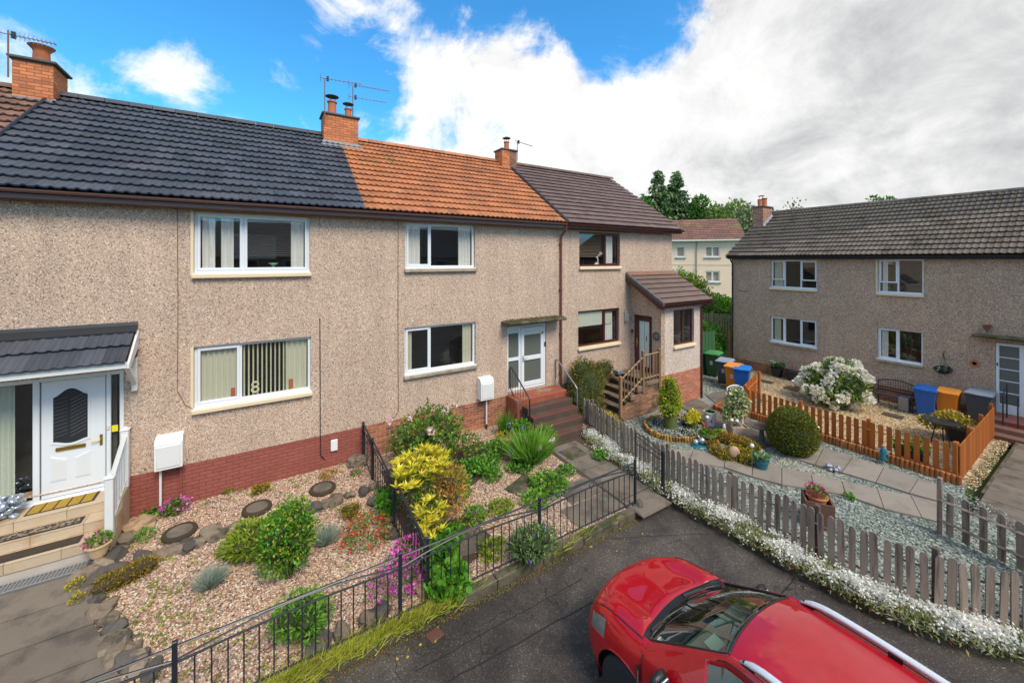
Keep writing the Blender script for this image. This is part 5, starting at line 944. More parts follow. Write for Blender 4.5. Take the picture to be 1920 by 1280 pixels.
# path of the middle house
p2 = thing('garden_path', 'worn concrete slab path from the red steps to the open black gate', 'path', (6.9, -3, -.15))
y = -1.9
while y > -4.6: slab(p2, 6.42, 7.32, y - .60, y - .015, lambda q: H(q) - .01, 'slab_brown'); y -= .615
for (x0, x1, y0, y1) in ((5.45, 6.36, -3.95, -3.35), (5.1, 6.36, -4.55, -3.98), (6.44, 7.3, -4.9, -4.63)): slab(p2, x0, x1, y0, y1, lambda q: H(q) - .005, 'slab_brown', rz=random.uniform(-.05, .05))
for k, (px, py, sx, sy) in enumerate(((985, 912, .75, .6), (868, 1020, .9, .55), (905, 848, .7, .5), (945, 838, .6, .5), (1075, 850, .6, .5))):
    g_ = GG(px, py); slab(p2, g_[0] - sx / 2, g_[0] + sx / 2, g_[1] - sy / 2, g_[1] + sy / 2, lambda q: H(q) + .0, 'kerb_stone', rz=random.uniform(-.4, .4))

# ================================================================== kerbs
kb = MB(); x = -6.0; ks = thing('front_kerb', 'mossy concrete kerb wall under the black front fence', 'kerb', (2, -4.66, -.3)); 
while x < 6.6: x2 = min(x + .92, 6.64); MB().cbox(x, x2 - .012, -4.76 + random.uniform(-.006, .006), -4.58, -.6, -.205 + random.uniform(-.008, .004), .02).build('kerb_stone', 'kerb_stone', ks); x += .92
place('end_stone', RM[2, 'rock_dark'], ks, (6.62, -4.66, -.22), (0, 0, .4), (.14, .12, .13))
def along(poly, step):
    out = []; 
    for i in range(len(poly) - 1):
        a, b_ = np.array(poly[i], float), np.array(poly[i + 1], float); l = np.linalg.norm(b_ - a); n = max(1, int(round(l / step)))
        for k in range(n): out.append((*(a + (b_ - a) * k / n), math.atan2((b_ - a)[1], (b_ - a)[0]), l / n))
    return out
ks2 = thing('road_kerb', 'low mossy kerb curving along the road below the white flowers', 'kerb', (7.6, -7, -.3))
def spl(poly, n=6):
    P = [np.array(q, float) for q in poly]; P = [2 * P[0] - P[1]] + P + [2 * P[-1] - P[-2]]; out = []
    for i in range(1, len(P) - 2):
        for k in range(n):
            t = k / n; out.append(tuple(.5 * ((2 * P[i]) + (-P[i - 1] + P[i + 1]) * t + (2 * P[i - 1] - 5 * P[i] + 4 * P[i + 1] - P[i + 2]) * t * t + (-P[i - 1] + 3 * P[i] - 3 * P[i + 1] + P[i + 2]) * t ** 3)))
    return out + [tuple(P[-2])]
KS = spl(KR, 4)
for i in range(len(KS) - 1):
    a, b_ = Vector((*KS[i], 0)), Vector((*KS[i + 1], 0)); d_ = (b_ - a).normalized(); nn = Vector((-d_.y, d_.x, 0)); nn = nn if nn.x > 0 or nn.y > 0 else -nn; g1_ = d_ * .004
    q = [a + g1_, b_ - g1_, b_ + nn * .10 - g1_, a + nn * .10 + g1_]; MB().prism([(v.x, v.y) for v in q], -.6, -.235).build('kerb_stone', 'kerb_stone', ks2)
VG = [(7.5, -4.705), *[(x + .09, y) for x, y in KS[1:]], (30, -7.9), (13.75, -7.9), (8.62, -7.9)]
# verge strip between kerb and picket fence, and the garden of the end house
Z3 = -.30
STRIP = [(x + .08, y) for x, y in KS[:-6]] + [(x + .22, y) for x, y in reversed(spl(FL, 4)[8:])]
struct(MB().prism([(7.93, -4.05)] + [(7.44, -4.72)] + [(x + .09, y + .02) for x, y in KS if x < 9.7] + [(x + .12, y) for x, y in reversed(spl(FL, 4)) if y < -4.05], -.6, -.225), 'verge', 'soil')
G3 = [(8.95, .3), (8.7, -.9), (8.3, -2.5), *[(x + .12, y) for x, y in spl(FL, 4) if y < -2.6], (12.6, -11.6), (12.22, -11.0), (12.22, -8.25), (13.86, -8.05), (13.86, -3.1), (16.1, -2.6), (16.1, -.3), (19.95, -.3), (19.95, 12), (14.3, 12), (14.3, .3)]
struct(MB().prism(G3, -.59, Z3), 'garden_ground', 'bed_slate')
G4 = [(13.86, -8.0), (19.98, -8.0), (19.98, -.3), (16.1, -.3), (16.1, -2.55), (13.86, -3.1)]
struct(MB().prism(G4, -.58, RG), 'garden_ground', 'bed_gold')
# ================================================================== plants
def plant(name, label, cat, p, group=None): return thing(name, label, cat, (p[0], p[1], p[2]), group=group)
def blobs(c, rx, ry, rz, n=6, spread=.55):
    out = [(c[0], c[1], c[2], rx * .75, ry * .75, rz * .8)]
    for i in range(n):
        a = 2 * math.pi * i / n + random.uniform(-.4, .4); q = spread; out.append((c[0] + math.cos(a) * rx * q, c[1] + math.sin(a) * ry * q, c[2] + random.uniform(-.35, .45) * rz, rx * random.uniform(.42, .6), ry * random.uniform(.42, .6), rz * random.uniform(.4, .6)))
    return out
def shrub(name, label, cat, p, r, h, n, size, m, leaf=LEAF, flower=None, twig='core_green', lobes=6, core=.62, group=None, lift=0, **k):
    t = plant(name, label, cat, p, group); c = (p[0], p[1], p[2] + lift + h * .5); B = blobs(c, r, r, h * .5, lobes)
    if twig: lump(B, t, 'dark_core', twig, core, zmin=p[2] - .02)
    if lift or h > .8: 
        s = MB()
        for i in range(5): a = i * 1.3; s.tube([(p[0] + .03 * math.cos(a), p[1] + .03 * math.sin(a), p[2] - .03), (p[0] + r * .35 * math.cos(a), p[1] + r * .35 * math.sin(a), p[2] + lift + h * .45)], [.018, .008], 5)
        s.build('stem', 'stem', t)
    leaves('foliage', B, n, size, m, t, leaf, zmin=p[2], **k)
    if flower:
        for (fn, fmm, cnt, fs, per) in flower: flowers(t, B, cnt, fs, fmm, per, p[2] + h * .25, fn)
    return t
def flowers(t, lobes, cnt, size, m, per=5, zmin=None, name='flowers', up=1.2, rnd=.5, spread=.5):
    P, d = shell_pts(lobes, cnt, .06, .1, zmin); q = np.repeat(P, per, 0) + RNG.normal(size=(len(P) * per, 3)) * size * spread; y = np.repeat(d, per, 0) + RNG.normal(size=q.shape) * rnd + (0, 0, up * .5)
    return scatter(name, *ROUND, frames(y) * (size * (.6 + .6 * RNG.random(len(q))))[:, None, None], q + np.repeat(d, per, 0) * size * .6, m, t)
def tuft(name, label, cat, p, r, h, n, m, wdt=1.0, group=None, flower=None, droop=.25):
    t = plant(name, label, cat, p, group); a = RNG.random(n) * 6.283; tl = RNG.random(n) ** .7; y = np.c_[np.cos(a) * tl * r / h * 1.3, np.sin(a) * tl * r / h * 1.3, np.ones(n)]; P = np.c_[p[0] + np.cos(a) * tl * r * .25, p[1] + np.sin(a) * tl * r * .25, np.full(n, p[2])]
    l = h * (.6 + .5 * RNG.random(n)); Rm = frames(y); Rm[:, :, 1] *= l[:, None]; Rm[:, :, 0] *= (1.5 * wdt); Rm[:, :, 2] *= (l * .8)[:, None]; scatter('blades', *BLADE, Rm, P, m, t)
    return t
P_ = lambda px, py: (lambda g_: (g_[0], g_[1], H(g_[1])))(GG(px, py))
def P3(px, py, z=Z3): g_ = G(px, py, z); return (g_[0], g_[1], z)

# --- left garden
shrub('holly_shrub', 'tall glossy bright green shrub in the middle of the pink gravel', 'shrub', (.36, -3.02, H(-3)), .40, 1.18, 6500, .050, 'leaf_holly', LEAF, lobes=9, core=.55, rnd=.9, rough=.2)
shrub('juniper', 'low spreading lime green juniper behind the glossy shrub', 'shrub', (-.05, -2.02, H(-2)), .50, .34, 3000, .10, 'leaf_lime', LANCE, lobes=7, rnd=.5, up=.1)
tuft('grass_tuft', 'blue-grey fescue tuft in front of the juniper, lower left', 'ornamental grass', P_(395, 1098), .30, .30, 900, 'leaf_fescue', .055, 'blue fescue tufts')
tuft('grass_tuft', 'blue-grey fescue tuft right of the glossy green shrub', 'ornamental grass', P_(612, 1018), .30, .32, 900, 'leaf_fescue', .055, 'blue fescue tufts')
t = plant('golden_heather', 'orange-gold mat of heather draped over stones near the path edge', 'heather', P_(235, 1098)); B = [(*P_(px, py)[:2], H(P_(px, py)[1]) + .10, .17, .14, .13) for px, py in ((195, 1110), (215, 1100), (235, 1092), (255, 1082), (272, 1072))]; lump(B, t, 'dark_core', 'dark_brown', .8); leaves('foliage', B, 2600, .045, 'leaf_heath', t, LANCE, rnd=.7)
t = plant('lime_sedum', 'small lime green cushion at the path edge below the golden heather', 'plant', P_(140, 1120)); leaves('foliage', [(*P_(140, 1110)[:2], 0.02, .10, .10, .09), (*P_(145, 1135)[:2], -.0, .09, .09, .08)], 500, .035, 'leaf_gold', t, LEAF)
shrub('dwarf_conifer', 'small golden brown dwarf conifer beside the stones near the red flowers', 'shrub', P_(657, 968), .19, .24, 1100, .045, 'leaf_heath', LANCE, lobes=4)
shrub('pink_azalea', 'small magenta flowering plant at the foot of the left meter box pipe', 'flowering plant', P_(328, 962), .22, .28, 400, .06, 'leaf_green', flower=[('flowers', 'petal_magenta', 70, .036, 6)], lobes=4, twig=None)
shrub('sedum', 'tiny yellow-green plant by the painted brick wall, left one', 'plant', P_(428, 922), .12, .12, 160, .06, 'leaf_lime', lobes=3, twig=None, group=None)
shrub('sedum', 'small olive yellow cushion plant by the painted brick wall, behind the middle stepping stone', 'plant', P_(487, 922), .17, .15, 500, .04, 'leaf_heath', lobes=3)
shrub('red_flower', 'low salmon red flowers by the wall beside the rightmost stepping stone', 'flowering plant', P_(615, 892), .20, .10, 160, .05, 'leaf_heath', flower=[('flowers', 'petal_red', 22, .030, 4)], lobes=4, twig=None)
shrub('red_flower', 'small crimson flower cluster next to the big grey stone by the side fence', 'flowering plant', P_(668, 890), .12, .12, 80, .05, 'leaf_green', flower=[('flowers', 'petal_crimson', 16, .035, 5)], lobes=3, twig=None)
shrub('red_azalea', 'bright red flowering azalea spreading on the gravel near the side fence', 'flowering shrub', P_(690, 1010), .42, .34, 1100, .045, 'leaf_rose', flower=[('flowers', 'petal_red', 150, .034, 5)], lobes=7, twig=None, core=.5)
t = shrub('pink_azalea', 'large magenta azalea hanging over the gravel behind the black front fence', 'flowering shrub', (1.78, -4.12, H(-4.1)), .40, .48, 500, .05, 'leaf_green', flower=[('flowers', 'petal_magenta', 230, .038, 6)], lobes=7, twig=None); 
shrub('pink_azalea', 'small magenta bloom cluster at the corner where the two black fences meet', 'flowering shrub', (2.02, -3.75, H(-3.7) + .2), .20, .24, 150, .05, 'leaf_green', flower=[('flowers', 'petal_magenta', 80, .036, 6)], lobes=4, twig=None)
shrub('green_shrub', 'bright green leafy shrub low behind the black front fence', 'shrub', (.46, -4.14, H(-4.1)), .36, .46, 2400, .075, 'leaf_strap', LANCE, lobes=7, core=.6)
shrub('lime_sedum', 'lime green plant at the gravel end of the entrance steps', 'plant', P_(272, 1008), .18, .12, 420, .05, 'leaf_strap', LANCE, lobes=4, twig=None)
shrub('lime_sedum', 'small bright green weed by the meter box pipe', 'plant', P_(280, 965), .14, .10, 200, .06, 'leaf_vine', lobes=3, twig=None)
for k, (px, py) in enumerate(((700, 1060), (655, 1060), (205, 1130), (395, 1140), (690, 1080), (540, 1120), (420, 1200))):
    pass
P = poly_pts(G1, 450); P = P[(np.abs(P[:, 0] + 1.5 - (-P[:, 1] - 2) * .4) < .6) | (P[:, 1] > -.5) | (RNG.random(len(P)) < .12)]; q = np.repeat(P, 9, 0) + RNG.normal(size=(len(P) * 9, 2)) * .028; y = RNG.normal(size=(len(q), 3)) * .8 + (0, 0, .7)
o = scatter('weeds', *LEAF, frames(y) * (.02 + .03 * RNG.random(len(q)))[:, None, None], np.c_[q, [H(v) + .02 for v in q[:, 1]]], 'leaf_lime', None, kind='stuff'); tag(o, 'tiny weeds and moss sprigs scattered over the left gravel', 'weeds')
# rose pot at the steps
pt = thing('flower_pot', 'cream bowl pot of pink flowers at the corner of the sandstone steps', 'flower pot', (-2.22, -1.20, .12)); MB().lathe([(.08, .0), (.10, .02), (.155, .19), (.175, .20), (.175, .225), (.155, .225), (.14, .18), (.001, .17)], (-2.24, -1.22, .10), 24).build('pot', 'pot_cream', pt)
B = [(-2.24, -1.22, .36, .15, .15, .10)]; leaves('foliage', B, 260, .05, 'leaf_green', pt); flowers(pt, B, 26, .034, 'petal_pink', 5, None)

# --- middle garden
t = shrub('rose_bush', 'large rose bush with pale pink blooms against the brick base', 'rose bush', (3.30, -1.25, H(-1.2)), .85, 1.45, 5000, .085, 'leaf_rose', LEAF, lobes=10, core=.35, rnd=1.0, rough=.25, depth=.7)
B = blobs((3.3, -1.2, .75), .8, .7, .6, 6)
for k, (px, py, yy) in enumerate(((729, 791, -.9), (768, 788, -.9), (832, 772, -.7), (836, 781, -.8), (850, 761, -.6), (805, 811, -1.7))):
    c = onY(px, py, yy); q = np.repeat([c + np.array((-.02, -.12, .08))], 34, 0) + RNG.normal(size=(34, 3)) * .030; sz = (.15, .08, .18, .08, .13, .16)[k]; scatter('rose_flower', *ROUND, frames(RNG.normal(size=(34, 3)) + (-.5, -.9, .6)) * (sz * .55), q, 'petal_rose', t)
    MB().tube([tuple(c), (c[0] * .7 + 3.3 * .3, c[1] * .7 - 1.2 * .3, c[2] - .35)], .006, 4).build('stem', 'stem_green', t)
shrub('rose_bush', 'lower part-bare shrub right of the pink rose bush', 'shrub', (4.35, -1.15, H(-1.1)), .42, .62, 750, .07, 'leaf_rose', lobes=6, twig=None, rnd=1, depth=.8)
def whorls(t, centers, nl, l, m, name):
    P = np.repeat(np.array(centers), nl, 0); a = RNG.random(len(P)) * 6.283; y = np.c_[np.cos(a), np.sin(a), .15 + .8 * RNG.random(len(P))]; scatter(name, *LANCE, frames(y) * (l * (.7 + .5 * RNG.random(len(P))))[:, None, None] * np.array((.8, 1, 1)), P + RNG.normal(size=P.shape) * .008, m, t)
t = plant('pieris', 'vivid yellow pieris with star-like leaf whorls beside the side fence', 'shrub', (2.55, -2.95, H(-2.9))); B = [(2.62, -2.75, .92, .52, .45, .20), (2.35, -2.95, .80, .30, .3, .18), (2.85, -2.8, .78, .34, .3, .2)]; P, d = shell_pts(B, 105, .2, .2, .62); whorls(t, P, 15, .15, 'leaf_yellow', 'yellow_leaves')
B2 = [(2.50, -3.45, .42, .30, .28, .18), (2.45, -3.75, .30, .2, .2, .14)]; P, d = shell_pts(B2, 62, .2, .1); whorls(t, P, 11, .12, 'leaf_yellow', 'yellow_leaves'); leaves('foliage', [(2.6, -2.85, .55, .42, .4, .35), (2.6, -3.3, .35, .35, .35, .3)], 1500, .075, 'leaf_rose', t, LANCE, depth=.8)
s = MB()
for i in range(7): a = i * .9; s.tube([(2.6, -3.0, -.1), (2.6 + .25 * math.cos(a), -3.0 + .25 * math.sin(a), .4), (2.6 + .42 * math.cos(a), -2.9 + .35 * math.sin(a), .85)], [.02, .014, .006], 5)
s.build('stem', 'stem', t)
t = plant('pieris', 'orange-tinged pieris right of the vivid yellow one', 'shrub', (3.05, -3.15, H(-3.1))); B = [(3.10, -3.05, .55, .34, .32, .26), (3.0, -3.3, .42, .3, .3, .25)]; leaves('foliage', B, 1500, .08, 'leaf_orange', t, LANCE, depth=.6); P, d = shell_pts(B, 26, .1, .1, .5); whorls(t, P, 10, .10, 'leaf_orange', 'young_leaves'); lump(B, t, 'dark_core', 'dark_brown', .5)
shrub('climbing_vine', 'green round-leaved climber at the inner corner of the black fences', 'climber', (2.50, -4.05, H(-4.1)), .26, .52, 1100, .10, 'leaf_vine', ROUND, lobes=6, core=.5)
shrub('climbing_vine', 'fresh green leaves spilling through the front fence onto the kerb', 'climber', (2.42, -4.52, H(-4.5)), .30, .36, 900, .10, 'leaf_vine', ROUND, lobes=5, core=.5)
shrub('climbing_vine', 'green foliage growing through the side fence left of the yellow pieris', 'climber', (2.1, -2.35, H(-2.3)), .22, .45, 800, .08, 'leaf_vine', LEAF, lobes=5, twig=None)
t = tuft('daylily_clump', 'big arching clump of bright green strap leaves with a few blue and orange flowers', 'daylily', (5.62, -2.15, H(-2.1)), .82, .85, 700, 'leaf_strap', .24)
q = np.array([(5.95, -2.6, .50), (6.15, -2.4, .42), (5.55, -2.7, .46)]); P = np.repeat(q, 10, 0) + RNG.normal(size=(30, 3)) * .022; scatter('flowers', *ROUND, frames(RNG.normal(size=(30, 3)) + (0, -.5, 1)) * .05, P, 'petal_orange' if 'petal_orange' in M else 'petal_rose', t)
q = np.array([(5.0, -2.3, .35), (6.1, -2.75, .25), (5.75, -2.95, .12), (5.5, -2.05, .75), (5.3, -1.7, .7)]); P = np.repeat(q, 8, 0) + RNG.normal(size=(40, 3)) * .02; scatter('flowers', *ROUND, frames(RNG.normal(size=(40, 3)) + (0, -.5, 1)) * .045, P, 'petal_blue', t)
tuft('iris_clump', 'upright green foliage between the meter box and the red steps', 'plant', (5.75, -.75, H(-.7)), .30, .75, 260, 'leaf_vine', .10)
shrub('bedding_plant', 'leafy greenery climbing at the left side of the red steps', 'plant', (6.05, -1.1, H(-1)), .28, .60, 700, .07, 'leaf_vine', lobes=5, twig=None, depth=.8)
shrub('bedding_plant', 'tall leafy green growth hiding the lower left corner of the red steps', 'plant', (6.38, -1.75, H(-1.7)), .30, .62, 900, .085, 'leaf_strap', LANCE, lobes=5, twig=None, depth=.8)
shrub('bedding_plant', 'straw coloured and green tuft below the meter box beside the red steps', 'plant', (5.35, -1.2, H(-1.2)), .22, .38, 420, .08, 'leaf_gold', LANCE, lobes=4, twig=None)
shrub('geranium_patch', 'low fresh green patch beside the slab path near the gate', 'plant', P_(1030, 915), .42, .20, 1100, .085, 'leaf_strap', LEAF, lobes=7, twig='core_green')
shrub('geranium_patch', 'low green leaves between the daylily clump and the pink gravel', 'plant', P_(975, 880), .30, .16, 500, .08, 'leaf_vine', LEAF, lobes=5, twig=None)
for (px, py, r, n, lab, mm) in ((940, 958, .25, 420, 'small yellow-green plant behind the middle fence post', 'leaf_lime'), (892, 975, .26, 320, 'sparse green weed in the gravel left of the middle fence post', 'leaf_vine'), (880, 885, .28, 500, 'dark green leafy plant in front of the part-bare shrub', 'leaf_vine'), (925, 900, .22, 240, 'small green seedling plants on bare soil', 'leaf_vine'), (850, 905, .28, 520, 'green leaves right of the yellow pieris', 'leaf_vine'), (845, 1010, .24, 460, 'mid green leaves below the orange-tinged pieris', 'leaf_vine'), (720, 935, .18, 300, 'green leaves behind the side fence near the conifer', 'leaf_vine'), (1125, 860, .20, 240, 'green weeds at the edge of the slab path', 'leaf_vine')):
    shrub('small_plant', lab, 'plant', P_(px, py), r, .22, n, .065, mm, lobes=4, twig=None)
shrub('campanula', 'leafy grey-green plant with violet bells in front of the fence on the kerb', 'flowering plant', (3.92, -4.68, -.21), .38, .58, 1700, .10, 'leaf_campanula', LANCE, flower=[('flowers', 'petal_blue', 26, .035, 5)], lobes=7, core=.5)
for (x_, y_, r_, h_, n_, mm_, lab_) in ((4.45, -2.05, .42, .35, 900, 'leaf_vine', 'mid green leafy patch in front of the part-bare shrub'), (3.55, -2.35, .35, .3, 700, 'leaf_vine', 'green leaves at the foot of the rose bush'), (4.75, -3.55, .30, .22, 420, 'leaf_strap', 'small bright green patch near the middle of the front fence'), (5.0, -1.55, .32, .45, 600, 'leaf_green', 'green leafy stems behind the daylily clump'), (3.35, -4.25, .25, .2, 260, 'leaf_lime', 'pale green weeds right of the fence corner climber'), (6.05, -3.0, .22, .16, 240, 'leaf_vine', 'green weeds by the slab path below the daylilies'), (2.75, -1.75, .40, .5, 800, 'leaf_rose', 'young rose growth beside the side fence')):
    shrub('garden_plant', lab_, 'plant', (x_, y_, H(y_)), r_, h_, n_, .075, mm_, lobes=5, twig=None, depth=.8)
# litter of twigs and fallen leaves on the bare soil
P = np.array([(2.9, -2.2), (3.2, -3.4)]); q = P[RNG.integers(0, 2, 700)] + RNG.normal(size=(700, 2)) * (.5, .42); q = q[(q[:, 0] > 2.3) & (q[:, 1] > -4.4)]; o = scatter('leaf_litter', *LANCE, frames(RNG.normal(size=(len(q), 3)) * (1, 1, .25)) * (.05 + .06 * RNG.random(len(q)))[:, None, None], np.c_[q, [H(v) + .03 for v in q[:, 1]]], 'leaf_orange', None, kind='stuff'); tag(o, 'brown leaf litter under the pieris and rose bush', 'leaf litter')
# grass tufts along the front kerb
n = 5200; x = np.r_[RNG.random(4200) * 3.7 - 1.2, RNG.random(1000) * 9 - 3]; yv = -4.70 + RNG.normal(size=n) * .085; keep = (np.sin(x * 3.1) + np.sin(x * 7.7) * .6 + RNG.normal(size=n) * .5 > -.3); keep |= (x > .2) & (x < 2.5); x = x[keep]; yv = yv[keep]; n = len(x); a = RNG.random(n) * 6.28; y = np.c_[np.cos(a) * .8 + .5, np.sin(a) * .5 - .55, .45 + RNG.random(n)]
Rm = frames(y); l = .10 + .17 * RNG.random(n); Rm[:, :, 1] *= l[:, None]; Rm[:, :, 0] *= .09; Rm[:, :, 2] *= l[:, None]; o = scatter('kerb_grass', *BLADE, Rm, np.c_[x, yv, np.full(n, -.22)], 'grass_dry', None, kind='stuff'); tag(o, 'long yellow-green grass hanging over the front kerb', 'grass')
n = 1500; x = RNG.random(n) * 9 - 2.5; o = scatter('gutter_moss', *OCTA, rand_rot(n) * (.015 + .03 * RNG.random(n))[:, None, None], np.c_[x, -4.775 - np.abs(RNG.normal(size=n)) * .05, np.full(n, RZ + .005)], 'moss_bits', None, kind='stuff'); tag(o, 'moss and debris in the road channel below the front kerb', 'moss')
pp = MB().cbox(-.10, .10, -.09, .09, -.02, .012, .008).build('stopcock_cover', 'step_brown', None); g_ = G(815, 1190, RZ); pp.location = (g_[0], g_[1], RZ + .002); pp.rotation_euler = (0, 0, .3); tag(pp, 'small square reddish brown cover set in the road by the front kerb', 'cover')
lf = [G(px, py, RZ) for px, py in ((820, 1185), (1120, 985), (870, 1120), (1180, 1000), (760, 1230), (1150, 1020), (845, 1150), (1100, 1010), (930, 1100), (1000, 1065), (905, 1115), (790, 1210), (1040, 1045), (1500, 1100), (1650, 1170))]; q = np.array(lf)[:, :2]; q = np.repeat(q, 4, 0) + RNG.normal(size=(len(q) * 4, 2)) * .12; o = scatter('fallen_leaves', *LEAF, frames(RNG.normal(size=(len(q), 3)) * (1, 1, .15)) * (.03 + .03 * RNG.random(len(q)))[:, None, None], np.c_[q, np.full(len(q), RZ + .012)], 'leaf_gold', None, kind='stuff'); tag(o, 'scattered yellow leaves on the road near the kerb', 'leaves')

# ================================================================== black metal fences
def iron_panel(f, a, b, z0, gap=.145, first=False):
    """a, b: ground points; the curved rails and bars of one panel"""
    a, b = Vector(a), Vector(b); L_ = (b - a).length; d = (b - a) / L_
    pt = lambda s, z: a + d * s + Vector((0, 0, z - a.z + 0)) + Vector((0, 0, (b.z - a.z) * s / L_))
    MB().tube([pt(0, z0 + .90), pt(L_, z0 + .90)], .019, 6, flat=.6).build('top_rail', 'fence_black', f)
    n = 16; arc = lambda s: z0 + .75 + .135 * math.sin(math.pi * s / L_)
    MB().tube([pt(L_ * i / n, arc(L_ * i / n)) for i in range(n + 1)], .016, 6, flat=.6).build('curved_rail', 'fence_black', f)
    low = lambda s: z0 + .72 + .05 * math.sin(math.pi * s / L_)
    MB().tube([pt(L_ * i / n, low(L_ * i / n)) for i in range(n + 1)], .013, 6).build('middle_rail', 'fence_black', f); MB().tube([pt(0, z0 + .09), pt(L_, z0 + .09)], .012, 6).build('bottom_rail', 'fence_black', f)
    r = .052; c = L_ / 2; MB().tube([pt(c + r * math.cos(t), z0 + .80 + r * math.sin(t)) for t in [2 * math.pi * k / 14 for k in range(15)]], .007, 5).build('ring', 'fence_black', f)
    k = int(L_ / gap); 
    for i in range(1, k): s = L_ * i / k; MB().tube([pt(s, z0 + .09), pt(s, low(s))], .009, 5, caps=False).build('bar', 'fence_black', f)
def iron_post(f, x, y, z0, h=.96, s=.024): MB().cbox(x - s, x + s, y - s, y + s, z0 - .05, z0 + h, .006).build('post', 'fence_black', f)
ff = thing('iron_fence', 'black metal fence along the front kerb with bowed top rails', 'fence', (2, -4.64, -.2))
XS = [-3.25, -.80, 1.66, 4.10, 6.55]; ZB = -.20
for x in XS: iron_post(ff, x, -4.64, ZB)
for a, b in zip(XS[:-1], XS[1:]): iron_panel(ff, (a + .02, -4.64, 0), (b - .02, -4.64, 0), ZB)
fs_ = thing('iron_fence', 'black metal side fence dividing the two left gardens', 'fence', (2.12, -2.3, -.1))
YS = [-.06, -1.0, -2.75, -4.52]
for y in YS: iron_post(fs_, 2.11, y, H(y) + .02, .92)
for a, b in zip(YS[:-1], YS[1:]): iron_panel(fs_, (2.11, a - .02, H(a) * 0), (2.11, b + .02, H(b) - H(a)), H(a) + .0, .135)
gt = thing('iron_gate', 'narrow black metal gate standing open against the picket fence', 'gate', (7.34, -4.7, -.2)); iron_post(gt, 7.36, -4.72, -.22, .98, .024)
a, b = Vector((7.36, -4.67, -.20)), Vector((7.40, -3.92, -.14)); d_ = (b - a); g = MB(); 
def gp(s, z): return a + d_ * s + Vector((0, 0, z))
MB().tube([gp(0, .08), gp(0, .92)], .012, 6).tube([gp(1, .08), gp(1, .98)], .012, 6).tube([gp(0, .10), gp(1, .10)], .012, 6).tube([gp(0, .76), gp(1, .76)], .010, 6).build('gate_frame', 'fence_black', gt); MB().tube([gp(s / 10, .92 + .08 * s / 10 - .10 * math.sin(math.pi * s / 10) * 0 + .04 * math.sin(math.pi * s / 10)) for s in range(11)], .012, 6).tube([gp(s / 10, .84 + .10 * s / 10) for s in range(11)], .009, 6).build('top_rail', 'fence_black', gt)
for i in range(1, 6): MB().tube([gp(i / 6, .10), gp(i / 6, .76)], .007, 5).build('bar', 'fence_black', gt)

# ================================================================== grey picket fence
def picket_mesh(w_, h, t_, m, style='round', nm='picket'):
    if style == 'round': pr = [(-w_ / 2, 0), (w_ / 2, 0), (w_ / 2, h - .05), (w_ * .36, h - .018), (w_ * .14, h), (-w_ * .14, h), (-w_ * .36, h - .018), (-w_ / 2, h - .05)]
    else: pr = [(-w_ / 2, 0), (w_ / 2, 0), (w_ / 2, h - .012), (w_ / 2 - .012, h), (-w_ / 2 + .012, h), (-w_ / 2, h - .012)]
    n = len(pr); return MB().add([(x, -t_ / 2, z) for x, z in pr] + [(x, t_ / 2, z) for x, z in pr], [tuple(range(n)), tuple(reversed(range(n, 2 * n)))] + [(i, n + i, n + (i + 1) % n, (i + 1) % n) for i in range(n)]).mesh(nm, m)
PK = [picket_mesh(.085 + .006 * k, .84 + .02 * k, .020, 'fence_grey') for k in range(3)]
def polylen(P):
    s = [0]; 
    for i in range(len(P) - 1): s.append(s[-1] + math.dist(P[i], P[i + 1]))
    return s
def at_len(P, s, l):
    l = min(max(l, 0), s[-1] - 1e-6); i = max(j for j in range(len(P) - 1) if s[j] <= l); t = (l - s[i]) / (s[i + 1] - s[i]); return (P[i][0] + (P[i + 1][0] - P[i][0]) * t, P[i][1] + (P[i + 1][1] - P[i][1]) * t, math.atan2(P[i + 1][1] - P[i][1], P[i + 1][0] - P[i][0]))
pf = thing('picket_fence', 'weathered grey picket fence running from the red steps along the white flowers to the road', 'fence', (8, -5, -.2))
FP = spl(FL, 6); FSn = polylen(FP); zg = lambda y: -.10 if y > -2 else (-.10 - .05 * (-y - 2) if y > -4.3 else -.215)
l = .0; k = 0
while l < FSn[-1]:
    x, y, a = at_len(FP, FSn, l); place('picket', PK[k % 3], pf, (x, y, zg(y) + .01 + random.uniform(-.012, .012)), (random.uniform(-.012, .012), random.uniform(-.025, .025), a)); l += .136 + random.uniform(-.007, .007); k += 1
l = .35
while l < FSn[-1]: x, y, a = at_len(FP, FSn, l); nx_, ny_ = -math.sin(a), math.cos(a); MB().cbox(x + nx_ * .075 - .036, x + nx_ * .075 + .036, y + ny_ * .075 - .036, y + ny_ * .075 + .036, zg(y) - .1, zg(y) + .92 + random.uniform(-.03, .03), .008).build('post', 'post_grey', pf); l += 1.42
for zr in (.22, .62):
    l = 0
    while l < FSn[-1] - .1: 
        x, y, a = at_len(FP, FSn, l); x2, y2, a2 = at_len(FP, FSn, l + .72); o1 = (-math.sin(a) * .026, math.cos(a) * .026); MB().tube([(x + o1[0], y + o1[1], zg(y) + zr), (x2 - math.sin(a2) * .026, y2 + math.cos(a2) * .026, zg(y2) + zr)], .028, 4, flat=.55).build('rail', 'post_grey', pf); l += .71
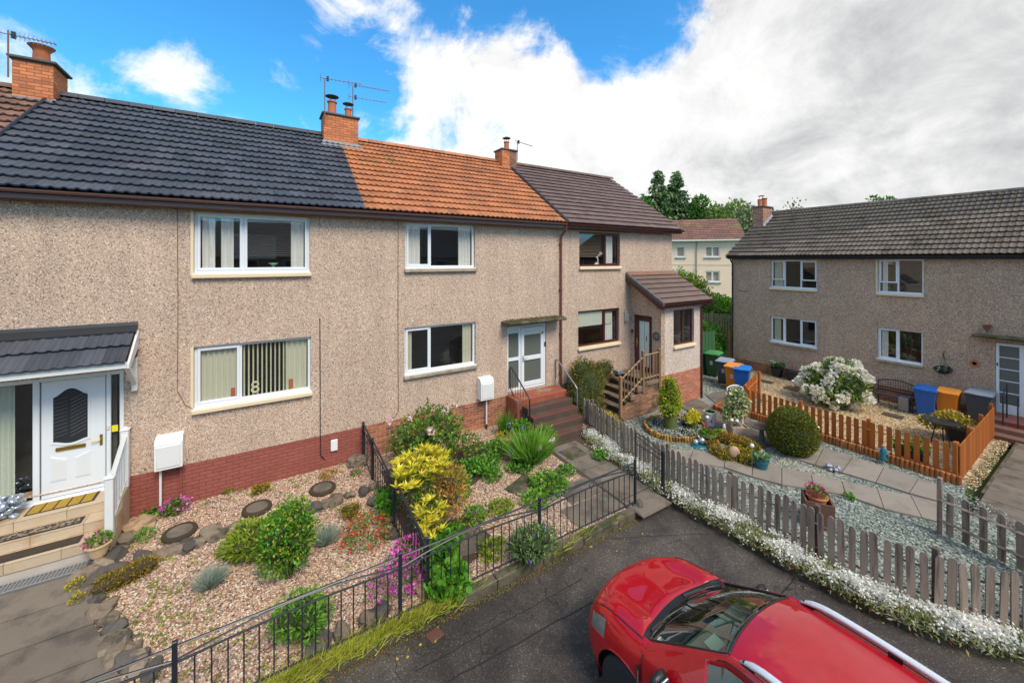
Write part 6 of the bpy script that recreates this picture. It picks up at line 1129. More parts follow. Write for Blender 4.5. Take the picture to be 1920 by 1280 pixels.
# detached picket panel at the right
pf2 = thing('picket_fence', 'grey picket fence panel at the right edge with a tall leaning post', 'fence', (10.9, -8.6, -.3)); A_ = np.array(G(1762, 1000, Z3)[:2]); B_ = np.array((10.62, -9.55)); dv = (B_ - A_) / np.linalg.norm(B_ - A_); aa = math.atan2(dv[1], dv[0]); Ln = 1.75
PK2 = picket_mesh(.10, .80, .022, 'fence_grey')
for k in range(9): s = .14 + k * .215; x, y = A_ + dv * s; place('picket', PK2, pf2, (x, y, Z3 + .04), (0, random.uniform(-.02, .02), aa))
nn = (-dv[1] * -.03, dv[0] * -.03)
for zr in (.28, .66): MB().tube([(A_[0] + nn[0], A_[1] + nn[1], Z3 + zr), (*(A_ + dv * 2.0 + nn), Z3 + zr)], .042, 4, flat=.6).build('rail', 'fence_grey', pf2)
MB().cbox(-.04, .04, -.035, .035, 0, 1.12, .01).build('post', 'fence_grey', pf2, local=True).location = Vector((A_[0], A_[1], Z3 - .05)) - Vector(pf2.location); x, y = A_ + dv * 1.36 + np.array(nn) * 2; MB().cbox(x - .04, x + .04, y - .035, y + .035, Z3 - .1, Z3 + 1.05, .01).build('post', 'post_grey', pf2)

# ================================================================== white flowers along the fence
def flowerband(name, label, pts, n, wd, zf, hh=.14):
    s = polylen(pts); l = RNG.random(n) * s[-1]; P = np.array([at_len(pts, s, v)[:2] for v in l]); P += RNG.normal(size=P.shape) * wd * .45; z = np.array([zf(y) for y in P[:, 1]]) + hh * RNG.random(n) ** .8
    t = thing(name, label, 'flowers', (*pts[0], -.2)); y = RNG.normal(size=(n, 3)) + (0, 0, .6); scatter('foliage', *LANCE, frames(y) * (.05 + .05 * RNG.random(n))[:, None, None], np.c_[P, z], 'leaf_silver', t)
    m_ = int(n * .38); k = RNG.integers(0, n, m_); cl = (np.sin(P[k, 1] * 6.1) + np.cos(P[k, 0] * 9 + P[k, 1] * 3.3) + np.sin(P[k, 1] * 15 + P[k, 0] * 21) * 1.3 + RNG.normal(size=m_) * .5) > .45; k = k[cl]; q = np.c_[P[k], z[k] + .05 + .05 * RNG.random(len(k))]; q = np.repeat(q, 6, 0) + RNG.normal(size=(len(q) * 6, 3)) * .030
    scatter('flowers', *ROUND, frames(RNG.normal(size=q.shape) + (-.4, -.6, .8)) * (.026 + .014 * RNG.random(len(q)))[:, None, None], q, 'petal_white', t); return t
KSs = [p for p in KS if p[0] < 10.2]
band = [(x + .17 + (.05 if y > -6 else 0), y) for x, y in KSs]
flowerband('snow_in_summer', 'band of white flowers between the road kerb and the picket fence', band, 16000, .27, lambda y: -.24)
flowerband('snow_in_summer', 'white flowers along the inner slab path up to the open gate', [(7.82, -1.95), (7.72, -2.7), (7.62, -3.5), (7.58, -4.2), (7.52, -4.6)], 6500, .26, lambda y: H(y) + .0)
P = np.array([at_len(KSs, polylen(KSs), v)[:2] for v in RNG.random(1600) * polylen(KSs)[-1]]); P += np.c_[RNG.normal(size=1600) * .04 + .03, RNG.normal(size=1600) * .03]; o = scatter('kerb_moss', *OCTA, rand_rot(1600) * (.02 + .05 * RNG.random(1600))[:, None, None], np.c_[P, np.full(1600, -.25)], 'moss_bits', None, kind='stuff'); tag(o, 'moss cushions and debris on the curving road kerb', 'moss')
tuft('dandelion', 'lone bright green weed rooted in the road kerb', 'weed', (*G(1545, 1085, -.3)[:2], -.33), .26, .20, 46, 'leaf_strap', .22)
# ================================================================== garden of the end house
G3P = [(8.3, -1.0), (8.15, -2.6), (7.98, -4.1), (8.02, -5.6), (8.15, -6.6), (8.2, -7.6), (8.35, -8.4), (8.7, -9.05), (9.3, -9.6), (10.4, -10.3), (12.5, -9.2), (13.6, -8.0), (13.6, -3.0), (11.8, -1.4), (9.7, -1.4)]
def pxpoly(L_, z): return [tuple(G(px, py, z)[:2]) for px, py in L_]
U1 = [(1240, 842), (1300, 846), (1361, 853), (1413, 862), (1466, 878), (1521, 890), (1578, 903), (1645, 919), (1707, 930), (1768, 946)]; L1 = [(1225, 868), (1290, 871), (1358, 878), (1410, 896), (1466, 911), (1526, 920), (1586, 931), (1658, 957), (1729, 973), (1775, 985)]
U2 = [(1490, 826), (1545, 841), (1600, 858), (1658, 877), (1723, 898), (1765, 913)]; L2 = [(1478, 858), (1528, 874), (1578, 888), (1642, 907), (1705, 927), (1762, 943)]
pv = thing('garden_path', 'curved double row of pale concrete slabs through the slate chips below the orange fence', 'path', (10.5, -6, Z3))
def quad_slab(par, Q, z, m, th=.04):
    Q = [np.array(q) for q in Q]; c = sum(Q) / 4; Q = [c + (q - c) * .975 for q in Q]; MB().prism([tuple(q) for q in Q], z - .03, z + th + random.uniform(-.004, .004)).build('paving_slab', m, par)
W1 = [pxpoly(U1, Z3), pxpoly(L1, Z3)]; W2 = [pxpoly(U2, Z3), pxpoly(L2, Z3)]
for i in range(len(U1) - 1): quad_slab(pv, (W1[0][i], W1[0][i + 1], W1[1][i + 1], W1[1][i]), Z3, 'slab_pale')
for i in range(len(U2) - 1): quad_slab(pv, (W2[0][i], W2[0][i + 1], W2[1][i + 1], W2[1][i]), Z3, 'slab_pale')
for Q in (((1350, 748), (1398, 758), (1410, 795), (1335, 790)), ((1322, 741), (1362, 732), (1400, 750), (1345, 760)), ((1330, 762), (1352, 752), (1398, 790), (1368, 800)), ((1372, 802), (1410, 790), (1475, 828), (1425, 842)), ((1290, 772), (1335, 760), (1372, 800), (1335, 806)), ((1255, 755), (1300, 745), (1330, 760), (1290, 771))):
    quad_slab(pv, pxpoly(Q, Z3), Z3 - .01 * 0, 'slab_brown', .03 + .002 * random.random())
holes = [W1[0] + W1[1][::-1], W2[0] + W2[1][::-1]] + [pxpoly(q, Z3) for q in (((1322, 741), (1362, 732), (1475, 828), (1425, 842), (1335, 806), (1255, 757)),)]
pebbles('slate_chippings', G3P, 620, .050, 'slate_chip', Z3, holes=holes, label='blue-green slate chippings behind the grey picket fence', flat=.3)
pebbles('gravel', [(14.2, -1.3), (15.9, -2.3), (17.6, -2.2), (19.6, .5), (17.2, 1.6), (14.4, 1.0)], 420, .055, 'gravel_grey', Z3, label='grey-green gravel between the porch and the wheelie bins')
pebbles('gravel', [(13.9, -3.1), (16.2, -2.6), (16.2, -.4), (19.95, -.4), (19.95, -7.9), (13.9, -7.9)], 480, .050, 'gravel_gold', RG, label='golden gravel garden inside the orange picket fence')
struct(MB().prism(pxpoly(((1478, 862), (1528, 878), (1590, 895), (1560, 903), (1500, 888), (1440, 870)), Z3), -.5, Z3 + .006), 'pale_gravel_bed', 'bed_grey'); pebbles('gravel', pxpoly(((1440, 868), (1478, 856), (1530, 876), (1600, 900), (1640, 915), (1560, 903), (1500, 888)), Z3), 600, .04, 'gravel_grey', Z3, label='pale gravel wedge between the two rows of slabs right of the clipped bush')

# circular bed with log edging
be = thing('log_edging', 'ring of upright orange log edging round the slate-filled circular bed', 'edging', (10.65, -2.6, Z3)); CX_, CY_, CR = 10.72, -2.62, .90
lg = MB().lathe([(.001, 0), (.036, 0), (.036, .20), (.026, .215), (.001, .215)], n=8).mesh('log', 'log_gold')
nlog = 70
for i in range(nlog): a = 2 * math.pi * i / nlog; place('log', lg, be, (CX_ + CR * math.cos(a) * 1.05, CY_ + CR * math.sin(a) * .92, Z3 - .05), (random.uniform(-.04, .04), random.uniform(-.04, .04), a), (1, 1, random.uniform(.92, 1.05)))
struct(MB().lathe([(.001, .0), (CR * .93, .0)], (CX_, CY_, Z3 + .08), 32), 'raised_bed', 'bed_slate'); P = RNG.normal(size=(1500, 2)); P /= np.linalg.norm(P, axis=1, keepdims=True); P *= (CR * .93 * np.sqrt(RNG.random(1500)))[:, None]; o = scatter('slate_chippings', *OCTA, rand_rot(1500) * (.03 + .03 * RNG.random(1500))[:, None, None] * np.array((1, 1, 1)), np.c_[P[:, 0] + CX_, P[:, 1] + CY_, np.full(1500, Z3 + .09)], 'slate_chip', None, kind='stuff'); tag(o, 'slate chips filling the circular raised bed', 'gravel')
def pot(name, label, p, r0, r1, h, m, n=20, rim=.012, cat='flower pot', soil=True):
    t = thing(name, label, cat, p); MB().lathe([(r0, 0), (r0 + (r1 - r0) * .85, h * .85), (r1, h * .87), (r1 + rim, h * .88), (r1 + rim, h), (r1 - .01, h), (r1 - .02, h * .9), (.001, h * .88)], p, n).build('pot', m, t); return t
t = pot('flower_pot', 'tall green pot holding the cone-shaped bright green conifer', (10.55, -2.55, Z3 + .09), .17, .20, .48, 'pot_green')
B = [(10.55, -2.55, .52, .33, .33, .22), (10.55, -2.55, .80, .30, .30, .28), (10.54, -2.55, 1.06, .20, .20, .25), (10.33, -2.66, .42, .22, .22, .17), (10.80, -2.5, .40, .24, .24, .17)]; c = thing('dwarf_conifer', 'cone-shaped bright yellow-green conifer in the tall green pot', 'shrub', (10.55, -2.55, .3)); lump(B, c, 'dark_core', 'core_green', .75); leaves('foliage', B, 4200, .06, 'leaf_conifer', c, LEAF, rnd=.6, depth=.3)
t = pot('flower_pot', 'small green pot of golden yellow foliage in the circular bed', (11.12, -2.95, Z3 + .09), .09, .12, .2, 'pot_green'); B = [(11.12, -2.95, .12, .18, .18, .15), (11.0, -2.9, .04, .12, .12, .1), (11.22, -2.95, .2, .12, .12, .1)]; leaves('foliage', B, 520, .075, 'leaf_yellow', t, LEAF, depth=.9)
t = thing('dark_shrub', 'small dark leaved plant behind the golden foliage pot', 'plant', (11.4, -2.8, Z3)); leaves('foliage', [(11.4, -2.75, .0, .2, .18, .16)], 300, .07, 'leaf_dark', t, LEAF); leaves('flowers', [(11.35, -2.75, .12, .12, .1, .08)], 60, .05, 'leaf_gold', t, LEAF)
# white pot with painted pink flowers
wp = P3(1331, 798); t = pot('flower_pot', 'white pot painted with pink flowers in front of the paved area', (wp[0], wp[1], Z3), .15, .175, .46, 'pot_white'); MB().lathe([(.001, 0), (.15, 0)], (wp[0], wp[1], Z3 + .44), 16).build('plant_surface', 'leaf_vine' if False else 'moss', t); leaves('foliage', [(wp[0], wp[1], Z3 + .46, .12, .12, .03)], 120, .04, 'leaf_vine', t)
q = np.array([(wp[0] - .12 + .05 * i, wp[1] - .125 - .015 * (i % 2), Z3 + .22 + .07 * (i % 3)) for i in range(4)]); P = np.repeat(q, 7, 0) + RNG.normal(size=(28, 3)) * (.02, .006, .02); scatter('painted_flowers', *ROUND, frames(RNG.normal(size=(28, 3)) * (.8, .2, .8)) * .06, P, 'petal_magenta', t)
bp = P3(1326, 832); t = pot('flower_pot', 'dark bowl with a yellow-green rim, planted with greenery and pink flowers', (bp[0], bp[1], Z3), .15, .21, .26, 'pot_black'); MB().lathe([(.22, .24), (.235, .26), (.235, .30), (.20, .30), (.19, .26)], (bp[0], bp[1], Z3), 20).build('rim', 'leaf_lime' if False else 'pot_green', t); leaves('foliage', [(bp[0], bp[1], Z3 + .34, .18, .18, .10)], 320, .06, 'leaf_vine', t); flowers(t, [(bp[0] - .02, bp[1], Z3 + .46, .12, .1, .06)], 8, .05, 'petal_crimson', 6, None)
shrub('bedding_plant', 'bright green rosette plant between the bowl and the trellis planter', 'plant', P3(1348, 822), .17, .26, 420, .08, 'leaf_strap', lobes=4, twig=None)
# heather patch with face stone
t = thing('heather_patch', 'wide cushion of orange and green heather round the carved face stone', 'heather', (*G(1370, 850, Z3)[:2], Z3)); B = []
for px, py, r in ((1335, 838, .20), (1355, 826, .22), (1375, 832, .24), (1398, 838, .24), (1345, 852, .2), (1380, 850, .2), (1405, 858, .2), (1400, 870, .18), (1360, 862, .16), (1412, 845, .18), (1385, 865, .14)): g_ = G(px, py, Z3); B.append((g_[0], g_[1], Z3 + .07, r, r, .15))
lump(B, t, 'dark_core', 'core_green', .8); leaves('foliage', B, 3800, .055, 'leaf_heath', t, LEAF, rnd=.7); leaves('orange_tips', [(a, b_, c + .03, d, e, f) for a, b_, c, d, e, f in B[:5]], 1500, .05, 'leaf_orange', t, LEAF, rnd=.7); leaves('green_shoots', B[5:], 1300, .05, 'leaf_gold', t, LEAF, rnd=.7)
fs = P3(1376, 862); t = thing('carved_stone', 'egg-shaped sandstone carved with a face in front of the heather', 'ornament', fs); bm = ico(3)
for v in bm.verts:
    c = v.co; k = 1 - .06 * math.exp(-((c.x - .3) ** 2 + (c.z - .35) ** 2) * 30) * (c.y < 0) * 3 - .06 * math.exp(-((c.x + .3) ** 2 + (c.z - .35) ** 2) * 30) * (c.y < 0) * 3 + .12 * math.exp(-((c.x) ** 2 * 40 + (c.z) ** 2 * 10)) * (c.y < 0); v.co = Vector((c.x * .15, c.y * .11, c.z * .20)) * k
me = bpy.data.meshes.new('stone'); bm.to_mesh(me); me.materials.append(M['stone_carved']); me.polygons.foreach_set('use_smooth', [True] * len(me.polygons)); place('stone', me, t, (fs[0], fs[1], Z3 + .17), (.15, 0, R(-38)))
# trellis planter with variegated climber
ta, tb = P3(1367, 812), P3(1399, 812); t = thing('trellis_planter', 'wooden box planter with arched trellis carrying a cream and green climber', 'planter', ta); cx_, cy_ = (ta[0] + tb[0]) / 2, (ta[1] + tb[1]) / 2; rz_ = math.atan2(tb[1] - ta[1], tb[0] - ta[0]); cr_, sr_ = math.cos(rz_), math.sin(rz_)
def LT(x, y, z): return (cx_ + x * cr_ - y * sr_, cy_ + x * sr_ + y * cr_, z)
FL_ = F_(lambda u, d, z: LT(u, -d, z), True, rz_); hw = math.hypot(tb[0] - ta[0], tb[1] - ta[1]) / 2
bx = MB(FL_); bx.box(-hw, hw, .18, .21, Z3, Z3 + .24); bx.box(-hw, hw, -.14, -.11, Z3, Z3 + .24); bx.box(-hw, -hw + .03, -.11, .18, Z3, Z3 + .24); bx.box(hw - .03, hw, -.11, .18, Z3, Z3 + .24); bx.box(-hw + .03, hw - .03, -.11, .18, Z3 + .05, Z3 + .19); bx.build('box', 'wood_box_edge', t)
tr = MB(FL_)
for x in (-hw + .02, hw - .02): tr.cbox(x - .018, x + .018, -.16, -.13, Z3 + .1, 1.02, .004)
for i in range(1, 5): x = -hw + .02 + (2 * hw - .04) * i / 5; tr.box(x - .008, x + .008, -.15, -.14, Z3 + .2, 1.02 + .06 * math.sin(math.pi * i / 5))
for i in range(6): z = .05 + i * .18; tr.box(-hw, hw, -.14, -.132, z, z + .016)
tr.tube([(-hw + .02 + (2 * hw - .04) * i / 10, -.145, 1.02 + .08 * math.sin(math.pi * i / 10)) for i in range(11)], .018, 6); tr.build('trellis', 'white_paint', t)
cl = thing('variegated_climber', 'cream and green variegated climber on the arched white trellis', 'climber', (cx_, cy_, Z3)); B = [(*LT(.0, .05, .85)[:2], .82, .28, .24, .22), (*LT(-.1, .05, .5)[:2], .50, .32, .24, .26), (*LT(-.2, .0, .28)[:2], .25, .30, .22, .2), (*LT(.1, .05, .35)[:2], .38, .22, .2, .2), (*LT(.15, .05, .7)[:2], .70, .22, .2, .2)]
leaves('foliage', B, 2100, .085, 'leaf_variegated', cl, LEAF, rnd=.8, depth=.5); lump(B, cl, 'dark_core', 'core_green', .6); s = MB()
for i in range(6): s.tube([LT(-.15 + .07 * i, .05, Z3 + .15), LT(.12 - .06 * i, .05, .1), LT(-.1 + .05 * i, .05, .6)], .012, 5)
s.build('stem', 'stem', cl)
# bird bath, balls, gnome
bb_ = P3(1428, 832); t = thing('bird_bath', 'dark stone bird bath with a shallow brown bowl beside the clipped bush', 'bird bath', bb_); MB().lathe([(.14, 0), (.14, .05), (.07, .10), (.055, .38), (.09, .44), (.26, .48), (.28, .52), (.26, .525), (.12, .49), (.001, .485)], bb_, 24).build('bowl', 'slab_dark', t); MB().lathe([(.001, 0), (.20, .004)], (bb_[0], bb_[1], Z3 + .505), 20).build('basin', 'step_brown', t)
for px, py, hgt, lab in ((1263, 806, .30, 'solar light ball on a stalk in front of the tall green pot'), (1326, 822, .58, 'solar light ball in front of the white painted pot'), (1372, 822, .50, 'solar light ball at the left corner of the trellis planter'), (1382, 824, .50, 'larger pale solar light ball inside the trellis planter'), (1410, 877, .52, 'solar light ball left of the teal hosta pot'), (1533, 838, .50, 'solar light ball against the orange fence right of the clipped bush')):
    p = P3(px, py); t = thing('garden_light', lab, 'garden light', p); MB().tube([p, (p[0], p[1], Z3 + hgt)], .008, 5).build('stake', 'metal_zinc', t); MB().lathe([(.001, -.055), (.035, -.043), (.055, 0), (.035, .043), (.001, .055)], (p[0], p[1], Z3 + hgt + .04), 14).build('ball', 'mirror_ball', t, smooth=True)
p = P3(1358, 818); t = thing('garden_gnome', 'small orange figure ornament with a white top, left of the trellis planter', 'ornament', p); MB().lathe([(.06, 0), (.085, .03), (.08, .14), (.05, .20), (.001, .21)], (p[0], p[1], Z3 + .02), 12).build('body', 'pot_terracotta', t, smooth=True); MB().lathe([(.001, .19), (.045, .20), (.05, .26), (.03, .33), (.001, .36)], (p[0], p[1], Z3 + .02), 10).build('hat', 'mirror_ball', t, smooth=True)
p = P3(1311, 836); t = thing('frog_ornament', 'blue-grey ornament of round creatures on an oval base beside the log edging', 'ornament', p); MB().lathe([(.20, 0), (.23, .02), (.20, .05), (.001, .05)], p, 18).build('base', 'pot_teal', t)
for dx, dy, r in ((.08, -.03, .10), (-.10, .04, .075), (0, .08, .06)): MB().lathe([(r * math.sin(math.pi * k / 8) + .001, -r * math.cos(math.pi * k / 8)) for k in range(9)], (p[0] + dx, p[1] + dy, Z3 + .05 + r), 14).build('figure', 'silver', t, smooth=True)
MB().lathe([(.001, -.03), (.03, 0), (.001, .04)], (p[0] - .02, p[1], Z3 + .27), 10).build('head', 'mirror_ball', t, smooth=True)
p = P3(1562, 882); t = thing('metal_ornament', 'silver shell-like ornament lying in the pale gravel wedge', 'ornament', p)
for i in range(7): place('petal', RM[i % 6, 'rock'], None, (0, 0, -5)) if False else MB().lathe([(.001, -.04), (.06, 0), (.001, .05)], (p[0] + .10 * math.cos(i), p[1] + .10 * math.sin(i), Z3 + .05 + .03 * (i % 3)), 8).build('lobe', 'silver', t)
def hosta(t, c, r, h, n, m, l=.22):
    a = RNG.random(n) * 6.283; y = np.c_[np.cos(a), np.sin(a), .35 + .6 * RNG.random(n)]; P = np.c_[c[0] + np.cos(a) * r * .25, c[1] + np.sin(a) * r * .25, c[2] + RNG.random(n) * h * .4]; scatter('foliage', *ROUND, frames(y) * (l * (.7 + .5 * RNG.random(n)))[:, None, None] * np.array((.8, 1, 1)), P, m, t)
p = P3(1428, 880); t = pot('flower_pot', 'teal pot with a white-edged hosta left of the clipped bush', p, .11, .16, .24, 'pot_teal'); hosta(t, (p[0], p[1], Z3 + .24), .2, .2, 44, 'leaf_hosta', .17)
# clipped dome
td = P3(1492, 860); t = thing('clipped_bush', 'large egg-shaped clipped bush by the orange fence', 'topiary', (td[0] + .25, td[1] + .15, Z3)); tc = (td[0] + .30, td[1] + .20); B = [(tc[0], tc[1], Z3 + .55, .60, .60, .60), (tc[0], tc[1], Z3 + .80, .48, .48, .42)]
lump(B, t, 'dark_core', 'core_green', .93, zmin=Z3, nz=.02); leaves('foliage', B, 15000, .042, 'leaf_box', t, LEAF, depth=.10, rough=.02, rnd=.7, zmin=Z3)
# planter box with terracotta pot
pa, pb = P3(1536, 990), P3(1597, 1005); t = thing('planter_box', 'dark red-brown square wooden planter behind the picket fence', 'planter', pa); c_ = np.array((9.30, -6.82)); rz_ = math.atan2(pb[1] - pa[1], pb[0] - pa[0]); k = .23
def LP(x, y, z): return (c_[0] + x * math.cos(rz_) - y * math.sin(rz_), c_[1] + x * math.sin(rz_) + y * math.cos(rz_), z)
def tbox(x0, x1, y0, y1, z0, z1, o, nm, m, par): 
    V = [LP(x, y, z0) for y in (y0, y1) for x in (x0, x1)] + [LP(x, y, z1) for y in (y0, y1) for x in (x0, x1)]; return MB().add(V, [(0, 2, 3, 1), (4, 5, 7, 6), (0, 1, 5, 4), (2, 6, 7, 3), (0, 4, 6, 2), (1, 3, 7, 5)]).build(nm, m, par)
for (a, b_, c, d) in ((-k, k, -k, -k + .03), (-k, k, k - .03, k), (-k, -k + .03, -k + .03, k - .03), (k - .03, k, -k + .03, k - .03)): tbox(a, b_, c, d, Z3, Z3 + .50, 0, 'side_board', 'wood_planter', t)
tbox(-k + .03, k - .03, -k + .03, k - .03, Z3 + .1, Z3 + .34, 0, 'lining', 'soil', t)
t = pot('flower_pot', 'terracotta pot of magenta flowers standing in the wooden planter', (*LP(0, .02, 0)[:2], Z3 + .34), .12, .17, .20, 'pot_terracotta'); fc = LP(0, .02, Z3 + .60); leaves('foliage', [(*fc, .15, .15, .08)], 260, .05, 'leaf_green', t); flowers(t, [(fc[0] - .02, fc[1] + .02, fc[2] + .03, .14, .14, .08)], 46, .032, 'petal_crimson', 5, None)
shrub('small_plant', 'small green weed growing in the slate chips right of the planter', 'plant', P3(1592, 935), .08, .12, 60, .07, 'leaf_vine', lobes=2, twig=None)

# stairs, balustrade and big shrub of the end house
st = thing('garden_stairs', 'worn stone stairs climbing to the brown porch door with a stained brick side wall', 'steps', (10.6, -.7, Z3))
nst = 6; rise = (.86 - Z3) / nst; x0 = 9.55
for i in range(nst - 1): z = Z3 + rise * (i + 1); MB().cbox(x0 + .27 * i, x0 + .27 * (i + 1) + (.0 if i < nst - 2 else .0) + .03, -1.22, -.012, z - .045, z, .012).build('tread', 'step_stone', st); MB().box(x0 + .27 * i + .02, 11.70, -1.20, -.014, Z3 - .1 if i == 0 else z - rise - .0, z - .046).build('riser', 'step_riser', st)
MB().cbox(x0 + .27 * 5, 11.705, -1.30, -.012, .80, .86, .012).build('landing', 'step_stone', st)
sd_ = MB(FTy(-1.24)).add([(x0 + .05, 0, Z3 - .1), (11.70, 0, Z3 - .1), (11.70, 0, .66), (x0 + 1.35, 0, .66), (x0 + .05, 0, Z3 + .22), (x0 + .05, .10, Z3 - .1), (11.70, .10, Z3 - .1), (11.70, .10, .66), (x0 + 1.35, .10, .66), (x0 + .05, .10, Z3 + .22)], [(0, 1, 2, 3, 4), (9, 8, 7, 6, 5), (0, 5, 6, 1), (2, 7, 8, 3), (3, 8, 9, 4), (4, 9, 5, 0)]).build('side_wall', 'brick_dirty', st)
bricks(sd_, FTy(-1.34), x0 + .05, 11.69, Z3 - .02, .66, 'brick_dirty', .003, ph=.0755, skip=lambda u, z: z + .075 > Z3 + .24 + max(0, (u - x0 - .1)) * .52)
MB().cbox(x0 + 1.28, 11.69, -1.38, -1.10, .665, .80, .012).build('coping', 'step_stone', st); MB().cbox(x0 + .62, x0 + .86, -1.38, -1.12, .30, .46, .02).build('coping_block', 'step_stone', st); MB().cbox(x0 + .95, x0 + 1.2, -1.38, -1.12, .50, .70, .02).build('coping_block', 'step_stone', st)
bl = thing('balustrade', 'weathered timber balustrade beside the stairs to the brown porch door', 'balustrade', (10.6, -1.3, .5))
NP = [(x0 + .15, -.12, 1.14), (x0 + 1.22, .46, 1.83), (11.60, .46, 1.80)]
for x, z0_, z1_ in NP: newel(bl, x, -1.36, z0_, z1_, .045, 'timber_rail', cap=True)
MB().tube([(NP[0][0], -1.36, 1.06), (NP[1][0], -1.36, 1.66)], .035, 4, flat=.7).build('handrail', 'timber_pale', bl); MB().tube([(NP[0][0], -1.36, .34), (NP[1][0], -1.36, .98)], .04, 4, flat=.6).build('bottom_rail', 'timber_pale', bl)
MB().tube([(NP[1][0], -1.36, 1.70), (NP[2][0], -1.36, 1.72)], .032, 4, flat=.7).build('handrail', 'timber_pale', bl); MB().tube([(NP[1][0], -1.36, .93), (NP[2][0], -1.36, .95)], .04, 4, flat=.6).build('bottom_rail', 'timber_pale', bl)
for i in range(1, 7): x = NP[0][0] + (NP[1][0] - NP[0][0]) * i / 7; zb = .34 + .64 * i / 7; MB().cbox(x - .017, x + .017, -1.395, -1.36, zb - .12, zb + .74, .004).build('spindle', 'timber_rail', bl)
for i in range(1, 5): x = NP[1][0] + (NP[2][0] - NP[1][0]) * i / 5; MB().cbox(x - .017, x + .017, -1.395, -1.36, .86, 1.70, .004).build('spindle', 'timber_rail', bl)
t = thing('evergreen_shrub', 'large dark olive evergreen shrub left of the stone stairs, under the brown-framed window', 'shrub', (9.0, -.75, Z3)); B = [(8.85, -.70, .80, .55, .50, .78), (9.25, -.45, .85, .50, .38, .60), (8.50, -.8, .45, .42, .45, .66), (9.75, -.32, .98, .45, .26, .38), (8.75, -1.0, .20, .50, .38, .5), (8.8, -.55, 1.25, .42, .35, .45), (10.15, -.25, 1.10, .32, .2, .30)]
lump(B, t, 'dark_core', 'core_green', .78); leaves('foliage', B, 9500, .085, 'leaf_yew', t, LANCE, rnd=.6, rough=.14, depth=.3)
shrub('bedding_plant', 'green leaves pushing between the first grey pickets', 'plant', (8.75, -1.35, -.2), .35, .45, 700, .08, 'leaf_green', lobes=5, twig=None); P = np.array([(8.62, -1.5), (8.45, -1.9)]); t = plant('yellow_flowers', 'yellow-green spring foliage glimpsed behind the picket fence below the big shrub', 'plant', (8.6, -1.6, -.2)); leaves('foliage', [(8.75, -1.75, .05, .3, .35, .25)], 500, .07, 'leaf_gold', t, LEAF)
e = MB().cbox(10.55, 10.78, -.5, -.2, .862, 1.02, .03).build('storage_tub', 'silver', None); tag(e, 'pale grey tub at the top of the stone stairs beside the porch door', 'tub')

# ================================================================== orange fence
PO = picket_mesh(.105, .84, .020, 'fence_orange', 'flat')
def orange_run(f, A, B, z, side, sp=.168, posts=True, rails=True, hh=1.0):
    A = np.array(A); B = np.array(B); L_ = np.linalg.norm(B - A); d = (B - A) / L_; a = math.atan2(d[1], d[0]); n = int(L_ / sp); nn = np.array((-d[1], d[0])) * side
    for i in range(n): x, y = A + d * (sp * (i + .5)); place('picket', PO, f, (x, y, z + .10), (0, random.uniform(-.006, .006), a), (1, 1, hh))
    for zr in (.26, .72): p, q = A + nn * .028, B + nn * .028; MB().tube([(p[0], p[1], z + zr * hh), (q[0], q[1], z + zr * hh)], .03, 4, flat=.6).build('rail', 'fence_orange', f)
    s = 0
    while s < L_ + .1: x, y = A + d * min(s, L_) + nn * .07; MB().cbox(x - .04, x + .04, y - .04, y + .04, z - .1, z + 1.0 * hh, .008).build('post', 'fence_orange', f); s += L_ / max(1, round(L_ / 1.7))
fo = thing('orange_picket_fence', 'orange stained picket fence round the golden gravel garden', 'fence', (13.8, -5.5, RG)); XF = 13.72
orange_run(fo, (XF, -3.15), (XF, -7.92), RG + .06, 1); orange_run(fo, (XF + .02, -7.98), (18.3, -7.92), RG + .06, 1, .128); orange_run(fo, (XF + .05, -3.05), (15.9, -2.45), RG + .06, -1, .15, hh=1.05)
le = thing('log_roll_edging', 'low orange log-roll edging along the foot of the orange fence', 'edging', (XF - .1, -5.5, Z3)); lo = MB().lathe([(.001, 0), (.042, 0), (.042, .235), (.030, .25), (.001, .25)], n=8).mesh('log', 'log_orange')
for i in range(57): place('log', lo, le, (XF - .12, -3.1 - i * .0875, Z3 - .03), (random.uniform(-.02, .02), 0, 0))
ca, cb, cc = P3(1339, 768), P3(1399, 792), P3(1388, 748); 
for (p, q) in ((ca, cb), (ca, cc)):
    n = int(math.dist(p, q) / .088)
    for i in range(n): place('log', lo, le, (p[0] + (q[0] - p[0]) * i / n, p[1] + (q[1] - p[1]) * i / n, Z3 - .07))
p = (13.42, -6.72, Z3); t = thing('fairy_ornament', 'small teal garden figure at the foot of the orange fence', 'ornament', p); MB().lathe([(.08, 0), (.10, .02), (.05, .10), (.07, .20), (.04, .30), (.02, .33)], (p[0], p[1], Z3 + .1), 12).build('body', 'pot_teal', t, smooth=True); MB().lathe([(.001, -.045), (.045, 0), (.001, .05)], (p[0], p[1], Z3 + .46), 12).build('head', 'stone_carved', t, smooth=True); MB().quad((p[0] + .03, p[1] - .15, Z3 + .36), (p[0] + .03, p[1] - .02, Z3 + .2), (p[0] + .03, p[1] - .02, Z3 + .38)).quad((p[0] + .03, p[1] + .15, Z3 + .36), (p[0] + .03, p[1] + .02, Z3 + .38), (p[0] + .03, p[1] + .02, Z3 + .2)).build('wings', 'pot_white', t)

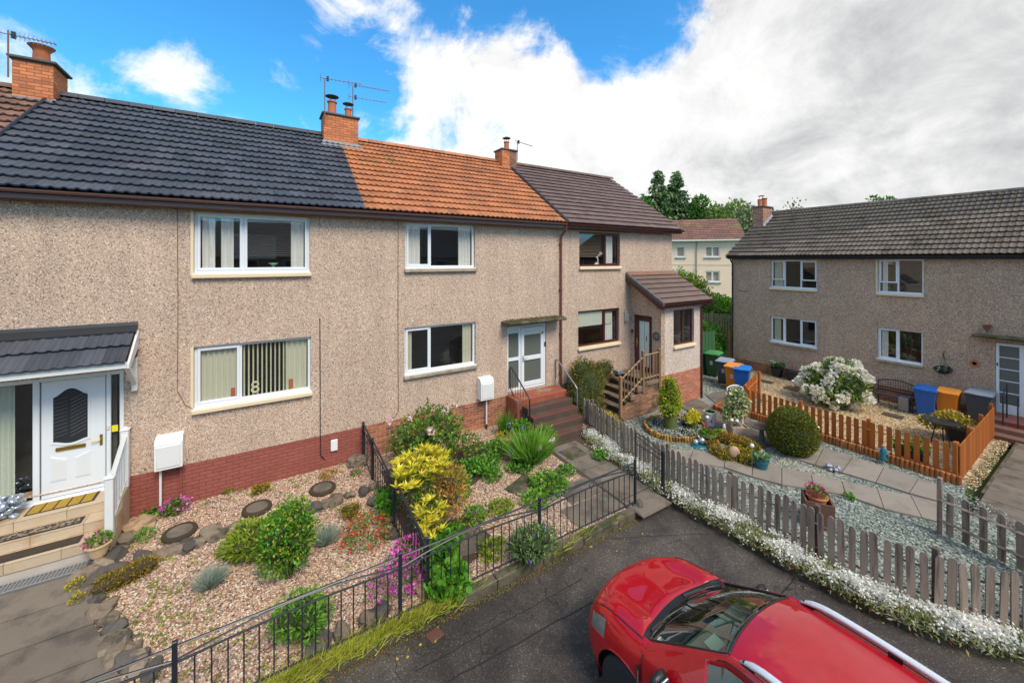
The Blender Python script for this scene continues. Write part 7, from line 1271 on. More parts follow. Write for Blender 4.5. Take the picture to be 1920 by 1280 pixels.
# ================================================================== things in the golden gravel garden
t = thing('rhododendron', 'big rhododendron covered in creamy white blooms in front of the right house', 'flowering shrub', (17.2, -4.3, RG)); RC = G(1572, 765, RG); B = [(RC[0] + .4, RC[1] + .25, .42, .66, .68, .66), (RC[0] + .2, RC[1] - .30, .38, .52, .52, .55), (RC[0] + .3, RC[1] + .72, .30, .48, .46, .48), (RC[0] + .5, RC[1] + .15, .84, .45, .46, .42), (RC[0], RC[1] + .25, .05, .60, .66, .38)]
lump(B, t, 'dark_core', 'core_green', .8, zmin=RG); leaves('foliage', B, 4200, .15, 'leaf_rhodo', t, LANCE, rnd=.8, zmin=RG, depth=.25, rough=.08)
P, d = shell_pts(B, 190, .02, .10, RG + .25); P = P + d * .04; q = np.repeat(P, 34, 0); off = RNG.normal(size=q.shape); off /= np.linalg.norm(off, axis=1, keepdims=True); off += np.repeat(d, 34, 0) * .5; y = off.copy(); q = q + off * .085; scatter('blooms', *ROUND, frames(y + RNG.normal(size=y.shape) * .3) * (.085 + .02 * RNG.random(len(q)))[:, None, None], q, 'petal_cream', t)
# wheelie bins
pm('bin_blue', (.012, .115, .42), .42, .08, rv=.0); pm('bin_orange', (.72, .20, .012), .45, .08); pm('bin_grey', (.055, .065, .080), .45, .1); pm('bin_grey_lid', (.30, .34, .40), .5, .1); pm('bin_green', (.025, .10, .03), .45, .1); pm('bin_green_lid', (.07, .28, .08), .5, .1); pm('bin_blue_lid', (.02, .20, .60), .4, .06); pm('bin_orange_lid', (.85, .30, .04), .45, .06)
def wbin(label, p, rz, body, lid, num=None, s=1.0, grp=None):
    t = thing('wheelie_bin', label, 'wheelie bin', p, rz, grp); w0, w1, d0, d1, h = .19 * s, .25 * s, .22 * s, .29 * s, .92 * s
    def fr(z, k=0): f = (z - .06) / (h - .06); w = w0 + (w1 - w0) * f + k; d = d0 + (d1 - d0) * f + k; return [(-w, -d, z), (w, -d, z), (w, d, z), (-w, d, z)]
    b = MB(); V = fr(.06) + fr(h - .06) + fr(h - .06, .02) + fr(h, .02); b.add(V, [(3, 2, 1, 0), (12, 13, 14, 15)] + [(4 * k + i, 4 * k + (i + 1) % 4, 4 * k + 4 + (i + 1) % 4, 4 * k + 4 + i) for k in range(3) for i in range(4)])
    b.cbox(-w0 * .8, w0 * .8, -d0 - .012, -d0 + .0, .12, .42 * s, .01); bo = b.build('body', body, t, local=True); m_ = bo.modifiers.new('bevel', 'BEVEL'); m_.width = .012; m_.segments = 2; m_.limit_method = 'ANGLE'
    L_ = MB(); a, c = w1 + .035, d1 + .035; L_.add([(-a, -c, h), (a, -c, h), (a, c, h), (-a, c, h), (-a, -c, h + .035), (a, -c, h + .035), (a, c, h + .05), (-a, c, h + .05), (-a * .8, -c * .78, h + .075), (a * .8, -c * .78, h + .075), (a * .8, c * .75, h + .10), (-a * .8, c * .75, h + .10)], [(3, 2, 1, 0)] + [(4 * k + i, 4 * k + (i + 1) % 4, 4 * k + 4 + (i + 1) % 4, 4 * k + 4 + i) for k in range(2) for i in range(4)] + [(8, 9, 10, 11)]); L_.cbox(-.09, .09, -c - .03, -c + .01, h + .005, h + .03, .006); lo_ = L_.build('lid', lid, t, local=True); m_ = lo_.modifiers.new('bevel', 'BEVEL'); m_.width = .012; m_.segments = 2; m_.limit_method = 'ANGLE'
    MB().tube([(-w1 + .03, d1 + .05, h - .01), (w1 - .03, d1 + .05, h - .01)], .016, 8).box(-w1 + .02, -w1 + .05, d1, d1 + .05, h - .03, h + .01).box(w1 - .05, w1 - .02, d1, d1 + .05, h - .03, h + .01).build('handle', body, t, local=True)
    for sx in (-1, 1): MB().lathe([(.001, -.02), (.08, -.02), (.095, -.012), (.095, .012), (.08, .02), (.001, .02)], (sx * (w0 + .045), d0 + .02, .095), 16, Matrix.Rotation(R(90), 4, 'Y')).build('wheel', 'black_plastic', t, local=True)
    if num: o = bpy.data.objects.new('number', text_mesh(num, .26, 'white_plain', .001)); COL.objects.link(o); o.parent = t; o.location = (-.0, -d1 * 1.0 - .006, h * .62); o.rotation_euler = (R(90 + 4), 0, 0)
    return t
fx = R(-90)
def BP(px, py, z, back=.3): g_ = G(px, py, z); return (g_[0] + back, g_[1], z)
wbin('blue wheelie bin standing right of the garden bench', BP(1733, 784, RG), fx, 'bin_blue', 'bin_blue'); wbin('orange wheelie bin between the blue and the dark grey bins', BP(1773, 790, RG), fx, 'bin_orange', 'bin_orange_lid'); wbin('dark grey wheelie bin with pale lid next to the right house door', BP(1834, 800, RG), fx, 'bin_grey', 'bin_grey_lid', s=1.1)
wbin('dark green wheelie bin with bright green lid, furthest back beside the porch', BP(1331, 706, Z3), R(-78), 'bin_green', 'bin_green_lid', '8', 1.08); wbin('dark grey wheelie bin with pale lid behind the orange one, near the gap between houses', BP(1352, 722, Z3), R(-75), 'bin_grey', 'bin_grey_lid', '8', 1.05); wbin('orange wheelie bin marked 8 between the grey and small blue bins', BP(1368, 733, Z3), R(-75), 'bin_orange', 'bin_orange_lid', '8', 1.03); wbin('blue wheelie bin nearest the trellis, in front of the marked orange bin', BP(1384, 738, Z3), R(-70), 'bin_blue', 'bin_blue_lid', None, 1.02)
# bench
bn = thing('garden_bench', 'dark slatted garden bench with arched iron back against the right house', 'bench', (19.2, -5.3, RG)); y0_, y1_ = onX(1640, 740, 19.1)[1], onX(1712, 740, 19.1)[1]; pm('bench_wood', (.085, .045, .035), .6, .2, 4, 40, .2); pm('bench_iron', (.03, .035, .045), .5, .15)
for k in range(5): MB().cbox(19.0 + k * .085, 19.07 + k * .085, y1_, y0_, RG + .43, RG + .455, .005).build('seat_slat', 'bench_iron' if k == 0 else 'bench_wood', bn)
nb = 15; bk = MB().tube([(19.46 + .04, y0_ + (y1_ - y0_) * i / 12, RG + .84 + .12 * math.sin(math.pi * i / 12)) for i in range(13)], .022, 6).build('top_rail', 'bench_iron', bn)
for i in range(1, nb): yy = y0_ + (y1_ - y0_) * i / nb; MB().tube([(19.44, yy, RG + .50), (19.50, yy, RG + .84 + .12 * math.sin(math.pi * i / nb))], .018, 4, flat=.4).build('back_slat', 'bench_wood', bn)
for k in range(2): MB().cbox(19.44, 19.46, y1_, y0_, RG + .52 + k * .09, RG + .58 + k * .09, .005).build('back_rail', 'bench_wood', bn)
for yy in (y0_ + .0, y1_ - .0): MB().tube([(19.02, yy, RG), (19.06, yy, RG + .22), (19.0, yy, RG + .44), (19.0, yy, RG + .66)], .02, 6).tube([(19.0, yy, RG + .66), (19.15, yy, RG + .70), (19.46, yy, RG + .66)], .02, 6).tube([(19.52, yy, RG), (19.44, yy, RG + .44), (19.50, yy, RG + .86)], .02, 6).tube([(19.0, yy, RG + .43), (19.44, yy, RG + .43)], .018, 6).build('bench_end', 'bench_iron', bn)
e = MB().cbox(18.95, 19.3, onX(1706, 755, 19.1)[1], onX(1686, 755, 19.1)[1], RG + .02, RG + .50, .02).build('storage_box', 'metal_grey', None); tag(e, 'pale grey plastic box at the right end of the bench', 'box')
# pots by the wall
p = (*G(1457, 706, RG)[:2], RG); t = pot('flower_pot', 'black pot with a bright green hosta by the brick base of the right house', p, .17, .25, .42, 'pot_black'); hosta(t, (p[0], p[1], RG + .44), .25, .2, 60, 'leaf_hosta', .28)
p = (*G(1487, 713, RG)[:2], RG); t = pot('flower_pot', 'large black tub with a bare twig by the brick base of the right house', p, .20, .30, .42, 'pot_black'); MB().tube([(p[0], p[1], RG + .4), (p[0], p[1] + .05, RG + .75)], .008, 4).build('twig', 'stem', t)
p = (*G(1497, 729, RG)[:2], RG); t = thing('washing_up_bowl', 'white bowl with a bright blue inside left of the rhododendron', 'bowl', p); MB().lathe([(.13, .12), (.22, .30), (.24, .31), (.21, .30), (.12, .16), (.001, .15)], p, 20).build('bowl', 'white_plain', t); MB().lathe([(.001, .27), (.20, .275)], p, 20).build('water', 'bin_blue_lid', t); MB().cbox(p[0] - .1, p[0] + .1, p[1] - .1, p[1] + .1, RG, RG + .12, .01).build('stand', 'pot_terracotta', t)
for px, py, lab in ((1436, 716, 'rust-dark drain cover in the golden gravel, left one by the pots'), (1484, 730, 'dark drain cover in the golden gravel beside the white and blue bowl'), (1674, 780, 'dark drain cover in the golden gravel in front of the bench')):
    g_ = G(px, py, RG); e = MB().cbox(-.17, .17, -.26, .26, 0, .03, .006).build('drain_cover', 'step_riser', None); e.location = (g_[0], g_[1], RG + .012); e.rotation_euler = (0, 0, .06); tag(e, lab, 'drain cover')
p = (*G(1765, 832, RG)[:2], RG); t = thing('bird_dish', 'black oval dish on a stand inside the corner of the orange fence', 'dish', p); MB().lathe([(.12, .55), (.27, .60), (.40, .66), (.42, .68), (.40, .685), (.26, .64), (.001, .62)], p, 26).build('dish', 'pot_black', t)
for a in (0, 2.1, 4.2): MB().tube([(p[0] + .12 * math.cos(a), p[1] + .12 * math.sin(a), RG + .56), (p[0] + .22 * math.cos(a), p[1] + .22 * math.sin(a), RG)], .016, 5).build('leg', 'pot_black', t)
p = (*G(1797, 826, RG)[:2], RG); t = pot('flower_pot', 'big black pot with a sprawling yellow and red leaved plant by the grey bin', p, .24, .30, .40, 'pot_black'); B = [(p[0] - .1, p[1] + .1, RG + .62, .38, .42, .2), (p[0] - .5, p[1] + .45, RG + .5, .35, .3, .16)]; leaves('foliage', B, 700, .09, 'leaf_gold', t, LEAF, depth=.8); leaves('red_leaves', B[:1], 220, .09, 'leaf_orange', t, LEAF, depth=.8)
for k, (y_, hh) in enumerate(((-6.9, .35), (-7.15, .4))): t = pot('flower_pot', ('black tub of greenery behind the orange pickets, left one', 'black tub of greenery behind the orange pickets, nearer the corner')[k], (14.35, y_, RG), .16, .22, hh, 'pot_black'); leaves('foliage', [(14.35, y_, RG + hh + .1, .2, .2, .14)], 260, .08, 'leaf_vine', t)
t = thing('hose', 'white garden hose coiled against the dark grey bin', 'hose', (18.2, -7.2, RG)); MB().tube([(18.2 + .0 * a, -7.18 + .16 * math.cos(a), RG + .42 + .22 * math.sin(a)) for a in [k * .35 for k in range(22)]], .018, 6).build('coil', 'white_plain', t)
hb = thing('hanging_basket', 'hanging basket of small blue and white flowers on the right house wall', 'hanging basket', (19.8, -6.56, .9)); c = onX(1768, 695, 19.72); MB().tube([(19.99, c[1], c[2] + .62), (19.72, c[1], c[2] + .62), (19.72, c[1], c[2] + .45)], .010, 5).tube([(19.99, c[1], c[2] + .35), (19.74, c[1], c[2] + .61)], .010, 5).build('bracket', 'metal_black', hb); MB().tube([(19.72, c[1], c[2] + .45), (19.72, c[1] - .15, c[2] + .05)], .004, 4).tube([(19.72, c[1], c[2] + .45), (19.72, c[1] + .15, c[2] + .05)], .004, 4).lathe([(.001, -.12), (.10, -.09), (.17, .0), (.18, .03)], tuple(c), 16).build('basket', 'metal_black', hb); leaves('foliage', [(*c[:2], c[2] + .04, .20, .2, .11)], 300, .06, 'leaf_dark', hb); flowers(hb, [(*c[:2], c[2] + .06, .19, .19, .1)], 16, .035, 'petal_white', 4, None); flowers(hb, [(*c[:2], c[2] + .02, .2, .2, .1)], 12, .03, 'petal_blue', 4, None, name='blue_flowers')
# slab path at the right house and its gravel edge
rp = thing('garden_path', 'plain concrete slab path along the orange side fence to the right house door', 'path', (15, -9, RG)); x = 12.3
while x < 18.3:
    for (ya, yb) in ((-9.55, -8.35), (-10.8, -9.57)): slab(rp, x, x + .60, ya, yb, lambda q: RG + .04, 'slab_brown', .05)
    x += .615
struct(MB().box(12.2, 18.5, -11, -8.3, -.55, RG - .0), 'path_bed', 'soil'); pebbles('gravel', [(13.9, -8.02), (18.3, -8.0), (18.3, -8.22), (13.8, -8.22)], 900, .045, 'gravel_gold', RG + .04, label='strip of golden gravel outside the orange side fence')
ek = thing('slab_edging', 'crumbling concrete edging strip beside the plain slab path', 'edging', (16, -8.3, RG)); x = 13.8
while x < 18.3: MB().cbox(x, x + .88, -8.36, -8.29, RG - .1, RG + .07 + random.uniform(-.01, .01), .012).build('edging_stone', 'kerb_stone', ek); x += .9
# ================================================================== beyond the gap
gf = thing('green_fence', 'dark green boarded fence behind the green bin in the gap', 'fence', (16, .2, 0)); a, b_ = onY(1296, 650, .35), onY(1341, 650, .35); pm('green_paint', (.045, .13, .055), .6, .15, 4, 40, .1)
n = 14
for i in range(n): x = a[0] + (b_[0] - a[0]) * i / n; w_ = (b_[0] - a[0]) / n; MB().cbox(x, x + w_ - .008, .34 + .01 * (i % 2), .365 + .01 * (i % 2), Z3, 1.62, .005).build('board', 'green_paint', gf)
wf = thing('timber_fence', 'pale timber paling fence across the back of the gap', 'fence', (22, 2.5, 1)); A = np.array((21.0, 4.4)); B = np.array((22.6, 1.2)); d_ = (B - A) / np.linalg.norm(B - A); aa = math.atan2(d_[1], d_[0]); PW = picket_mesh(.09, 1.25, .02, 'timber_pale', 'flat'); 
pm('timber_green', (.34, .30, .17), .85, .2, 4, 30, .15); PW.materials.clear(); PW.materials.append(M['timber_green'])
for i in range(27): x, y = A + d_ * .135 * i; place('picket', PW, wf, (x, y, .60), (0, 0, aa))
for z in (.9, 1.65): MB().tube([(*A, z), (*B, z)], .035, 4, flat=.6).build('rail', 'timber_green', wf)
for s in (0, 1.8, 3.5): x, y = A + d_ * s; MB().cbox(x - .05, x + .05, y + .03, y + .13, -.6, 1.95, .01).build('post', 'timber_green', wf)
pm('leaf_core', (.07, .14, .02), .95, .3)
sp = MB().cbox(20.0, 20.08, .86, .94, -.6, 1.35, .01).build('fence_post', 'fence_orange', None); tag(sp, 'brown timber post at the left corner of the right house', 'post')
def bush(label, c, r, h, n, size, m, leaf=LEAF, **k):
    t = thing('garden_bush', label, 'shrub', (c[0], c[1], c[2])); Bq = blobs((c[0], c[1], c[2] + h / 2), r, r, h / 2, 7); lump(Bq, t, 'dark_core', 'leaf_core', .5); leaves('foliage', Bq, int(n * 1.5), size * 1.1, m, t, leaf, **k)
bush('bright green bushes just in front of the pale timber fence in the gap', (20.2, 2.3, -.5), .95, 2.1, 2400, .16, 'leaf_strap'); bush('leafy green plant left of the timber post in the gap', (19.0, 1.6, -.5), .75, 1.6, 1700, .16, 'leaf_vine'); bush('lower fern-like green bush behind the bins', (17.9, 1.5, -.5), .7, 1.15, 1300, .14, 'leaf_strap', LANCE)
bush('rounded bright green bush behind the pale timber fence', (25.3, 4.6, -.5), 1.5, 3.4, 3000, .19, 'leaf_strap'); bush('second green bush behind the pale timber fence, right side', (27.2, 4.2, -.5), 1.5, 3.0, 2400, .19, 'leaf_vine'); bush('darker green bush below the cream block wall', (30, 6.8, -.8), 1.8, 2.9, 2000, .22, 'leaf_strap')
t = thing('elder_bush', 'loose yellow-green bush with pale flower heads behind the porch roof', 'shrub', (23, 6, -.5)); Bq = [(*np.array(onX(px, py, 23.0)), r, r, r * .8) for px, py, r in ((1268, 525, .8), (1290, 528, .7), (1310, 538, .6), (1278, 545, .8), (1300, 552, .7), (1322, 556, .5), (1255, 540, .9))]; leaves('foliage', Bq, 3200, .18, 'leaf_lime', t, LEAF, depth=.7, rough=.3); flowers(t, Bq, 60, .10, 'petal_white', 4, None); lump(Bq, t, 'dark_core', 'core_green', .4); MB().tube([(23, 6, -.6), (23, 6.4, 2.5)], .08, 6).build('stem', 'stem', t)
# trees
tint_mat('tree_leaf', LV((.09, .22, .03), (.13, .29, .04), (.05, .13, .02), (.18, .34, .06)), .6, transl=.2); tint_mat('tree_light', LV((.17, .28, .04), (.23, .34, .05), (.10, .18, .03), (.30, .40, .08)), .6, transl=.2); tint_mat('tree_olive', LV((.20, .25, .10), (.27, .32, .13), (.12, .16, .06), (.34, .38, .18)), .6, transl=.2); tint_mat('spruce', LV((.07, .18, .05), (.11, .24, .07), (.05, .12, .03), (.16, .29, .09), (.28, .30, .15)), .7)
def at_depth(px, py, D): r = sight(px, py); return CP + r * D
def tree(label, px, ptop, D, wpx, m, n=2600, size=.42, loose=.2, zb=-1):
    c = at_depth(px, ptop, D); top = c[2]; r = wpx / FPX * D / 2; t = thing('broadleaf_tree', label, 'tree', (c[0], c[1], zb)); MB().tube([(c[0], c[1], zb), (c[0] + .2, c[1], zb + (top - zb) * .45), (c[0], c[1] + .2, top - r * .8)], [.35, .25, .08], 8).build('trunk', 'stem', t)
    for k in range(5): a = k * 1.25; MB().tube([(c[0], c[1], zb + (top - zb) * .35), (c[0] + r * .5 * math.cos(a), c[1] + r * .5 * math.sin(a), zb + (top - zb) * .62), (c[0] + r * .8 * math.cos(a), c[1] + r * .8 * math.sin(a), zb + (top - zb) * .8)], [.16, .1, .04], 5).build('limb', 'stem', t)
    Bq = []; h = top - zb
    for k in range(22): a = random.random() * 6.28; rr = r * random.uniform(.15, .80); z = zb + h * random.uniform(.22, .88); s = r * random.uniform(.26, .42); Bq.append((c[0] + rr * math.cos(a), c[1] + rr * math.sin(a), z, s, s, s * .8))
    Bq.append((c[0], c[1], top - r * .38, r * .42, r * .42, r * .38)); leaves('crown', Bq, int(n * 1.6), size * 1.35, m, t, LEAF, depth=.6, rough=loose)
def spruce(label, px, ptop, D, wpx, zb=-1):
    c = at_depth(px, ptop, D); top = c[2]; H_ = top - zb; r0 = wpx / FPX * D / 2; t = thing('spruce_tree', label, 'tree', (c[0], c[1], zb)); MB().tube([(c[0], c[1], zb), (c[0], c[1], top)], [.4, .03], 8).build('trunk', 'stem', t)
    PP_, YY = [], []; br = MB()
    for k in range(46):
        z = top - H_ * .62 * (k / 46) ** 1.05 - .3; rr = r0 * min(1, .10 + 1.0 * (k / 46) ** .8) * random.uniform(.6, 1.2)
        for j in range(4 + k // 7):
            a = random.random() * 6.28; e = np.array((math.cos(a), math.sin(a), 0)); tip = np.array((c[0], c[1], z)) + e * rr + (0, 0, rr * random.uniform(-.25, .25)); br.tube([(c[0], c[1], z), tuple(tip)], .03, 3, caps=False); m_ = int(8 + rr * 9); s = RNG.random(m_) ** .7; pts = np.array((c[0], c[1], z)) + (tip - np.array((c[0], c[1], z))) * s[:, None]; PP_.append(pts + RNG.normal(size=pts.shape) * .08); YY.append(np.repeat([e], m_, 0) * .6 + RNG.normal(size=pts.shape) * .35 + (0, 0, -.55))
    br.build('branches', 'stem', t); P = np.vstack(PP_); Y = np.vstack(YY); scatter('crown', *LANCE, frames(Y) * (.55 * (.6 + .6 * RNG.random(len(P))))[:, None, None] * np.array((1.8, 1, 1)), P, 'spruce', t)
spruce('tall dark spruce tree, left one of the pair above the far roofs', 1234, 317, 62, 78); spruce('tall dark spruce tree, right one of the pair, with bare-tipped branches', 1268, 320, 63, 88)
tree('rounded dark green tree just right of the spruce pair', 1313, 369, 60, 72, 'tree_leaf', 3200, .40); tree('light green tree behind the middle of the cream block roof', 1342, 384, 58, 92, 'tree_light', 3200, .38); tree('wide light green tree behind the right end of the cream block', 1378, 376, 62, 96, 'tree_light', 3400, .38); tree('olive grey-green willow-like tree left of the right house chimney', 1400, 386, 55, 86, 'tree_olive', 3600, .32, .35); tree('dark tree low behind the brown roof edge, left of the spruces', 1206, 368, 60, 74, 'tree_leaf', 2200, .4)
tree('sparse pale green treetop above the right house roof near its chimney', 1490, 375, 60, 84, 'tree_olive', 900, .30, .5); tree('small dark treetop peeping over the right roof ridge, left one', 1640, 368, 62, 50, 'tree_leaf', 1200, .3); tree('small dark treetop peeping over the right roof ridge, right one', 1664, 370, 62, 44, 'tree_leaf', 1200, .3)
# ================================================================== red car
m, N, L, b, o = new_mat('car_red'); b.inputs['Base Color'].default_value = (.50, .004, .012, 1); b.inputs['Roughness'].default_value = .55; b.inputs['Metallic'].default_value = .0; b.inputs['Coat Weight'].default_value = 1.0; b.inputs['Coat Roughness'].default_value = .0; b.inputs['Specular IOR Level'].default_value = .2
nn_ = noise(N, L, pos(N), 9, 4); cc_ = ramp(N, L, nn_, ((.3, (.40, .001, .006)), (.7, (.46, .002, .009)))); L.new(cc_, b.inputs['Base Color']); rr_ = math_(N, L, 'ADD', math_(N, L, 'MULTIPLY', noise(N, L, pos(N), 30, 5), .05), .0); b.inputs['Coat IOR'].default_value = 1.55
glassm('car_glass', 1.5, (.42, .60, .52), .05); pm('car_trim', (.014, .014, .016), .45, .2); pm('car_rail', (.78, .80, .82), .25, .05, metal=.3); pm('chrome', (.75, .76, .78), .12, .02, metal=1); pm('rubber', (.022, .022, .022), .8, .25, 6, 50, .2, .3); pm('alloy', (.50, .48, .48), .3, .05, metal=.9); pm('seat_cloth', (.075, .075, .08), .9, .2); pm('dash_plastic', (.17, .17, .16), .6, .2); pm('lamp_glass', (.30, .32, .32), .08, .1, metal=.5, coat=1)
CXc, CYc = 4.36, -6.26                           # nose of the car; it faces +Y
car = thing('parked_car', 'red parked car with silver roof rails and black wipers, cut off at the bottom right', 'car', (CXc, CYc - 2.1, RZ))
def W(a, s, h): return (CXc + a, CYc - s, RZ + h)
# stations: s, half widths, heights, from the centre line outwards and down to the sill
ST = [
 (0.00, [0, .20, .40, .54, .64, .71, .75, .77, .76, .74, .68], [.74, .74, .735, .73, .71, .67, .61, .54, .46, .38, .30], .20),
 (0.06, [0, .21, .42, .57, .68, .76, .81, .84, .84, .82, .76], [.88, .88, .875, .865, .84, .79, .71, .60, .48, .37, .28], .22),
 (0.16, [0, .22, .43, .59, .71, .80, .86, .885, .89, .87, .82], [.945, .945, .945, .94, .915, .86, .76, .63, .48, .36, .27], .23),
 (0.34, [0, .23, .44, .60, .72, .82, .885, .91, .915, .90, .86], [.985, .98, .975, 1.01, .985, .925, .81, .66, .48, .35, .26], .22),
 (0.62, [0, .24, .45, .61, .735, .835, .90, .925, .93, .915, .88], [1.02, 1.012, 1.008, 1.055, 1.03, .965, .85, .69, .49, .34, .25], .20),
 (0.82, [0, .25, .46, .625, .745, .84, .90, .92, .915, .905, .88], [1.055, 1.048, 1.045, 1.085, 1.06, .985, .87, .70, .50, .34, .25], .20),
 (0.93, [0, .25, .47, .64, .745, .82, .885, .905, .905, .90, .88], [1.055, 1.05, 1.05, 1.05, 1.06, 1.02, .92, .72, .50, .34, .25], .17),
 (1.04, [0, .25, .47, .635, .72, .79, .875, .90, .905, .90, .88], [1.105, 1.10, 1.095, 1.09, 1.09, 1.07, .97, .74, .50, .34, .25], .15),
 (1.38, [0, .235, .44, .59, .665, .725, .865, .90, .905, .90, .88], [1.33, 1.325, 1.315, 1.30, 1.29, 1.27, 1.01, .76, .51, .34, .25], .20),
 (1.72, [0, .22, .41, .545, .615, .67, .86, .90, .905, .90, .88], [1.505, 1.50, 1.49, 1.475, 1.46, 1.43, 1.03, .78, .52, .34, .25], .18),
 (1.86, [0, .22, .40, .53, .60, .655, .86, .90, .905, .90, .88], [1.56, 1.555, 1.545, 1.53, 1.515, 1.48, 1.04, .79, .52, .34, .25], .13),
 (2.20, [0, .22, .41, .54, .61, .665, .86, .90, .905, .90, .88], [1.60, 1.595, 1.585, 1.57, 1.55, 1.51, 1.05, .80, .52, .34, .25], .05),
 (2.80, [0, .22, .41, .54, .61, .665, .86, .905, .91, .90, .88], [1.61, 1.605, 1.595, 1.58, 1.56, 1.52, 1.07, .81, .53, .34, .25], .0),
 (3.50, [0, .22, .40, .53, .60, .65, .85, .91, .915, .90, .86], [1.58, 1.575, 1.565, 1.55, 1.53, 1.49, 1.09, .83, .55, .36, .27], .0),
 (3.95, [0, .21, .38, .50, .57, .62, .82, .89, .90, .88, .82], [1.50, 1.495, 1.485, 1.47, 1.45, 1.41, 1.10, .85, .60, .40, .30], .0),
 (4.25, [0, .20, .37, .48, .56, .64, .78, .85, .86, .84, .76], [1.12, 1.12, 1.11, 1.10, 1.09, 1.06, .98, .82, .62, .45, .34], .0),
 (4.33, [0, .18, .34, .45, .54, .62, .70, .78, .80, .76, .68], [.80, .80, .80, .79, .78, .76, .72, .66, .56, .46, .38], .0)]
STA = np.array([s for s, *_ in ST]); AA = np.array([a for _, a, _, _ in ST]); HH = np.array([h for _, _, h, _ in ST]); KB = np.array([k for *_, k in ST])
def crom(P, t):                                  # Catmull-Rom through rows of P at parameter t
    n = len(P) - 1; i = min(int(t), n - 1); u = t - i; p1, p2 = P[i], P[i + 1]; p0 = P[max(i - 1, 0)]; p3 = P[min(i + 2, n)]
    return .5 * ((2 * p1) + (p2 - p0) * u + (2 * p0 - 5 * p1 + 4 * p2 - p3) * u * u + (3 * p1 - p0 - 3 * p2 + p3) * u ** 3)
ROW = np.stack([np.repeat(STA[:, None], 11, 1), AA, HH, np.repeat(KB[:, None], 11, 1)], 2)
def surf(i, j, side=1, lift=0.0):
    q = crom(ROW, i); v = crom(q, j); s, a, h, k = v; a = max(a, 0); s2 = s + k * (a / .9) ** 2; h2 = h - .015 * (a / .9) ** 2 * (j < 4)
    if lift:
        e = .05; p = np.array(surf(i, j, 1)); pi = np.array(surf(min(i + e, 16), j, 1)) - np.array(surf(max(i - e, 0), j, 1)); pj = np.array(surf(i, min(j + e, 10), 1)) - np.array(surf(i, max(j - e, 0), 1)); n = np.cross(pi, pj); n /= np.linalg.norm(n) + 1e-9
        if n[2] < 0 and j < 5: n = -n
        if j >= 5 and n[0] < 0: n = -n
        p = p + n * lift; return (2 * CXc - p[0] if side < 0 else p[0], p[1], p[2])
    return W(side * a, s2, h2)
NI, NJ = 160, 70; gi = np.linspace(0, 16, NI + 1); gj = np.linspace(0, 10, NJ + 1)
WR = .415; WC = (.86, .345)                      # front wheel arch (s, h)
def region(i, j):
    if 6.55 <= i < 9.85 and j < 3.95: return 'windscreen'
    if 5.55 <= i < 6.55 and j < 3.9: return 'cowl'
    if 8.7 <= i < 13.5 and 5.15 <= j < 5.86: return 'side_window'
    if i >= 14.0 and i < 14.9 and j < 4: return 'rear_window'
    if 1.4 < i < 3.0 and 5.1 < j < 6.4: return 'headlight'
    return 'body'
GRP = {}
for side in (1, -1):
    V = np.array([[surf(a, c_, side) for c_ in gj] for a in gi])
    S_c = CYc - V[:, :, 1]; H_c = V[:, :, 2] - RZ
    jm = np.repeat(gj[None], NI + 1, 0)
    for wc in (WC, (3.53, .345)):
        dx, dh = S_c - (wc[0]), H_c - wc[1]; rr = np.hypot(dx, dh); ins = (rr < WR) & (jm > 5.2)
        mid = ins & (rr > WR - .07); f = np.where(mid, WR / np.maximum(rr, 1e-6), 1.0); V[:, :, 1] = np.where(mid, CYc - (wc[0] + dx * f), V[:, :, 1]); V[:, :, 2] = np.where(mid, RZ + wc[1] + dh * f, V[:, :, 2])
        if wc is WC: dead = ins & ~mid
        else: dead = dead | (ins & ~mid)
    for a in range(NI):
        for c_ in range(NJ):
            if dead[a, c_] or dead[a + 1, c_] or dead[a, c_ + 1] or dead[a + 1, c_ + 1]: continue
            rg = region((gi[a] + gi[a + 1]) / 2, (gj[c_] + gj[c_ + 1]) / 2); key = (rg, side if rg in ('side_window', 'headlight') else 0)
            g = GRP.setdefault(key, ({}, [], [])); ids = []
            for (p, q) in ((a, c_), (a, c_ + 1), (a + 1, c_ + 1), (a + 1, c_)):
                kk = (p, q, side if q else 0)
                if kk not in g[0]: g[0][kk] = len(g[1]); g[1].append(tuple(V[p, q]))
                ids.append(g[0][kk])
            g[2].append(tuple(ids) if side < 0 else tuple(reversed(ids)))
CM = dict(body='car_red', windscreen='car_glass', cowl='car_trim', side_window='car_glass', rear_window='glass_dark', headlight='lamp_glass')
for (rg, sd_), (_, vs, fs) in GRP.items():
    mb = MB(); mb.v = vs; mb.f = fs; o = mb.build(rg, CM[rg], car, smooth=True)
    if rg == 'body':
        body = o; mm_ = o.modifiers.new('thickness', 'SOLIDIFY'); mm_.thickness = .012; mm_.offset = -1
# front cap
mb = MB(); P = [surf(0, j) for j in gj[::5]]; Q = [surf(0, j, -1) for j in gj[::5]]; mb.quad(*P, *reversed(Q)); mb.build('front_bumper', 'car_red', car)
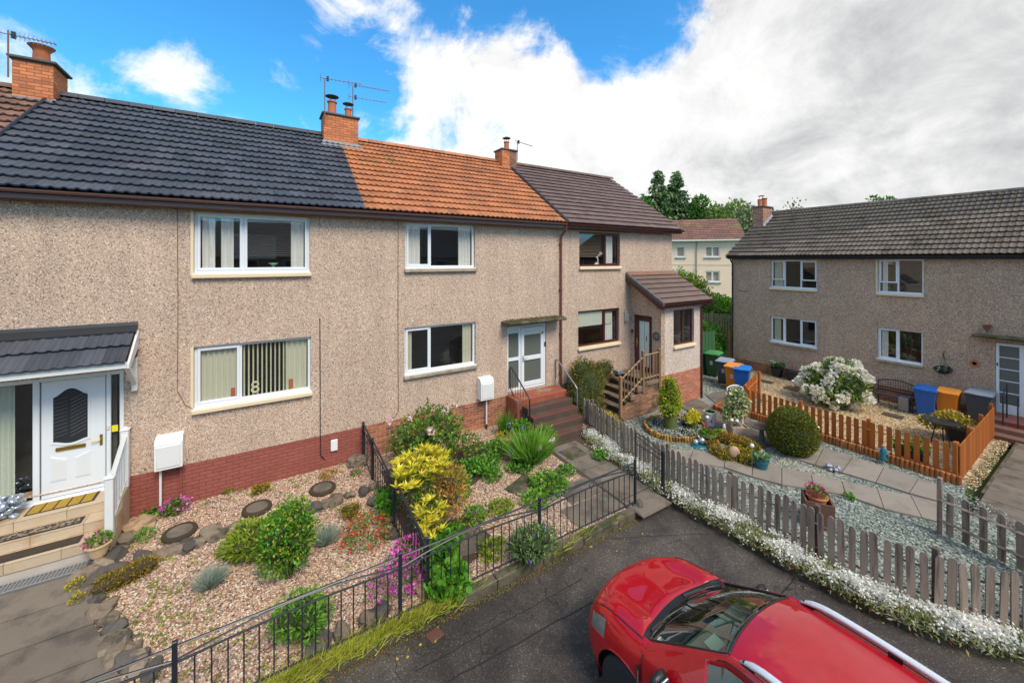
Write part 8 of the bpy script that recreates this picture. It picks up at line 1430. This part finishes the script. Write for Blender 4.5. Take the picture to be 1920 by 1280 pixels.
# shut lines
def seam(pts, r=.0065, m='car_trim', nm='shut_line', lift=.002): MB().tube([surf(i, j, s, lift) for i, j, s in pts], r, 5).build(nm, m, body)
for s in (1, -1):
    seam([(2.2 + t * 3.5 / 20, 3.9 + .35 * t / 20 if False else 4.25, s) for t in range(21)]); seam([(6.2 + .0 * t, 5.6 + t * .42, s) for t in range(10)]); seam([(12.0, 5.95 + t * .4, s) for t in range(10)]); seam([(9.0 + t * .4, 5.0, s) for t in range(12)], .007, nm='roof_ditch')
    seam([(8.3, 5.9, s)] + [(8.3 + t * .4, 5.93, s) for t in range(13)], .012, nm='window_strip')
    seam([(6.7 + t * 3.0 / 12, 4.03, s) for t in range(13)], .012, nm='screen_trim')
seam([(5.6, 4.1 - t * .41, 1) for t in range(10)] + [(5.6, t * .41, -1) for t in range(1, 11)], .006); seam([(9.87, 3.9 - t * .39, 1) for t in range(10)] + [(9.87, t * .39, -1) for t in range(1, 11)], .010, nm='screen_trim')
# bonnet ribs
for s in (1, -1): pass
for s in (1, -1): MB().lathe([(.001, 0), (.014, .004), (.010, .010), (.001, .011)], surf(4.6, 1.3, s, .002), 8).build('washer_jet', 'car_trim', body)
# wipers
for (j0, s0, j1, s1) in ((2.9, -1, .6, -1), (.4, 1, 2.9, 1)):
    A = Vector(surf(6.1, j0 if s0 < 0 else j0, s0, .03)); n = 8; pts = [Vector(surf(6.45 + .75 * t / n, j0 + (j1 - j0) * t / n, s0 if s0 < 0 else s1, .022)) for t in range(n + 1)]; w_ = MB().tube([A, pts[3] + Vector((0, 0, .02)), pts[4]], [.014, .010, .007], 6).tube(pts, .009, 5); w_.build('wiper', 'car_trim', car)
# roof rails
for s in (1, -1):
    pts = []; n = 26
    for t in range(n + 1):
        u = t / n; i = 10.35 + 3.2 * u; hgt = .012 + .060 * min(1, math.sin(math.pi * min(u, 1 - u) / .26 / 2) if min(u, 1 - u) < .26 else 1); p = Vector(surf(i, 4.05, s, 0)); pts.append(p + Vector((0, 0, hgt)))
    rl = MB(); rr = [.014 + .020 * min(1, min(t, n - t) / 3) for t in range(n + 1)]; rl.tube(pts, rr, 8, flat=.8); rl.build('roof_rail', 'car_rail', car, smooth=True)
    for u in (.08, .5, .92): p = Vector(surf(10.35 + 3.2 * u, 4.05, s, 0)); MB().cbox(p.x - .018, p.x + .018, p.y - .05, p.y + .05, p.z - .02, p.z + .045, .008).build('rail_foot', 'car_trim', car)
# mirrors
for s in (1, -1):
    p = Vector(surf(7.6, 5.95, s)); c = p + Vector((s * .13, .0, .03)); mm = MB(); prof = [(.001, -.10), (.055, -.095), (.085, -.05), (.09, .03), (.075, .085), (.001, .10)]
    mm.lathe(prof, tuple(c), 14, Matrix.Rotation(R(90), 4, 'Y') @ Matrix.Scale(1.0, 4)); mm.v = [(x, c.y + (y - c.y) * .62, z) for x, y, z in mm.v]; mr = mm.build('door_mirror', 'car_trim', car, smooth=True); MB().tube([p, c], .025, 6).build('mirror_arm', 'car_trim', mr); MB().cbox(c.x - .075, c.x + .075, c.y - .066, c.y - .058, c.z - .055, c.z + .055, .01).build('mirror_glass', 'chrome', mr)
    p = Vector(surf(5.9, 6.2, s, .008)); q = Vector(surf(5.9, 7.1, s, .008)); q2 = Vector(surf(5.45, 6.9, s, .008)); q3 = Vector(surf(5.55, 6.1, s, .008)); e = Vector((s * .02, 0, 0)); MB().add([p, q, q2, q3, p + e, q + e, q2 + e, q3 + e], [(0, 1, 2, 3), (7, 6, 5, 4), (0, 4, 5, 1), (1, 5, 6, 2), (2, 6, 7, 3), (3, 7, 4, 0)]).build('wing_badge', 'car_trim', car)
    MB().tube([p + e * 1.3 + (q - p) * .2, p + e * 1.3 + (q - p) * .85], .010, 5).build('badge_bar', 'chrome', car)
# wheels and arch liners
for s in (1, -1):
    for wc in (WC, (3.53, .345)):
        c = W(s * .80, wc[0], .345); rot = Matrix.Rotation(R(90), 4, 'Y'); ty = MB().lathe([(.22, -.10), (.30, -.11), (.335, -.095), (.345, -.06), (.345, .06), (.335, .095), (.30, .11), (.22, .10)], c, 40, rot); w_ = ty.build('wheel', 'rubber', car, smooth=True)
        tr_ = MB()
        for k in range(44): a = 2 * math.pi * k / 44; tr_.add([(c[0] + x, c[1] + math.cos(a + q) * r, c[2] + math.sin(a + q) * r) for q in (0, .07) for (x, r) in ((-.085, .343), (-.02, .349), (-.02, .343))] + [(c[0] + x, c[1] + math.cos(a + q) * r, c[2] + math.sin(a + q) * r) for q in (0.07, .14) for (x, r) in ((.02, .343), (.085, .349), (.085, .343))], [(0, 1, 4, 3), (6, 7, 10, 9)])
        tr_.build('tread', 'rubber', w_)
        al = MB().lathe([(.225, -.09), (.225, .04), (.215, .085), (.20, .07), (.19, .0)], c, 30, rot if s > 0 else Matrix.Rotation(R(-90), 4, 'Y'))
        for k in range(5):
            a = 2 * math.pi * k / 5
            for da in (-.16, .16): al.tube([(c[0] + s * .07, c[1] + .04 * math.cos(a), c[2] + .04 * math.sin(a)), (c[0] + s * .075, c[1] + .205 * math.cos(a + da), c[2] + .205 * math.sin(a + da))], .016, 5)
        al.build('rim', 'alloy', w_); MB().lathe([(.001, .0), (.17, .0), (.17, .02), (.001, .02)], c, 20, rot).build('brake_disc', 'metal_grey', w_)
        li = MB(); n = 18; vs = []
        for k in range(n + 1): a = math.pi * (-.12 + 1.24 * k / n); vs += [(W(s * .55, wc[0] - math.cos(a) * (WR + .0), wc[1] + math.sin(a) * (WR + .0))), (W(s * .895, wc[0] - math.cos(a) * (WR + .0), wc[1] + math.sin(a) * (WR + .0)))]
        li.add(vs, [(2 * k, 2 * k + 1, 2 * k + 3, 2 * k + 2) for k in range(n)]); li.quad(W(s * .55, wc[0] - .45, .2), W(s * .55, wc[0] + .45, .2), W(s * .55, wc[0] + .45, .85), W(s * .55, wc[0] - .45, .85)); li.build('arch_liner', 'car_trim', car)
# interior
it = MB().cbox(*[CXc - .78, CXc + .78], CYc - 3.9, CYc - 1.15, RZ + .28, RZ + .36, .02); it.build('floor_pan', 'dash_plastic', car)
dsh = MB().extr if False else None
MB().add([W(-.76, 1.30, 1.02), W(.76, 1.30, 1.02), W(.76, 1.78, .99), W(-.76, 1.78, .99), W(-.76, 1.84, .80), W(.76, 1.84, .80), W(.76, 1.80, .45), W(-.76, 1.80, .45)], [(0, 1, 2, 3), (3, 2, 5, 4), (4, 5, 6, 7)]).build('dashboard', 'dash_plastic', car)
MB().cbox(CXc - .10, CXc + .10, CYc - 1.90, CYc - 1.80, RZ + .72, RZ + .96, .02).build('console', 'car_trim', car)
for sx in (-1, 1):
    a = sx * .36; se = MB().cbox(CXc + a - .25, CXc + a + .25, CYc - 2.75, CYc - 2.22, RZ + .50, RZ + .66, .05); sq = MB().add([W(a - .24, 2.72, .60), W(a + .24, 2.72, .60), W(a + .22, 2.98, 1.16), W(a - .22, 2.98, 1.16), W(a - .24, 2.86, .58), W(a + .24, 2.86, .58), W(a + .22, 3.10, 1.15), W(a - .22, 3.10, 1.15)], [(0, 3, 2, 1), (4, 5, 6, 7), (0, 4, 7, 3), (1, 2, 6, 5), (3, 7, 6, 2)])
    st_ = se.build('seat', 'seat_cloth', car); sq.build('seat_back', 'seat_cloth', st_); MB().cbox(CXc + a - .13, CXc + a + .13, CYc - 3.12, CYc - 3.02, RZ + 1.19, RZ + 1.37, .03).build('headrest', 'seat_cloth', st_)
MB().tube([W(.36 + .18 * math.cos(t), 2.02 + .07 * math.sin(t), .98 + .165 * math.sin(t)) for t in [2 * math.pi * k / 20 for k in range(21)]], .014, 6).tube([W(.20, 2.02, .98), W(.52, 2.02, .98)], .02, 5).build('steering_wheel', 'car_trim', car)
MB().cbox(CXc - .10, CXc + .10, CYc - 1.84, CYc - 1.81, RZ + 1.36, RZ + 1.42, .012).build('rear_view_mirror', 'car_trim', car)
MB().cbox(-.03, .03, -.002, .002, -.03, .03, .001).build('tax_disc', 'white_plain', car, local=True).location = Vector(surf(7.1, 3.3, -1, -.02)) - Vector(car.location)
MB().add([W(-.22, 1.40, 1.035), W(-.02, 1.40, 1.035), W(-.04, 1.54, 1.03), W(-.24, 1.54, 1.03)], [(0, 1, 2, 3)]).build('paper', 'blind_pale', car)
# rain-spotted dirt and number plates, lower grille
MB().cbox(CXc - .45, CXc + .45, CYc - .04, CYc + .02, RZ + .34, RZ + .52, .03).build('grille', 'car_trim', car); MB().cbox(CXc - .26, CXc + .26, CYc + .012, CYc + .026, RZ + .40, RZ + .51, .005).build('number_plate', 'white_plain', car)
